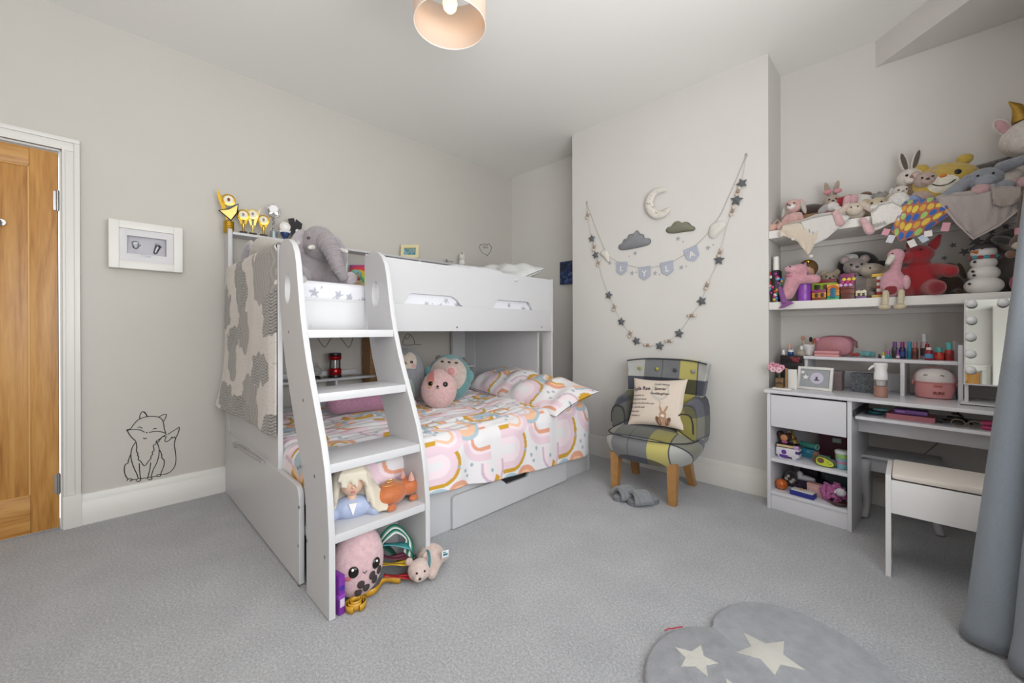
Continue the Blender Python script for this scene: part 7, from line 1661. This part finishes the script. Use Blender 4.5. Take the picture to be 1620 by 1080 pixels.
a = [at(x, y, 'y', 2.925) for x, y in ((1233, 462), (1240, 478), (1233, 488), (1240, 487), (1257, 479), (1245, 474), (1240, 462))]; obj('cloth', MB().prism(a, (0, -1, 0), .008), M('#7d4a86', .45), t, True); obj('fold', MB().capsule(at(1234, 455, 'y', 2.945), at(1240, 478, 'y', 2.925), .012, .015), M('#7d4a86', .45), t, True)
p = sp(1272, 3.02, U2); t = thing('purple_tumbler', 'purple ridged plastic tumbler on the lower shelf', 'tumbler', p)
obj('body', MB().lathe([(.036, 0), (.039, .01), (.039, .06), (.037, .065), (.040, .075), (.040, .118), (.037, .13)], (0, 0, 0), 24), plastic('#8d49ad'), t); obj('lid', MB().lathe([(.041, .13), (.041, .155), (.022, .165), (.022, .178)], (0, 0, 0), 24), plastic('#9b5cb8'), t); obj('straw', MB().cyl((.006, 0, .17), (.006, 0, .235), .006), plastic('#b58acb'), t)
p = sp(1278, 3.13, U2); t = thing('doll', 'brown haired doll seated behind the purple tumbler', 'doll', p); obj('head', MB().ell((0, 0, .20), (.04, .038, .045)), M('#c9a084', .6), t); obj('hair', MB().ell((0, .01, .215), (.052, .045, .055)), M('#6d4f2c', .7, bump=(90, .6)), t); obj('dress', MB().lathe([(.055, 0), (.04, .09), (.022, .16)], (0, 0, 0), 18), cloth('#5d4a6a'), t); obj('hair_clip', MB().ell((.005, -.038, .25), (.012, .006, .012)), GOLD, t)
# row of little building-brick houses
def brick_house(label, px0, px1, h, cols, kind):
    a, b = sp(px0, 2.985, U2), sp(px1, 2.985, U2); w = b.x - a.x
    t = thing('brick_house', label, 'toy building', (a.x, 2.985, U2), 0, 'toy brick buildings on the lower shelf'); ph = h / len(cols)
    for k, hx in enumerate(cols):
        obj('brick_course', MB().box((.001, 0, k * ph), (w - .001, .075, (k + 1) * ph - .001), .0015), plastic(hx), t)
    n = max(2, int(w / .022))
    for i in range(n): obj('stud', MB().cyl((w * (i + .5) / n, .02, h - .001), (w * (i + .5) / n, .02, h + .004), .006), plastic(cols[-1]), t)
    if kind == 'arch': obj('arch', MB().tube([(w / 2 + w * .36 * math.cos(q), -.003, .055 + w * .36 * math.sin(q)) for q in [math.pi * i / 12 for i in range(13)]], .008, 6), plastic('#cf6f2e'), t); obj('door', MB().box((w * .28, -.004, .01), (w * .72, 0, .07), .001), plastic('#1f6a8a'), t); obj('step', MB().box((0, -.02, 0), (w, 0, .008), .001), plastic('#3fa05a'), t)
    if kind == 'window':
        for q in (.22, .62): obj('window', MB().box((w * q, -.003, h * .30), (w * (q + .22), 0, h * .68), .001), M('#3a2a3a', .3), t)
    if kind == 'flowers':
        for i in range(9): obj('flower', MB().ell((w * (i + .5) / 9, -.004, h * (.55 + .22 * (i % 3) / 2)), (.010, .006, .010), None, 8, 6), plastic(('#cfa0d0', '#b3306a', '#e0c34a')[i % 3]), t)
    return t
brick_house('orange and yellow brick building at the lower left of the toy row', 1284, 1307, .062, ['#7d3a22', '#c8891f', '#c8891f', '#8a2f6a'], 'window')
brick_house('rainbow arched brick doorway in the middle of the toy row', 1308, 1328, .090, ['#2a9a6a', '#d08a2e', '#cf9a34', '#d0b04a'], 'arch')
brick_house('tall brown brick building with pink flowers and crown', 1329, 1352, .145, ['#5c2d24', '#6d3428', '#6d3428', '#8a4a9a', '#7d2f5a'], 'flowers')
brick_house('small cream brick kiosk at the right end of the toy row', 1353, 1371, .045, ['#7a5a8a', '#cfc88a', '#d8d2b8'], 'window')
a = sp(1284, 3.09, U2); t = thing('brick_house', 'lime green brick upper storey standing behind the orange building', 'toy building', (a.x, 3.075, U2), 0, 'toy brick buildings on the lower shelf')
for k, hx in enumerate(('#7d3a22', '#7d3a22', '#a3c22e', '#a3c22e', '#a3c22e', '#7a2438')): obj('brick_course', MB().box((0, 0, k * .022), (.125, .07, k * .022 + .021), .0015), plastic(hx), t)
obj('window', MB().box((.015, -.003, .055), (.045, 0, .10), .001), M('#3a3a2a', .3), t); obj('window', MB().box((.06, -.003, .06), (.095, 0, .10), .001), M('#8a5a4a', .3), t)
# animals behind and beside
p = sp(1313, 3.18, U2); t = plush('small_bear', 'tan cuddly bear lying behind the toy brick buildings', p, .20, '#b3a087', face_cam(p), muzzle='#c9b9a2')
p = sp(1352, 3.15, U2); t = plush('grey_bear', 'grey teddy bear with pale muzzle sitting behind the flower building', p, .27, '#8f8580', face_cam(p) + .15, inner='#b39a98', ear='round', muzzle='#a89c96', nose='#3f3a44', w=1.05)
p = sp(1350, 3.22, U2); t = thing('penguin_toy', 'black and white cuddly whale behind the grey teddy bear', 'soft toy', (p.x + .02, 3.225, U2)); obj('body', MB().ell((0, 0, .215), (.10, .05, .085)), fur('#1f1e21'), t); obj('blaze', MB().ell((-.03, -.025, .255), (.045, .03, .03)), fur('#c9c6c4'), t); obj('base', MB().ell((0, 0, .07), (.08, .045, .075)), fur('#242327'), t); obj('fin', MB().ell((.11, -.01, .20), (.045, .02, .03), (0, .4, 0)), fur('#2a211f'), t)
p = sp(1398, 3.17, U2); t = thing('lamb_toy', 'cream cuddly lamb lying behind the striped box on the lower shelf', 'soft toy', p, .2); obj('body', blend(MB().ell((0, 0, .085), (.10, .06, .08)).ell((-.06, -.03, .17), (.06, .045, .04)).capsule((.0, -.01, .14), (.06, -.02, .16), .05, .045), .008), fur('#b9ab99'), t); obj('ear', MB().ell((-.09, -.02, .20), (.035, .015, .02), (0, .4, 0)), fur('#a99a88'), t); obj('eye', MB().ell((-.07, -.072, .178), .005), EYE_M, t)
a, b = sp(1379, 2.99, U2), sp(1421, 2.99, U2); w = b.x - a.x; t = thing('popcorn_box', 'red and white striped popcorn box on the lower shelf', 'box', (a.x, 2.99, U2))
for k, hx in enumerate(('#c9a85a', '#a32a2a', '#ded8d0', '#a32a2a', '#ded8d0', '#a32a2a', '#ded8d0', '#cfa93e')): obj('stripe', MB().box((.02 * (k not in (0, 7)), 0, k * .0165), (w - .02 * (k not in (0, 7)), .06, (k + 1) * .0165), .001), M(hx, .5), t)
p = sp(1412, 2.955, U2); t = thing('flamingo_toy', 'pink cuddly flamingo with long cream legs dangling over the lower shelf', 'soft toy', p, face_cam(p)); t.scale = (.86, .86, .95); PK = fur('#d2929f')
obj('body', blend(MB().ell((0, 0, .075), (.062, .048, .078)).capsule((.01, 0, .13), (.02, -.01, .20), .026, .028).ell((.015, -.015, .225), (.042, .036, .04)), .007), PK, t); obj('beak', MB().capsule((-.005, -.045, .212), (-.02, -.06, .185), .020, .014), fur('#cfc8bd'), t); obj('beak_tip', MB().ell((-.024, -.062, .178), (.010, .009, .010)), fur('#7d8a80'), t); obj('wing', MB().ell((.06, -.015, .075), (.02, .03, .04)), fur('#dba3ad'), t); obj('eye', MB().ell((.0, -.049, .235), .004), EYE_M, t)
for x in (-.03, .038): obj('leg', MB().tube([(x, -.035, .025), (x, -.055, .0), (x - .004, -.06, -.045)], [.016, .016, .015], 10), fur('#cfc1a0'), t); obj('foot', MB().ell((x - .006, -.072, -.060), (.030, .026, .016)), fur('#cbbb98'), t)
p = sp(1452, 3.04, U2); t = thing('red_dragon_toy', 'large red cuddly animal with long snout and pointed ear on the lower shelf', 'soft toy', p, face_cam(p) - .1); t.scale = (.9, .9, .92); RD = fur('#ad0d18')
obj('body', blend(MB().ell((0, .02, .105), (.088, .075, .11)).capsule((.075, -.01, .15), (.135, -.06, .125), .036, .036).capsule((-.06, -.03, .14), (-.09, -.08, .09), .034, .03).capsule((-.06, -.03, .04), (-.095, -.10, .038), .05, .042).capsule((.06, -.03, .04), (.085, -.11, .038), .05, .042).ell((.0, -.01, .24), (.075, .065, .055)).ell((-.055, -.055, .225), (.05, .05, .036)), .009), RD, t)
obj('ear', MB().lathe([(.022, 0), (.026, .03), (.006, .085)], (.055, 0, .265), 12, Euler((0, .45, 0)).to_matrix()), RD, t); obj('ear', MB().lathe([(.022, 0), (.026, .03), (.006, .07)], (-.02, .02, .28), 12, Euler((0, -.3, 0)).to_matrix()), RD, t)
for x in (-.045, .02): obj('eye', MB().ell((x, -.075, .258), .006), EYE_M, t)
for x in (-.098, .088): obj('foot_pad', MB().ell((x, -.142, .038), (.028, .010, .028)), fur('#8a121c'), t)
p = sp(1500, 3.14, U2); t = plush('brown_toy', 'dark brown cuddly dog in the shade between the red toy and the snowman', p, .19, '#4d3626', face_cam(p), ear='flop', muzzle='#6d523c', nose='#17120f')
p = sp(1556, 3.0, U2); t = thing('snowman', 'white stacked ball snowman figure with striped scarf on the lower shelf', 'snowman', p, face_cam(p)); SN = M('#d9d6d2', .6, bump=(120, .15))
for z, r_, rz_ in ((.036, .066, .045), (.095, .054, .042), (.146, .045, .036), (.198, .044, .040)): obj('ball', MB().ell((0, 0, z), (r_, r_ * .85, rz_), None, 20, 14), SN, t)
obj('hat', MB().lathe([(.046, .213), (.044, .222), (.030, .238), (.004, .243)], (0, 0, 0), 20), M('#3f3d42', .7), t); obj('nose', MB().lathe([(.008, 0), (.001, .035)], (-.022, -.033, .198), 10, Euler((math.pi / 2, 0, -.7)).to_matrix()), M('#c9772e', .6), t)
for k in range(14): q = 2 * math.pi * k / 14; obj('scarf_band', MB().ell((.042 * math.cos(q), .036 * math.sin(q), .172), (.012, .010, .008)), cloth(('#a3303a', '#3f9aa8')[k % 2]), t)
for z, x in ((.085, -.03), (.105, -.034), (.045, -.045), (.15, -.028)): obj('button', MB().ell((x, -.042 if z > .06 else -.046, z), .006), EYE_M, t)
obj('eye', MB().ell((-.004, -.038, .212), .004), EYE_M, t); obj('eye', MB().ell((-.03, -.03, .212), .004), EYE_M, t)
p = sp(1606, 3.12, U2); t = plush('grey_dog_toy', 'large dark grey cuddly dog sitting at the right end of the lower shelf', p, .335, '#5f5853', face_cam(p) - .25, ear='flop', muzzle='#9a8f86', nose='#171412', w=1.1, leg=.3)
p = sp(1612, 2.99, U2); t = thing('pink_ball', 'magenta plush ball at the right end of the lower shelf', 'soft toy', p); obj('ball', MB().ell((0, 0, .04), (.03, .03, .04)), fur('#b02a5c'), t); obj('ribbon', MB().tube([(0, -.028, .06), (.012, -.034, .068), (0, -.03, .07)], .003, 6), cloth('#d98aa8'), t)
